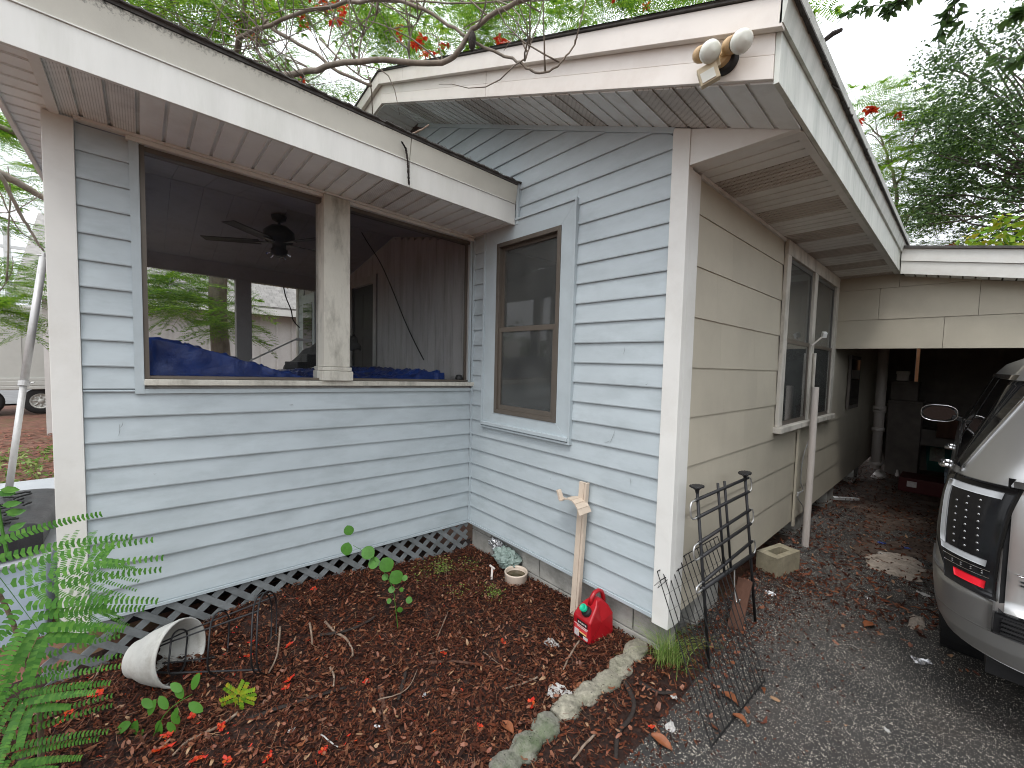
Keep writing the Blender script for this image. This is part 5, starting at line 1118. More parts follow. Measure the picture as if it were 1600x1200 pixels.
for (ut, vt, f, ub, vb) in ((1128, 752, .40, 1140, 900), (1138, 748, .54, 1152, 888)):
    a = PA_t.lerp(PB_t, f)+Vector((0, 0, -.008)); b = onA(tA(918)).lerp(onB(tB(866)), f); m = MB(); m.tube([a, b], .0075, 10); part('inner_bar', m, M_black, rk_, smooth=True)
c0 = onA(tA(918)).lerp(onB(tB(866)), .62); m = MB(); m.tube(catmull([c0, c0+Vector((.01, -.01, -.12)), c0+Vector((.03, -.02, -.20)), c0+Vector((.05, -.03, -.17))], 5), .0042, 8); part('end_loop', m, M_greyloop, rk_, smooth=True)
# ---- black wire grid panel, leaning across the corner
gr = thing('wire_grid_panel', 'thin black wire grid panel leaning on the white corner board', 'wire panel', (.4, -.1, -.25))
Q00 = pix(1027, 893, 1, -.045); Q10 = pix(1121, 838, 0, .175); Q01 = gp(1113, 1173)+Vector((0, 0, .004)); Q11 = gp(1196, 1068)+Vector((0, 0, .004))
def gq(a, b): return (Q00.lerp(Q10, a)).lerp(Q01.lerp(Q11, a), b)
for i in range(15):
    a = i/14; m = MB(); m.tube([gq(a, 0), gq(a, 1)], .0028, 5); part('wire', m, M_wire, gr)
for b in (0, .028, .062, .97, 1.0) if False else (0, .065, .985):
    m = MB(); m.tube([gq(0, b), gq(1, b)], .003, 5); part('wire', m, M_wire, gr)
m = MB()
for k in range(1, 9): b = .065+(.985-.065)*k/9; m.tube([gq(.0, b), gq(1, b)], .0009, 4)
part('cross_wires', m, M_wire, gr)
m = MB(); m.tube([gq(0, .065), gq(-.10, .075), gq(.0, .075), gq(-.06, .10), gq(.1, .085)], .0018, 5); part('catch_wire', m, M_wire, gr)
# ---- cinder block, board, pole
bl = thing('cinder_block', 'hollow concrete block lying on the driveway beside the pole', 'concrete block', (.24, 1.75, -.28))
def P2(u, v): return gp(u, v)
b0, b1, b2 = gp(1190, 893), gp(1222, 903), gp(1248, 886); ang = math.atan2(b2.y-b1.y, b2.x-b1.x)
bz = G(.24, 1.7)-.005; Mb = rotz(math.radians(76)); cb = (b1.x+b2.x)/2-.075, (b1.y+b2.y)/2+.0; bcx = Vector((.165, 1.735, 0))
def bb(x0, x1, y0, y1, z0, z1, mb): mb.obox(bcx+Mb@Vector(((x0+x1)/2, (y0+y1)/2, 0))+Vector((0, 0, bz+(z0+z1)/2)), (x1-x0, y1-y0, z1-z0), Mb)
m = MB(); hx, hy = .165, .083
bb(-hx, hx, -hy, -hy+.045, 0, .165, m); bb(-hx, hx, hy-.045, hy, 0, .165, m)
for xx in (-hx, hx-.075): bb(xx+.0005, xx+.0745, -hy+.045, hy-.045, 0, .164, m)
bb(-hx+.08, hx-.08, -hy+.045, hy-.045, 0, .05, m)
part('block_body', m, mat('yellowed_concrete', (.30, .265, .185), .95, .2, 12, .6, 90, dirt=(.12, .12, .06), damt=.5, dscale=7), bl)
pd = gp(1145, 985); m = MB(); m.beam(pd+Vector((0, .02, -.01)), pix(1165, 905, 1, pd.y+.16), .085, .02, (0, 1, 0)); top('brown_board', m, M_plank, 'short reddish brown board leaning behind the black rack', 'board', loc=pd, bevel=.003)
pb = gp(1258, 852); pl_ = thing('pvc_pole', 'dirty white plastic pipe standing upright in front of the paired window', 'pole', pb); ptp = pix(1274, 605, 0, pb.x)
m = MB(); m.tube([pb+Vector((0, 0, -.03)), pb.lerp(ptp, .5)+Vector((.003, 0, 0)), ptp], .029, 18); m.lathe([(.0275, 0), (.0275, -.05), (0, -.05)], ptp+Vector((0, 0, .0015)), n=18); part('pipe', m, M_pvc, pl_, smooth=False)
# conduit with little white lamp between the windows, cable
cd_ = thing('wall_spotlight', 'small white square sensor light on an arm between the paired windows', 'light', (.14, 2.62, 1.6))
m = MB(); m.tube([(.135, 2.66, .93), (.135, 2.66, 1.60)], .013, 8); part('conduit', m, M_oldwin, cd_, warp=True)
a1, a2 = pix(1268, 540, 0, .14), pix(1284, 527, 0, .19); m = MB(); m.tube([a1, a2], .008, 8); part('arm', m, M_pvc, cd_)
m = MB(); m.obox(pix(1288, 523, 0, .20), (.035, .05, .05), rotz(.5)@Matrix.Rotation(.4, 3, 'X')); part('head', m, M_lw if False else mat('clean_white', (.8, .8, .78), .4, .03), cd_, bevel=.004)
m = MB(); m.tube(catmull([(.14, 2.68, 1.02), (.16, 2.72, .96), (.15, 2.70, .85), (.105, 2.62, .6), (.10, 2.60, .35), (.11, 2.66, .25), (.10, 2.5, .22), (.12, 2.66, .08), (.10, 2.75, -.05)], 6), .005, 6); top('wall_cable', m, M_rail, 'thin loose cable running down the beige wall behind the pole', 'cable', loc=(.12, 2.65, .3), warp=True)
m = MB(); m.obox((.103, 2.50, .24), (.02, .05, .03), rotz(.1)); m.tube([(.10, 2.50, .25), (.13, 2.50, .27)], .005, 6); top('cable_clamp', m, M_rail, 'small metal clamp fixed low on the beige wall', 'clamp', loc=(.1, 2.5, .24), warp=True)
m = MB(); m.box(.0955, .112, 2.38, 2.43, -.05, .90); top('grey_wall_strip', m, M_beige, 'narrow beige batten strip under the paired window', 'strip', loc=(.1, 2.4, .2), warp=True)
# ---- inside the carport
dp = thing('drain_pipe', 'thick white drain stack by the inner carport wall', 'pipe', (.22, 6.6, -.3))
m = MB(); m.tube([(.22, 6.6, -.15), (.22, 6.6, 2.2)], .065, 16); m.tube([(.22, 6.6, -.35), (.30, 6.5, -.2)], .07, 12); part('pipe', m, M_pvc, dp, smooth=True)
for z in (.45, .75, .80, -.1): m = MB(); m.tube([(.22, 6.6, z), (.22, 6.6, z+.06)], .082, 16); part('coupling', m, M_pvc, dp, smooth=True)
for i, (a, b, r, lb) in enumerate((((1392, 734), (1385, 640), .025, 'leftmost of the three white poles leaning in the carport'), ((1401, 744), (1388, 630), .02, 'middle of the three white poles leaning in the carport'), ((1403, 745), (1396, 655), .018, 'rightmost of the three white poles leaning in the carport'))):
    p = pix(a[0], a[1], 2, -.3); p2 = pix(b[0], b[1], 1, p.y+.5); m = MB(); m.tube([p, p2], r, 8); top('white_pole', m, M_pvc, lb, 'pole', loc=p, group='white poles leaning in the carport')
bn = thing('storage_bin', 'dark green storage bin with a printed label at the back of the carport', 'bin', (.62, 6.6, -.3)); p = pix(1448, 735, 2, -.3); q = pix(1492, 690, 1, p.y)
m = MB(); z1 = pix(1450, 692, 1, p.y).z; m.hexa([(p.x, p.y, -.3), (q.x+.02, p.y, -.3), (q.x+.02, p.y+.45, -.3), (p.x, p.y+.45, -.3), (p.x-.04, p.y-.03, z1), (q.x+.05, p.y-.03, z1), (q.x+.05, p.y+.48, z1), (p.x-.04, p.y+.48, z1)]); part('tub', m, M_green, bn, bevel=.01)
m = MB(); m.box(p.x-.06, q.x+.07, p.y-.05, p.y+.5, z1+.002, z1+.04); part('lid', m, M_green, bn, bevel=.008)
m = MB(); m.box(p.x+.02, p.x+.20, p.y-.035, p.y-.024, z1-.30, z1-.06); part('paper_label', m, mat('bin_label', (.35, .36, .30), .6, .3, 14, dirt=(.25, .02, .04), damt=.8, dscale=8), bn)
tb = thing('folding_table', 'grey table against the back of the carport', 'table', (.55, 7.2, -.3)); p = pix(1405, 690, 1, 7.4); q = pix(1450, 655, 1, 7.4)
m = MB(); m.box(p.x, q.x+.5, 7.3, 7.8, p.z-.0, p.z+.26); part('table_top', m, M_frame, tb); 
for xx in (p.x+.03, q.x+.3): m = MB(); m.box(xx, xx+.04, 7.32, 7.36, -.35, p.z-.002); part('leg', m, M_frame, tb)
p = pix(1425, 770, 2, -.3); m = MB(); m.box(p.x-.15, p.x+.55, p.y, p.y+.5, -.3, -.10); rb = top('red_box', m, mat('dark_red_box', (.07, .008, .009), .5, .1), 'dark red box on the carport floor with a pale sticker', 'box', loc=(p.x, p.y, -.3), bevel=.01)
m = MB(); m.box(p.x-.06, p.x+.04, p.y-.006, p.y-.001, -.22, -.14); s_ = part('sticker', m, M_lw, rb)
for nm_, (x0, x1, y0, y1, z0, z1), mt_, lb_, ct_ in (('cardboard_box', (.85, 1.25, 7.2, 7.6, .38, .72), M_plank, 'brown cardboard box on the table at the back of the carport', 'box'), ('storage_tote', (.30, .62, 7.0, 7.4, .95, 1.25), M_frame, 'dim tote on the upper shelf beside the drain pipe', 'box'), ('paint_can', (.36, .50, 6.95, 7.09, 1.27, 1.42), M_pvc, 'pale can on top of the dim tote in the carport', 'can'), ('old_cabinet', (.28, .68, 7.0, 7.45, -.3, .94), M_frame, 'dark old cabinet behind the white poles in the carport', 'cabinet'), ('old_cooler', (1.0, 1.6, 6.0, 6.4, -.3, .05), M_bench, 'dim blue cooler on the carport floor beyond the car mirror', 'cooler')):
    m = MB(); m.box(x0, x1, y0, y1, z0, z1); m.box(x0-.008, x1+.008, y0-.008, y1+.008, z1-.05, z1+.004); top(nm_, m, mt_, lb_, ct_, loc=((x0+x1)/2, (y0+y1)/2, z0), bevel=.008)
m = MB()
m.box(.3, .7, 8.5, 8.55, .6, 1.9); top('gap_daylight_panel', m, M_orange, 'added orange panel standing in for the orange daylight in the carport back wall gap', 'panel', loc=(.5, 8.5, .6))  # added panel, its orange colour stands in for daylight in the gap
m = MB(); m.beam(gp(1300, 778), gp(1340, 780), .05, .03); top('loose_board', m, M_rail, 'short grey board on the dirt just inside the carport', 'board', loc=gp(1320, 780))
for (u, v, c_, lb, sz) in ((1378, 850, M_tarp, 'scrap of blue plastic on the ground left of another one, in front of the carport', .035), (1416, 858, M_tarp, 'scrap of blue plastic on the ground nearest the silver car, in front of the carport', .035), (1382, 868, M_paper, 'white paper scrap beside the broken concrete patch', .05), (1442, 930, M_paper, 'pale scrap close to the rear tyre of the silver car', .04), (1440, 1036, M_foil, 'torn foil wrapper under the rear of the silver car', .045), (1385, 1143, M_paper, 'tiny white scrap on the asphalt at the bottom right', .014), (1202, 928, M_foil, 'flattened clear plastic cup by the black rack', .04), (1048, 1138, M_paper, 'white shell shaped scrap on the asphalt edge', .03), (1053, 1090, M_paper, 'small white scrap near the grass tuft', .022), (863, 1008, M_paper, 'torn printed paper scrap in the mulch in front of the gas can', .045), (456, 1144, M_paper, 'white paper crumb in the mulch near the small seedling', .016), (663, 1088, M_foil, 'small silvery scrap in the mulch left of the edging stones', .014), (589, 1138, M_foil, 'small round silvery scrap beside the upright bark strip', .014), (875, 1085, M_paper, 'shredded white paper lying against the edging stones', .06), (1355, 935, M_foil, 'thin foil scrap on the asphalt by the rear tyre', .02)):
    p = gp(u, v); m = MB(); ax_ = rnd.uniform(0, 3)
    m.grid(lambda a, b: p+rotz(ax_)@Vector(((a-.5)*sz*2.0, (b-.5)*sz*(1.0+.5*math.sin(a*5)), .008+.022*sz/.04*abs(noise.noise(Vector((a*4, b*4, u)))))), 9, 7); top('paper_scrap' if c_ is M_paper else 'plastic_scrap', m, c_, lb, 'scrap', loc=p)

# ---- left side: pale platform, black cushion, leaning pole
pf = thing('pale_platform', 'pale blue platform with white top at the left edge', 'platform', (-2.9, -3.2, -.3))
m = MB(); m.box(-4.6, -2.42, -4.6, -2.62, -.3, .195); part('side_panels', m, M_bench, pf, bevel=.01)
m = MB(); m.box(-4.63, -2.40, -4.63, -2.60, .197, .22); part('top_sheet', m, M_benchw, pf, bevel=.006)
cu = thing('black_cushion', 'black wrinkled vinyl cushion lying on the pale platform', 'cushion', (-3.0, -2.9, .22))
def cush(a, b):
    th = b*2*math.pi; x = -2.43-.95*a; cx_ = math.cos(th); sz_ = math.sin(th); e = 1-.6*max(0, abs(a-.5)*2-.9)*10*.5
    return Vector((x-.0, -2.93-.30*cx_*(abs(cx_)**-.45 if abs(cx_) > .02 else 1)*e, .325+.100*sz_*(abs(sz_)**-.6 if abs(sz_) > .02 else 1)*e+.006*noise.noise(Vector((x*9, b*9, 0)))))
m = MB(); m.grid(cush, 40, 40); m.add([cush(0, j/40) for j in range(40)], [tuple(range(40))]); part('cover', m, M_seat, cu, smooth=True)
m = MB()
for i in range(46):
    x = -2.5-rnd.random()*.85; y = -3.18+rnd.random()*.46; z = .437; L = rnd.uniform(.05, .14); a = rnd.uniform(0, 3.14); pts = [Vector((x+math.cos(a+.3*math.sin(t*5))*L*(t-.5), y+math.sin(a)*L*(t-.5)+.012*math.sin(t*6+i), z+.004*math.sin(t*3))) for t in (0, .25, .5, .75, 1)]
    m.tube(pts, .006, 5)
setp(part('pattern_ridges', m, M_tyre, cu, smooth=True), kind='stuff')
pa, pb_ = pix(14, 764, 0, -2.75), pix(68, 402, 0, -3.1)
lp = thing('leaning_pole', 'grey telescopic pole leaning beside the porch corner', 'pole', pa); mid = pix(37, 600, 0, (-2.75-3.1)/2)
m = MB(); m.tube([pa, mid], .0165, 14); part('lower_tube', m, M_rail, lp, smooth=True); m = MB(); m.tube([mid, pb_], .020, 14); part('upper_tube', m, M_rail, lp, smooth=True)
m = MB(); dv = (pb_-mid).normalized(); m.tube([mid-dv*.012, mid+dv*.02], .026, 14); m.tube([mid+Vector((.0, .02, 0)), mid+Vector((0, .045, .01))], .006, 6); part('clamp_collar', m, M_rail, lp); m = MB(); m.tube([pb_, pb_+dv*.03], .012, 8); m.tube([pb_+dv*.01-Vector((0, .03, 0)), pb_+dv*.02+Vector((0, .02, 0))], .006, 6); part('tip', m, M_rail, lp)

# ================================================================== mulch, litter, small plants
BEDX0, BEDX1, BEDY0, BEDY1 = -1.79, .12, -2.85, .02
def scatter_chips(name, n, mtl, Lr, Wr, xr, yr, lift, keep=None, parent=None, curl=.15):
    V = []; Fq = []
    k = 0
    while k < n:
        x = rnd.uniform(*xr); y = rnd.uniform(*yr)
        if keep and not keep(x, y): k += 1; continue
        z = G(x, y)+rnd.random()*lift; L = rnd.uniform(*Lr); W_ = rnd.uniform(*Wr); a = rnd.uniform(0, 6.283); t = rnd.gauss(0, .32); r2 = rnd.gauss(0, .4)
        d = Vector((math.cos(a)*math.cos(t), math.sin(a)*math.cos(t), math.sin(t))); s_ = Vector((-math.sin(a), math.cos(a), math.sin(r2))).normalized(); u_ = d.cross(s_)
        c_ = Vector((x, y, z+.004)); b = len(V); cu_ = u_*L*curl*rnd.uniform(-1, 1)
        V += [c_-d*L*.5-s_*W_*.3+cu_, c_-d*L*.5+s_*W_*.3+cu_, c_+s_*W_*.5, c_+d*L*.5+s_*W_*rnd.uniform(.1, .4)+cu_, c_+d*L*.5-s_*W_*.2+cu_, c_-s_*W_*.5]
        Fq += [(b, b+1, b+2, b+5), (b+5, b+2, b+3, b+4)]; k += 1
    return setp(link(name, [tuple(p) for p in V], Fq, mtl, parent, loc=(0, 0, 0)), kind='stuff')
inb = lambda x, y: x < -.0+.10*noise.noise(Vector((0, y*3, 0)))
near = lambda x, y: (x-CAM.x)**2+(y-CAM.y)**2 < 4.6
scatter_chips('bark_mulch', 40000, M_chip, (.010, .030), (.004, .011), (BEDX0, BEDX1), (BEDY0, BEDY1), .018, lambda x, y: (inb(x, y) or rnd.random() < .35) and noise.noise(Vector((x*4, y*4, 8)))+rnd.random()*.7 > .12)
scatter_chips('fine_mulch', 26000, M_chip, (.006, .016), (.003, .006), (BEDX0, BEDX1), (BEDY0, BEDY1), .022, inb)
scatter_chips('fallen_leaves', 2300, M_litter, (.014, .036), (.008, .016), (BEDX0, .2), (BEDY0, BEDY1), .03, None, None, .3)
scatter_chips('flower_scraps', 420, M_flower, (.008, .022), (.003, .007), (BEDX0, .05), (BEDY0, -.6), .03, lambda x, y: rnd.random() < sst(-.4, -2.2, y), None, .3)
scatter_chips('large_bark', 2600, M_chip, (.028, .065), (.008, .018), (BEDX0, BEDX1), (BEDY0, BEDY1), .02, inb)
scatter_chips('mulch_needles', 3800, M_litter, (.03, .09), (.0010, .0018), (BEDX0, .1), (BEDY0, BEDY1), .03, None, None, .25)
edgek = lambda x, y: rnd.random() < math.exp(-((x-.16)/(.20+.12*sst(0, 1, y)))**2)*.9+.05+.25*sst(.9, 1.6, y)
scatter_chips('driveway_debris', 12000, M_chip, (.008, .030), (.004, .011), (.02, .85), (-1.6, 1.9), .012, edgek)
scatter_chips('driveway_leaves', 260, M_litter, (.025, .055), (.014, .026), (.05, 1.0), (-1.3, 2.8), .012, lambda x, y: rnd.random() < math.exp(-((x-.15)/.3)**2)+.06, None, .3)
scatter_chips('carport_litter', 7000, M_chip, (.015, .06), (.006, .02), (-.3, 1.6), (1.5, 7.5), .014, lambda x, y: rnd.random() < .9)
scatter_chips('carport_leaves', 500, M_litter, (.02, .05), (.01, .022), (-.2, 1.3), (1.2, 5.0), .016, None, None, .3)
V = []; Fq = []
for i in range(5200):      # loose grit on the asphalt
    x = rnd.uniform(.1, 1.7); y = rnd.uniform(-1.6, 2.4); s_ = rnd.uniform(.0012, .0034); c_ = Vector((x, y, dz_(x, y)+s_*.5)); b = len(V)
    V += [c_+Vector(q)*s_ for q in ((-1, -.6, -.5), (.9, -.8, -.5), (.7, .9, -.5), (-.8, .8, -.5), (.1, .1, .9))]; Fq += [(b, b+1, b+4), (b+1, b+2, b+4), (b+2, b+3, b+4), (b+3, b, b+4)]
setp(link('asphalt_grit', [tuple(p) for p in V], Fq, mat('grit_stone', (.3, .3, .3), .8, .2, 50, island=((.06, .055, .05), (.2, .18, .16), (.42, .39, .33), (.55, .52, .46))), None, loc=(0, 0, 0)), kind='stuff')
# broken pale concrete patches on the drive by the carport mouth
M_patch = mat('crumbled_concrete', (.34, .29, .24), .95, .3, 18, 1.0, 60, dirt=(.10, .07, .05), damt=.8, dscale=8)
for u, v, rx, ry, lb in ((1398, 885, .24, .42, 'crumbled pale concrete patch at the carport mouth'), (1432, 975, .05, .16, 'small pale concrete patch beside the rear tyre')):
    p = gp(u, v); m = MB()
    m.grid(lambda a, b: Vector((p.x+(a-.5)*2*rx*(.55+.45*math.sin(math.pi*b)), p.y+(b-.5)*2*ry, dz_(p.x, p.y)+.014-.03*max(abs(2*a-1), abs(2*b-1))**3+.012*noise.noise(Vector((a*7, b*9, u))))), 26, 30); top('concrete_patch', m, M_patch, lb, 'concrete patch', loc=p)
# individual larger sticks and bark strips lying in the bed
def stick(T, r, mtl, name, label, cat, grp=None, h=.012, flat=1.0, n=6):
    P = [gp(u, v)+Vector((0, 0, h)) for u, v in T]; m = MB(); Q = catmull(P, 4); m.tube([q+Vector((0, 0, rnd.uniform(-.002, .003))) for q in Q], [r*(1-.35*i/len(Q))*rnd.uniform(.85, 1.15) for i in range(len(Q))], n, flat=flat)
    return top(name, m, mtl, label, cat, loc=P[0], group=grp, smooth=True)
GS = 'fallen sticks on the mulch bed'
stick([(508, 975), (522, 990), (540, 1002), (550, 1018), (551, 1030)], .008, M_stick, 'fallen_stick', 'pale grey stick with white patches right of the plant cage', 'stick', GS, .016)
stick([(484, 978), (487, 998), (488, 1012)], .007, M_stick, 'fallen_stick', 'short brown stick standing between the cage and the pale stick', 'stick', GS, .02)
stick([(438, 985), (436, 1010), (432, 1035), (420, 1060)], .006, M_stick, 'fallen_stick', 'grey stick lying along the end of the plant cage', 'stick', GS, .03)
stick([(455, 1140), (300, 1172), (250, 1200)] if False else [(372, 1118), (340, 1140), (295, 1162), (270, 1185)], .007, M_stick, 'fallen_stick', 'long brown stick curving towards the bottom left corner', 'stick', GS)
stick([(516, 1048), (522, 1062), (521, 1078)], .006, M_stick, 'fallen_stick', 'short bent grey stick above the long dark bark strip', 'stick', GS, .018)
stick([(905, 1006), (890, 1030), (880, 1052)], .006, M_stick, 'fallen_stick', 'brown stick leaning from under the red gas can', 'stick', GS, .02)
stick([(840, 1062), (815, 1072), (790, 1079)], .005, M_stick, 'fallen_stick', 'pale short stick in the middle right of the mulch bed', 'stick', GS)
stick([(700, 1018), (675, 1024), (658, 1030)], .0035, M_stick, 'fallen_stick', 'thin pale twig beside a red blossom in the bed centre', 'stick', GS)
stick([(590, 1103), (620, 1095), (640, 1080), (652, 1055)], .003, M_stick, 'fallen_stick', 'thin arched twig right of the upright bark strip', 'stick', GS, .03)
stick([(500, 1150), (515, 1162), (528, 1172)], .0035, M_paper, 'fallen_stick', 'short straight white stick at the bottom of the bed', 'stick', GS)
stick([(755, 1022), (795, 1050), (838, 1068)], .0025, M_stick, 'fallen_stick', 'thin long twig running towards the edging stones', 'stick', GS)
stick([(160, 1042), (150, 1062), (128, 1090)], .004, M_stick, 'fallen_stick', 'pale crooked twig under the fern like sapling', 'stick', GS, .02)
stick([(1155, 1165), (900, 1190)] if False else [(930, 1150), (910, 1172), (895, 1192)], .006, M_stick, 'fallen_stick', 'brown stick right of the mossy edging stone', 'stick', GS)
stick([(700, 960), (690, 985), (682, 1005)], .0035, M_stick, 'fallen_stick', 'thin dark twig below the round leaved seedling', 'stick', GS, .02)
GB = 'dark bark strips on the mulch bed'
stick([(385, 1128), (430, 1112), (490, 1092), (540, 1078)], .014, M_char, 'bark_strip', 'long black bark strip below the plant cage', 'bark', GB, .012, .35)
stick([(500, 996), (540, 990), (570, 978), (588, 966)], .014, M_char, 'bark_strip', 'black bark strip crossing the pale grey stick', 'bark', GB, .018, .35)
stick([(655, 1040), (700, 1036), (752, 1042)], .014, M_plank, 'bark_strip', 'broad brown bark strip in the bed centre', 'bark', GB, .012, .3)
stick([(594, 1075), (602, 1120), (610, 1160)], .014, M_plank, 'bark_strip', 'grey brown bark strip lying upright at the bed front', 'bark', GB, .012, .3)
stick([(634, 1048), (630, 1070), (622, 1098)], .013, M_char, 'bark_strip', 'short black bark strip beside the thin arched twig', 'bark', GB, .012, .4)
stick([(975, 1068), (990, 1100), (985, 1125), (966, 1150), (962, 1190)], .013, M_char, 'bark_strip', 'long curved black bark strip between edging stones and asphalt', 'bark', GB, .014, .4)
stick([(1000, 1070), (1030, 1085), (1055, 1085)], .014, M_char, 'bark_strip', 'crumbly black bark piece under the grass tuft', 'bark', GB, .012, .5)
stick([(30, 1195), (70, 1172), (108, 1158)], .018, M_char, 'bark_strip', 'thick black bark strip in the bottom left corner', 'bark', GB, .012, .5)
for u, v, s_, lb in ((1033, 1165, .032, 'large brown leaf on the asphalt edge at the bottom'), (1155, 1128, .022, 'rust brown leaf under the grid panel foot'), (1358, 980, .035, 'rust brown leaf on the asphalt near the tyre'), (1192, 1083, .014, 'small orange brown leaf right of the grid panel'), (1105, 1018, .02, 'reddish leaf behind the black rack foot'), (1140, 1095, .03, 'pair of curled brown leaves under the grid panel'), (792, 1142, .028, 'pale brown curled leaf at the front of the bed'), (840, 1138, .02, 'small tan leaf beside the mossy edging stone'), (908, 1078, .02, 'yellow tan leaf on top of the edging stones')):
    p = gp(u, v); a_ = rnd.uniform(0, 6.28); m = MB(); L = s_*1.5; W_ = s_*.8; Ml = rotz(a_)
    m.grid(lambda a, b: p+Ml@Vector(((a-.5)*2*L, (b-.5)*2*W_*math.sin(math.pi*min(.97, max(.03, a)))**.7, .012+.012*(2*b-1)**2+.008*math.sin(a*4))), 8, 5); top('fallen_leaf', m, M_litter if True else 0, lb, 'leaf', loc=p, group='large fallen leaves', smooth=True)
# red blossoms dropped on the bed: one modelled, the rest copied
pm = MB()
for i in range(5):
    a = i*1.256+.2; d = Vector((math.cos(a), math.sin(a), 0)); t = Vector((-d.y, d.x, 0)); b = len(pm.v); e = (1, .8, .6, 1.1, .7)[i]
    pm.add([d*.002, d*.012*e+t*.009+Vector((0, 0, .006)), d*.024*e+t*.007+Vector((0, 0, .003)), d*.028*e-t*.002+Vector((0, 0, .008)), d*.020*e-t*.010+Vector((0, 0, .001)), d*.010*e-t*.006+Vector((0, 0, .005))], [(0, 1, 2, 3), (0, 3, 4, 5)])
proto = None
for i, (u, v, s_, lb) in enumerate(((152, 1090, 1.2, 'red blossom nearest the pot in the lower left'), (108, 1119, .9, 'red blossom below the sapling stem at the far left'), (253, 1178, 1.6, 'largest red blossom pile at the bottom edge'), (310, 1193, 1.2, 'red blossom at the bottom edge right of the pile'), (355, 1195, .9, 'red blossom at the bottom edge below the seedling'), (420, 1190, 1.0, 'red blossom at the bottom edge, third from the left'), (388, 1030, .8, 'red blossom inside the plant cage'), (312, 1058, .8, 'red blossom at the pot rim'), (452, 1068, 1.1, 'red blossom over a brown leaf right of the cage'), (448, 1080, .9, 'red blossom just below the one on the brown leaf'), (300, 1125, .8, 'red petal between the leafy seedlings'), (345, 1142, .9, 'red petal strip below the mimosa seedling'), (452, 1012, .9, 'red petal beside the grey stick at the cage end'), (572, 1070, .7, 'red blossom left of the short black bark strip'), (693, 1026, .9, 'red blossom at the thin pale twig'), (786, 1008, 1.0, 'red blossom in the open middle of the bed'), (830, 1104, 1.0, 'red blossom beside the edging stones'), (750, 1143, .9, 'red blossom by the pale curled leaf'), (490, 924, .8, 'red blossom close to the lattice'), (262, 1155, 1.0, 'red petals just above the bottom edge pile'), (1018, 1142, .6, 'tiny red petal on the asphalt edge'), (95, 1135, .7, 'small red petal in the bottom left'), (392, 1008, .7, 'red petal behind the cage rings'), (505, 1180, .8, 'red petal near the straight white stick'))):
    p = gp(u, v)+Vector((0, 0, .018))
    if proto is None: proto = link('red_blossom', pm.v, pm.f, M_flower, None, loc=(0, 0, 0)); o = proto
    else: o = proto.copy(); C.objects.link(o)
    o.location = p; o.rotation_euler = (rnd.uniform(-.4, .4), rnd.uniform(-.4, .4), rnd.uniform(0, 6.28)); o.scale = (s_,)*3; setp(o, lb, 'blossom', 'red blossoms dropped on the mulch')
# ---- fern like sapling in the left foreground
sp_ = thing('flame_tree_sapling', 'young feathery flame tree sapling in the bottom left foreground', 'sapling', (-1.18, -2.49, G(-1.18, -2.49)))
sb = Vector((-1.19, -2.50, G(-1.18, -2.49)-.02)); m = MB()
XS = -1.15
stem = [sb, pix(62, 1120, 0, XS), pix(42, 1040, 0, XS), pix(15, 960, 0, XS-.0), pix(-25, 880, 0, XS), pix(-30, 800, 0, XS)]
limb(m, stem, .010, .005, 8, 0, 5); part('stem', m, M_stick, sp_, smooth=True)
FS = [frond_mesh(L=1, a0=88, a1=42, npin=9, nleaf=24, lw=.0190, ll=.042, droop=.10+.05*i, pl=.85, seed=20+i, curl=.16) for i in range(3)]
ch = []
def sfrond(uv0, uv1, x0, x1, k, tilt=(0, 0, .5), s=1):
    a, b = pix(*uv0, 0, x0), pix(*uv1, 0, x1); d = (b-a); L = d.length; d.normalize(); n = ((CAM-a).normalized()+Vector(tilt)).normalized(); y_ = n.cross(d).normalized(); n = d.cross(y_)
    M = Matrix((d, y_, n)).transposed(); V, Fq, R, Rf = FS[k]; ch.append((place(V, M, a, L*s), Fq, 0)); ch.append((place(R, M, a, L*s), Rf, 0))
sfrond((-50, 840), (90, 1010), XS, -.95, 1, (0, 0, .6))
sfrond((30, 925), (205, 848), XS-.1, -1.35, 0, (0, 0, 1.2), .8)
sfrond((70, 960), (215, 925), XS-.2, -1.5, 2, (0, .3, 1.6), .7)
sfrond((-60, 1010), (62, 1110), XS, -.95, 2, (0, 0, .5))
sfrond((-50, 1100), (42, 1215), XS, -.95, 1, (0, 0, .5))
arr_obj('fronds', ch, M_leaff, sp_)
m = MB(); lv = []; lf = []; q0 = pix(-5, 765, 0, -1.3); limb(m, [pix(12, 870, 0, -1.25), pix(2, 820, 0, -1.28), q0], .006, .003, 6); part('shoot', m, M_leafs, sp_)
for (u, v, du) in ((2, 790, 1), (-3, 775, -1), (8, 800, 1), (12, 830, 1), (0, 765, 1), (10, 805, 1), (-6, 770, 1)):
    b = len(lv); lv += leaf6(pix(u, v, 0, -1.28), (0, du*.6, rnd.uniform(-.3, .4)), (1, 0, .4), .05, .026); lf.append(tuple(range(b, b+6)))
link('young_leaves', [tuple(p) for p in lv], lf, M_leafs, sp_)
def pf(u, v, P, off=0):
    d = RT*((u-800)/F)+UP*(-(v-600)/F)+_f; return CAM+d*((Vector(P)-CAM).dot(_f)+off)
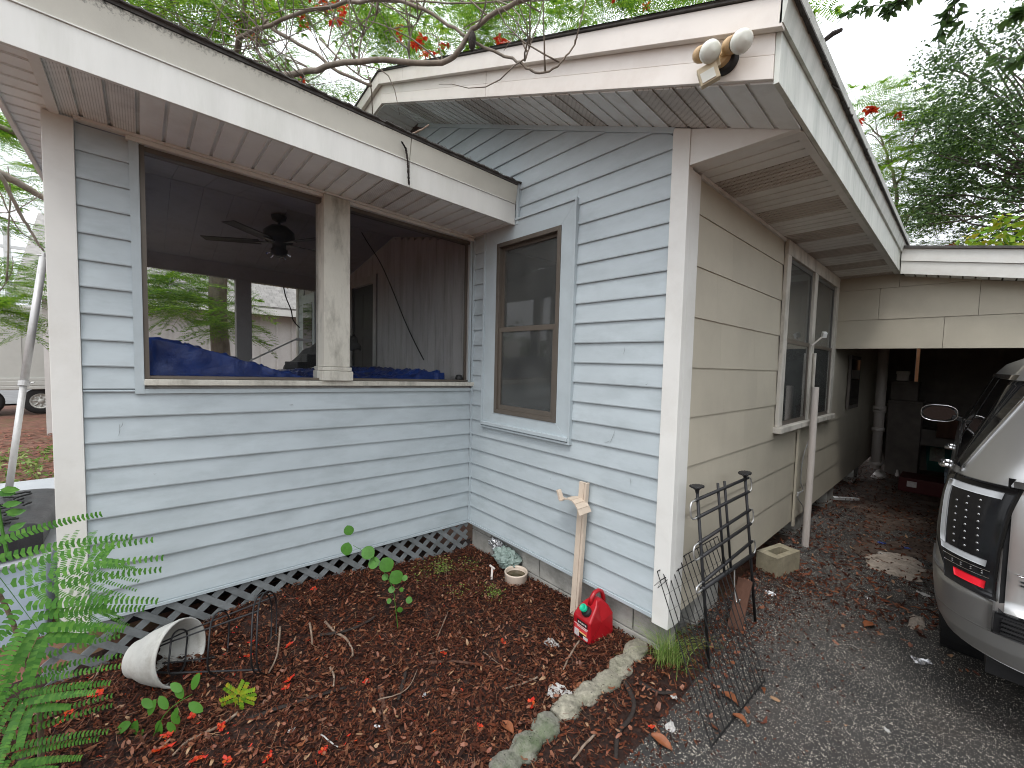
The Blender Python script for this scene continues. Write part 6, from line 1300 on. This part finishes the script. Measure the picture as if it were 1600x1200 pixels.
# ---- round leaved seedling
def seedling(name, label, base_uv, stem_uv, x0, x1, leaves, mtl, wid, scl, r=.0026):
    b = gp(*base_uv); t = thing(name, label, 'seedling', b); P = [b]+[pf(u, v, b) for (u, v) in stem_uv]
    m = MB(); limb(m, P, r, r*.5, 6); part('stem', m, M_leafs, t); 
    for (u, v, L, ang, tilt) in leaves:
        p = pf(u, v, b); d = RT*math.cos(ang)+UP*math.sin(ang)-_f*tilt; n = (-_f+Vector((0, 0, .8))).normalized(); q = leafround(p, d, n, L*scl, wid*L*scl); link('leaf', q[0], q[1], mtl, t, smooth=True)
    return t
def leafround(p, d, n, L, W_):
    d = Vector(d).normalized(); s_ = d.cross(Vector(n)).normalized(); n = s_.cross(d); vs = [tuple(p)]; k = 9
    for i in range(k+1):
        t = i/k
        w_ = W_*math.sin(math.pi*t)**.6; vs += [tuple(p+d*L*t+s_*w_*.5+n*(-.10*L*t*t+.06*w_)), tuple(p+d*L*t+n*(-.10*L*t*t)), tuple(p+d*L*t-s_*w_*.5+n*(-.10*L*t*t+.06*w_))]
    vs = vs[1:]; return vs, [(3*i, 3*i+1, 3*i+4, 3*i+3) for i in range(k)]+[(3*i+1, 3*i+2, 3*i+5, 3*i+4) for i in range(k)]
seedling('round_leaf_seedling', 'seedling with large round green leaves in front of the lattice', (622, 985), [(618, 950), (612, 915), (585, 875), (552, 852)], 0, -.05,
    [(548, 836, .030, 1.9, .1), (540, 868, .038, 1.4, 0), (566, 858, .040, -.5, .1), (575, 882, .036, .3, .1), (598, 872, .044, -1.0, .1), (612, 893, .042, -.9, 0), (606, 905, .020, 2.5, 0), (628, 905, .018, .4, 0), (617, 922, .020, 3.0, 0), (612, 938, .016, 3.4, 0), (634, 936, .020, -.3, 0), (624, 948, .018, -1.4, 0), (626, 925, .014, 1.2, 0)], M_leafs, .95, 2.1)
sg = seedling('leafy_seedling', 'low seedling with pointed dark green leaves below the white pot', (240, 1150), [(255, 1120), (275, 1100), (300, 1085)], 0, .05,
    [(205, 1130, .040, 3.6, 0), (215, 1125, .044, -1.9, 0), (232, 1118, .034, 1.2, 0), (250, 1125, .036, -1.7, 0), (262, 1108, .032, 2.2, 0), (270, 1112, .030, -1.2, 0), (285, 1092, .032, 2.0, 0), (295, 1098, .034, -.6, 0), (300, 1078, .036, 1.2, 0), (285, 1080, .030, 2.6, 0), (240, 1105, .030, 2.6, 0), (262, 1128, .026, -1.0, 0), (225, 1140, .026, -2.2, 0), (278, 1105, .026, -1.9, 0)], M_leaff, .50, 2.1)
ms_ = thing('mimosa_seedling', 'tiny bright seedling with feathery leaflets beside the plant cage', 'seedling', gp(372, 1110)); b = gp(372, 1110); m = MB(); cen = pf(372, 1088, b); m.tube([b, cen], .0016, 5); part('stem', m, M_leafs, ms_); lv = []; lf = []
for ang, L in ((1.2, .055), (.3, .05), (-.4, .05), (-1.5, .045), (2.4, .05), (3.6, .055)):
    d = RT*math.cos(ang)+UP*math.sin(ang)*.8; s_ = d.cross(-_f).normalized()
    for k in range(1, 8):
        for sd_ in (-1, 1): q = len(lv); lv += leaf6(cen+d*L*1.5*k/7, s_*sd_+d*.4, -_f, .024, .014); lf.append(tuple(range(q, q+6)))
link('leaflets', [tuple(p) for p in lv], lf, M_leafb, ms_)
# ---- ground weeds near the bowl and by the lattice
def weed(u, v, n, rad, label, sz=.011, h=.05):
    b = gp(u, v); t = thing('small_leaved_weed', label, 'weed', b, 'small leaved weeds in the mulch'); lv = []; lf = []; m = MB()
    for i in range(n):
        x = b.x+rnd.gauss(0, rad); y = b.y+rnd.gauss(0, rad*.8); z = G(x, y)+.01+rnd.random()*h; q = len(lv); a = rnd.uniform(0, 6.28); lv += leaf6(Vector((x, y, z)), (math.cos(a), math.sin(a), .2), (rnd.uniform(-.5, .5), rnd.uniform(-.5, .5), 1), sz*rnd.uniform(.7, 1.2), sz*.8); lf.append(tuple(range(q, q+6)))
        if i % 6 == 0: m.tube([(x, y, G(x, y)), (x, y, z)], .0007, 4)
    link('leaves', [tuple(p) for p in lv], lf, mat('weed_leaf', (.2, .3, .05), .5, .2, 30, island=((.10, .20, .03), (.20, .32, .05), (.32, .42, .10)), trans=.3) if 'weed_leaf' not in bpy.data.materials else bpy.data.materials['weed_leaf'], t); setp(part('stems', m, M_stick, t), kind='stuff')
weed(690, 895, 210, .055, 'bushy small leaved weed in front of the lattice corner', h=.09)
weed(735, 888, 60, .06, 'thin straggling weed right of the bushy one')
weed(770, 932, 110, .05, 'flat small leaved weed beside the bowl'); weed(712, 928, 30, .05, 'sparse small leaved weed between the bushy and the flat one')
weed(655, 905, 40, .07, 'sparse weed close to the lattice end')
# ---- grass tuft at the corner
gt = thing('grass_tuft', 'tuft of long green grass beside the edging at the house corner', 'grass', gp(1045, 1035)); V = []; Fq = []
for i in range(240):
    c_ = gp(1045, 1035)+Vector((rnd.gauss(0, .035), rnd.gauss(0, .035), 0)); a = rnd.uniform(0, 6.283); L = rnd.uniform(.10, .31); o_ = rnd.uniform(.5, 1.5); d = Vector((math.cos(a), math.sin(a), 0)); s_ = Vector((-d.y, d.x, 0))*.0016; q = len(V)
    for k in range(5): t = k/4; V += [c_+d*L*o_*t*t*.8+Vector((0, 0, L*t*(1-.35*o_*t*t)))-s_*(1-t*.9), c_+d*L*o_*t*t*.8+Vector((0, 0, L*t*(1-.35*o_*t*t)))+s_*(1-t*.9)]
    Fq += [(q+2*k, q+2*k+1, q+2*k+3, q+2*k+2) for k in range(4)]
link('blades', [tuple(p) for p in V], Fq, M_grass, gt)
# grass and weeds under the house corner and the side yard
V, Fq = leafcloud([(rnd.uniform(-9, -4), rnd.uniform(-7, -3), -.24) for _ in range(220)], 20, .05, .14, .3); arr_obj('yard_weeds', [(V, Fq, 0)], M_grass, None, (0, 0, 0), kind='stuff')
V = []; Fq = []
for k in range(9000):
    x = rnd.uniform(-12, -3.5); y = rnd.uniform(-8, -2.7); a = rnd.uniform(0, 6.28); L = rnd.uniform(.02, .07); d = Vector((math.cos(a), math.sin(a), rnd.uniform(-.2, .2)))*L; s_ = Vector((-d.y, d.x, .01))*.3; c_ = Vector((x, y, -.245+rnd.random()*.02)); q = len(V); V += [c_-d, c_+s_, c_+d, c_-s_]; Fq.append((q, q+1, q+2, q+3))
setp(link('yard_mulch', [tuple(p) for p in V], Fq, mat('red_yard_mulch', (.2, .06, .04), .85, .3, 20, island=((.10, .035, .022), (.2, .06, .035), (.28, .11, .07), (.09, .05, .03))), None, loc=(0, 0, 0)), kind='stuff')

# ================================================================== silver sport utility
CX, CY, CZ = 2.075, .60, -.305
su = thing('silver_suv', 'silver sport utility vehicle parked nose first into the carport', 'car', (CX, CY, CZ))
rows = [(.40, .88, .10, 4.9), (.44, .93, .03, 5.0), (.52, .965, .0, 5.05), (.62, .985, -.02, 5.06), (.72, .995, -.025, 5.07), (.80, 1.0, .0, 5.08), (.95, 1.0, .012, 5.07), (1.05, .992, .02, 5.03), (1.12, .985, .03, 4.96), (1.17, .975, .035, 4.6), (1.20, .968, .038, 3.95), (1.24, .958, .042, 3.82), (1.28, .945, .05, 3.75), (1.40, .900, .10, 3.58), (1.52, .855, .165, 3.40), (1.64, .810, .235, 3.22), (1.74, .770, .30, 3.08), (1.81, .725, .36, 2.95), (1.86, .64, .46, 2.8), (1.885, .5, .62, 2.6), (1.895, .3, .85, 2.35)]
def row(z):
    for a, b in zip(rows, rows[1:]):
        if a[0] <= z <= b[0]: t = (z-a[0])/(b[0]-a[0]); return [a[i]+(b[i]-a[i])*t for i in (1, 2, 3)]
    return list(rows[-1][1:]) if z > 1 else list(rows[0][1:])
RC = .30
def carp(s, z, off=0, side=-1):
    """point on the shell: s<0 along the tail, 0..RC*pi/2 round the rear corner, beyond along the flank"""
    w_, y0, y1 = row(z); r = min(RC, w_*.6); A = r*math.pi/2
    if s < 0: x = w_-r+s; y = y0-.035*(1-(x/(w_-r))**2); n = (0, -1)
    elif s < A: f = s/r; x = w_-r+r*math.sin(f); y = y0+r-r*math.cos(f); n = (math.sin(f), -math.cos(f))
    else: x = w_; y = y0+r+(s-A); n = (1, 0)
    return Vector((CX+side*(x+n[0]*off), CY+y+n[1]*off, CZ+z))
def loop(z):
    w_, y0, y1 = row(z); r = min(RC, w_*.6); pts = []
    for k in range(13):
        x = -(w_-r)+2*(w_-r)*k/12; pts.append((x, y0-.035*(1-(x/(w_-r))**2)))
    for k in range(1, 9): f = k/8*math.pi/2; pts.append((w_-r+r*math.sin(f), y0+r-r*math.cos(f)))
    for k in range(1, 25): pts.append((w_, y0+r+(y1-r-y0-r)*k/24))
    for k in range(1, 9): f = k/8*math.pi/2; pts.append((w_-r+r*math.cos(f), y1-r+r*math.sin(f)))
    for k in range(1, 13): x = (w_-r)-2*(w_-r)*k/12; pts.append((x, y1+.02*(1-(x/(w_-r))**2)))
    for k in range(1, 9): f = k/8*math.pi/2; pts.append((-(w_-r)-r*math.sin(f), y1-r+r*math.cos(f)))
    for k in range(1, 25): pts.append((-w_, y1-r-(y1-r-y0-r)*k/24))
    for k in range(1, 8): f = k/8*math.pi/2; pts.append((-(w_-r)-r*math.cos(f), y0+r-r*math.sin(f)))
    return [(CX+x, CY+y, CZ+z) for x, y in pts]
zz = []
for a, b in zip(rows, rows[1:]):
    k = 2 if b[0]-a[0] > .07 else 1
    for i in range(k): zz.append(a[0]+(b[0]-a[0])*i/k)
zz.append(rows[-1][0]); LP = [loop(z) for z in zz]; n_ = len(LP[0]); V = [p for l in LP for p in l]; Fs = []
for j in range(len(LP)-1):
    for i in range(n_): Fs.append((j*n_+i, j*n_+(i+1) % n_, (j+1)*n_+(i+1) % n_, (j+1)*n_+i))
Fs.append(tuple(range(n_-1, -1, -1))); Fs.append(tuple((len(LP)-1)*n_+i for i in range(n_)))
body = link('body', V, Fs, M_paint, su, smooth=True)
WY = (1.17, 4.10)
for wy in WY:
    cm = MB(); cm.lathe([(0, -1.2), (.475, -1.2), (.475, 1.2), (0, 1.2)], (CX, CY+wy, CZ+.40), Matrix.Rotation(math.pi/2, 3, 'Y'), 40)
    co = part('cutter', cm, M_tyre, su); mod = body.modifiers.new('arch', 'BOOLEAN'); mod.object = co; mod.operation = 'DIFFERENCE'; mod.solver = 'EXACT'
bpy.context.view_layer.update(); dg = bpy.context.evaluated_depsgraph_get(); nm = bpy.data.meshes.new_from_object(body.evaluated_get(dg)); body.modifiers.clear(); body.data = nm
for o in [o for o in C.objects if o.name.startswith('cutter')]: bpy.data.objects.remove(o)
m = MB(); m.box(CX-.80, CX+.80, CY+.25, CY+4.8, CZ+.28, CZ+.42); part('chassis', m, M_bplas, su)
for wy in WY:
    for sx in (-1, 1):
        m = MB(); m.lathe([(.47, -.13), (.47, .13)], (CX+sx*.83, CY+wy, CZ+.40), Matrix.Rotation(math.pi/2, 3, 'Y'), 32); part('wheel_arch_liner', m, M_bplas, su)
        wh = sub('wheel', su); cxw = CX+sx*.835; Mw = Matrix.Rotation(math.pi/2*sx, 3, 'Y')
        m = MB(); m.lathe([(.24, -.13), (.34, -.138), (.385, -.12), (.402, -.08), (.405, 0), (.402, .08), (.385, .12), (.34, .138), (.24, .13)], (cxw, CY+wy, CZ+.405), Mw, 48)
        for k in range(48):
            a = k*2*math.pi/48
            for tt in (-.08, -.028, .028, .08): m.obox((cxw+tt, CY+wy+.404*math.cos(a+tt), CZ+.405+.404*math.sin(a+tt)), (.044, .034, .012), Matrix.Rotation(a+tt+math.pi/2, 3, 'X'))
        part('tyre', m, M_tyre, wh)
        m = MB(); m.lathe([(.245, .135), (.25, .12), (.22, .09), (.215, -.05)], (cxw, CY+wy, CZ+.405), Mw, 40); m.lathe([(0, .10), (.055, .10), (.06, .08)], (cxw, CY+wy, CZ+.405), Mw, 20)
        for k in range(6): a = k*math.pi/3; m.obox((cxw+sx*.09, CY+wy+.13*math.cos(a), CZ+.405+.13*math.sin(a)), (.03, .05, .20), Matrix.Rotation(a+math.pi/2, 3, 'X'))
        part('rim', m, M_chrome, wh)
def patch(name, poly, mtl, off, n=12, side=-1, label=None, smooth=True, edge=.0):
    """four sided patch on the shell; poly = (s,z) corners bl, br, tr, tl"""
    (a, b, c_, d) = poly; m = MB()
    def fn(u, v):
        s_ = (a[0]*(1-u)+b[0]*u)*(1-v)+(d[0]*(1-u)+c_[0]*u)*v; z = (a[1]*(1-u)+b[1]*u)*(1-v)+(d[1]*(1-u)+c_[1]*u)*v; return carp(s_, z, off, side)
    m.grid(fn, n, n); k = len(m.v); W_ = n+1
    m.v += [tuple(p) for p in [fn(i/n, j/n) for j in range(n+1) for i in range(n+1)]]
    # give it a rim that goes back to the shell
    def fn0(u, v):
        s_ = (a[0]*(1-u)+b[0]*u)*(1-v)+(d[0]*(1-u)+c_[0]*u)*v; z = (a[1]*(1-u)+b[1]*u)*(1-v)+(d[1]*(1-u)+c_[1]*u)*v; return carp(s_, z, -.004, side)
    m.v = m.v[:k]; rim = [i for i in range(W_)]+[j*W_+n for j in range(1, W_)]+[n*W_+i for i in range(n-1, -1, -1)]+[j*W_ for j in range(n-1, 0, -1)]
    for r_ in rim: m.v.append(tuple(fn0((r_ % W_)/n, (r_//W_)/n)))
    q = len(rim)
    for i in range(q): m.f.append((rim[i], rim[(i+1) % q], k+(i+1) % q, k+i)); m.m.append(0)
    o = part(name, m, mtl, su, smooth=smooth); 
    if label: o['label'] = label
    return o
for sd_ in (-1, 1):
    # rear lamp: smoked housing, C shaped tube, LED dots, red reflector
    q_ = dict(side=sd_)
    patch('tail_lamp', [(.10, .735), (.30, .745), (.36, 1.235), (.085, 1.235)], M_lens, .012, 14, **q_)
    patch('tail_lamp_edge', [(.302, .78), (.40, .90), (.47, 1.23), (.362, 1.235)], M_lens, .008, 10, **q_)
    patch('light_tube', [(.30, .90), (.335, .905), (.385, 1.20), (.345, 1.20)], M_tube, .0155, 8, **q_)
    patch('light_tube', [(.135, .865), (.325, .875), (.333, .903), (.132, .893)], M_tube, .0155, 8, **q_)
    patch('light_tube', [(.13, 1.175), (.346, 1.175), (.352, 1.205), (.13, 1.205)], M_tube, .0155, 8, **q_)
    patch('red_reflector', [(.135, .770), (.245, .775), (.25, .808), (.13, .803)], M_redl, .0155, 8, **q_)
    patch('chrome_line', [(.12, .818), (.30, .825), (.30, .828), (.12, .821)], M_chrome, .0145, 6, **q_); patch('chrome_line', [(.12, .848), (.31, .855), (.31, .858), (.12, .851)], M_chrome, .0145, 6, **q_)
    m = MB()
    for j in range(8):
        for i in range(3 if j < 7 else 2):
            p = carp(.165+i*.048+.004*j, .925+j*.032, .013, sd_); m.lathe([(.0, .003), (.004, .002), (.0055, 0)], p, (p-Vector((CX+sd_*.6, CY+.5, p.z))).normalized().to_track_quat('Z', 'Y').to_matrix(), 8)
    for j in range(2):
        for i in range(4): p = carp(.145+i*.038, .832+j*.009, .013, sd_); m.lathe([(.0, .003), (.003, .002), (.004, 0)], p, (p-Vector((CX+sd_*.6, CY+.5, p.z))).normalized().to_track_quat('Z', 'Y').to_matrix(), 8)
    part('led_dots', m, M_led, su)
    # bumper wrap
    patch('bumper_corner', [(-.30, .43), (.86, .47), (.83, .60), (-.30, .585)], M_paint, .012, 24, **q_)
    patch('bumper_upper', [(.125, .586), (.83, .601), (.60, .80), (.11, .730)], M_paint, .009, 18, **q_)
    # quarter glass with chrome surround, side glass, pillars
    patch('quarter_glass', [(.36, 1.262), (1.55, 1.285), (1.50, 1.70), (.25, 1.70)], M_cglass, .004, 16, **q_)
    for zz_ in (): pass
    for P_ in ([(.345, 1.248), (3.5, 1.265), (3.5, 1.284), (.345, 1.262)], [(.347, 1.261), (.359, 1.262), (.249, 1.70), (.237, 1.70)], [(.237, 1.702), (2.9, 1.702), (2.9, 1.728), (.237, 1.728)]): patch('chrome_trim', P_, M_chrome, .008, 14, **q_)
    patch('side_glass', [(1.62, 1.286), (2.50, 1.286), (2.44, 1.70), (1.57, 1.70)], M_cglass, .004, 10, **q_); patch('side_glass', [(2.57, 1.286), (3.45, 1.286), (2.90, 1.69), (2.52, 1.70)], M_cglass, .004, 10, **q_)
    for s0 in (1.60, 2.55): patch('door_seam', [(s0-.003, .52), (s0+.003, .52), (s0+.003, 1.27), (s0-.003, 1.27)], M_bplas, .0015, 6, **q_)
    for s0 in (1.72, 2.72):
        p = carp(s0, 1.07, .035, sd_); m = MB(); m.tube(catmull([carp(s0-.10, 1.07, .0, sd_), carp(s0-.09, 1.07, .035, sd_), carp(s0, 1.07, .042, sd_), carp(s0+.09, 1.07, .035, sd_), carp(s0+.10, 1.07, 0, sd_)], 4), .016, 10, flat=1.0); part('door_handle', m, M_chrome, su, smooth=True)
    mr = sub('wing_mirror', su); pm_ = Vector((CX+sd_*1.12, CY+3.45, CZ+1.30))
    m = MB(); m.grid(lambda a, b: pm_+Vector((.135*math.copysign(abs(math.cos(2*math.pi*a))**.7, math.cos(2*math.pi*a))*(math.sin(math.pi*b*.5+.02)), .10*math.cos(math.pi*b*.5), .085*math.copysign(abs(math.sin(2*math.pi*a))**.8, math.sin(2*math.pi*a))*(math.sin(math.pi*b*.5+.02)))), 32, 8); part('mirror_housing', m, M_paint, mr, smooth=True)
    m = MB(); m.tube([pm_+Vector((.135*math.copysign(abs(math.cos(t))**.7, math.cos(t)), 0, .085*math.copysign(abs(math.sin(t))**.8, math.sin(t)))) for t in [k*2*math.pi/32 for k in range(32)]], .004, 6, closed=True); part('mirror_rim', m, M_chrome, mr, smooth=True)
    m = MB(); m.lathe([(0, 0), (.12, 0)], pm_+Vector((0, .012, 0)), Matrix.Rotation(math.pi/2, 3, 'X')@Matrix.Diagonal((1, .62, 1)), 24); part('mirror_glass', m, M_cglass, mr)
    m = MB(); m.beam(pm_-Vector((sd_*.09, -.03, .03)), Vector((CX+sd_*.93, CY+3.5, CZ+1.24)), .06, .05); part('mirror_arm', m, M_bplas, mr, bevel=.01)
    pass
    patch('headlamp', [(-.0, 1.0), (.1, 1.0), (.1, 1.1), (0, 1.1)], M_paint, .001, 2, **q_) if False else None
# tailgate panel and seam, rear glass, plate recess, step pad
def tail(x0, x1, z0, z1, off, name, mtl, n=10, bev=0):
    m = MB()
    def fn(u, v, o=off):
        x = x0+(x1-x0)*u; z = z0+(z1-z0)*v; w_, y0, _ = row(z); r = min(RC, w_*.6); fl = w_-r
        ax = abs(x)
        y = y0-.035*(1-(min(ax, fl)/fl)**2) if ax <= fl else y0+r-math.sqrt(max(0, r*r-(ax-fl)**2))
        return Vector((CX+x, CY+y-o, CZ+z))
    m.grid(fn, n*2, n); k = len(m.v); W_ = n*2+1; rim = [i for i in range(W_)]+[j*W_+n*2 for j in range(1, n+1)]+[n*W_+i for i in range(n*2-1, -1, -1)]+[j*W_ for j in range(n-1, 0, -1)]
    for r_ in rim: m.v.append(tuple(fn((r_ % W_)/(n*2), (r_//W_)/n, -.004)))
    for i in range(len(rim)): m.f.append((rim[i], rim[(i+1) % len(rim)], k+(i+1) % len(rim), k+i)); m.m.append(0)
    return part(name, m, mtl, su, smooth=True)
tail(-.775, .775, .70, 1.262, .010, 'tailgate_panel', M_paint)
tail(-.79, .79, .685, 1.27, .002, 'tailgate_seam', M_bplas)
tail(-.74, .74, 1.285, 1.72, .006, 'rear_glass', M_cglass)
tail(-.80, .80, .588, .690, .014, 'step_pad_frame', M_bplas)
for k_ in range(4): tail(-.78, .78, .604+k_*.020, .614+k_*.020, .024, 'step_pad_rib', M_bplas, 6)
tail(-.25, .25, .80, .98, .018, 'plate_recess', M_bplas)
tail(-.40, .40, 1.00, 1.05, .022, 'chrome_strip', M_chrome); tail(-.745, -.66, .868, .874, .0125, 'badge_letters', M_chrome, 3)
tail(-.735, -.69, .842, .849, .0125, 'badge_letters', M_bplas, 3); tail(-.735, -.67, .826, .833, .0125, 'badge_letters', M_bplas, 3)
m = MB(); m.box(CX-.42, CX+.42, CY+5.07, CY+5.11, CZ+.7, CZ+1.05); part('front_grille', m, M_bplas, su)
for sx in (-1, 1): m = MB(); m.box(CX+sx*.70-.2, CX+sx*.70+.2, CY+4.92, CY+5.075, CZ+.88, CZ+1.05); part('headlamp', m, M_lens, su, bevel=.02)
m = MB(); w_ = .70
m.hexa([(CX-.80, CY+3.79, CZ+1.27), (CX+.80, CY+3.79, CZ+1.27), (CX+.80, CY+3.77, CZ+1.27), (CX-.80, CY+3.77, CZ+1.27), (CX-.66, CY+3.09, CZ+1.74), (CX+.66, CY+3.09, CZ+1.74), (CX+.66, CY+3.07, CZ+1.74), (CX-.66, CY+3.07, CZ+1.74)]); part('windscreen', m, M_cglass, su)
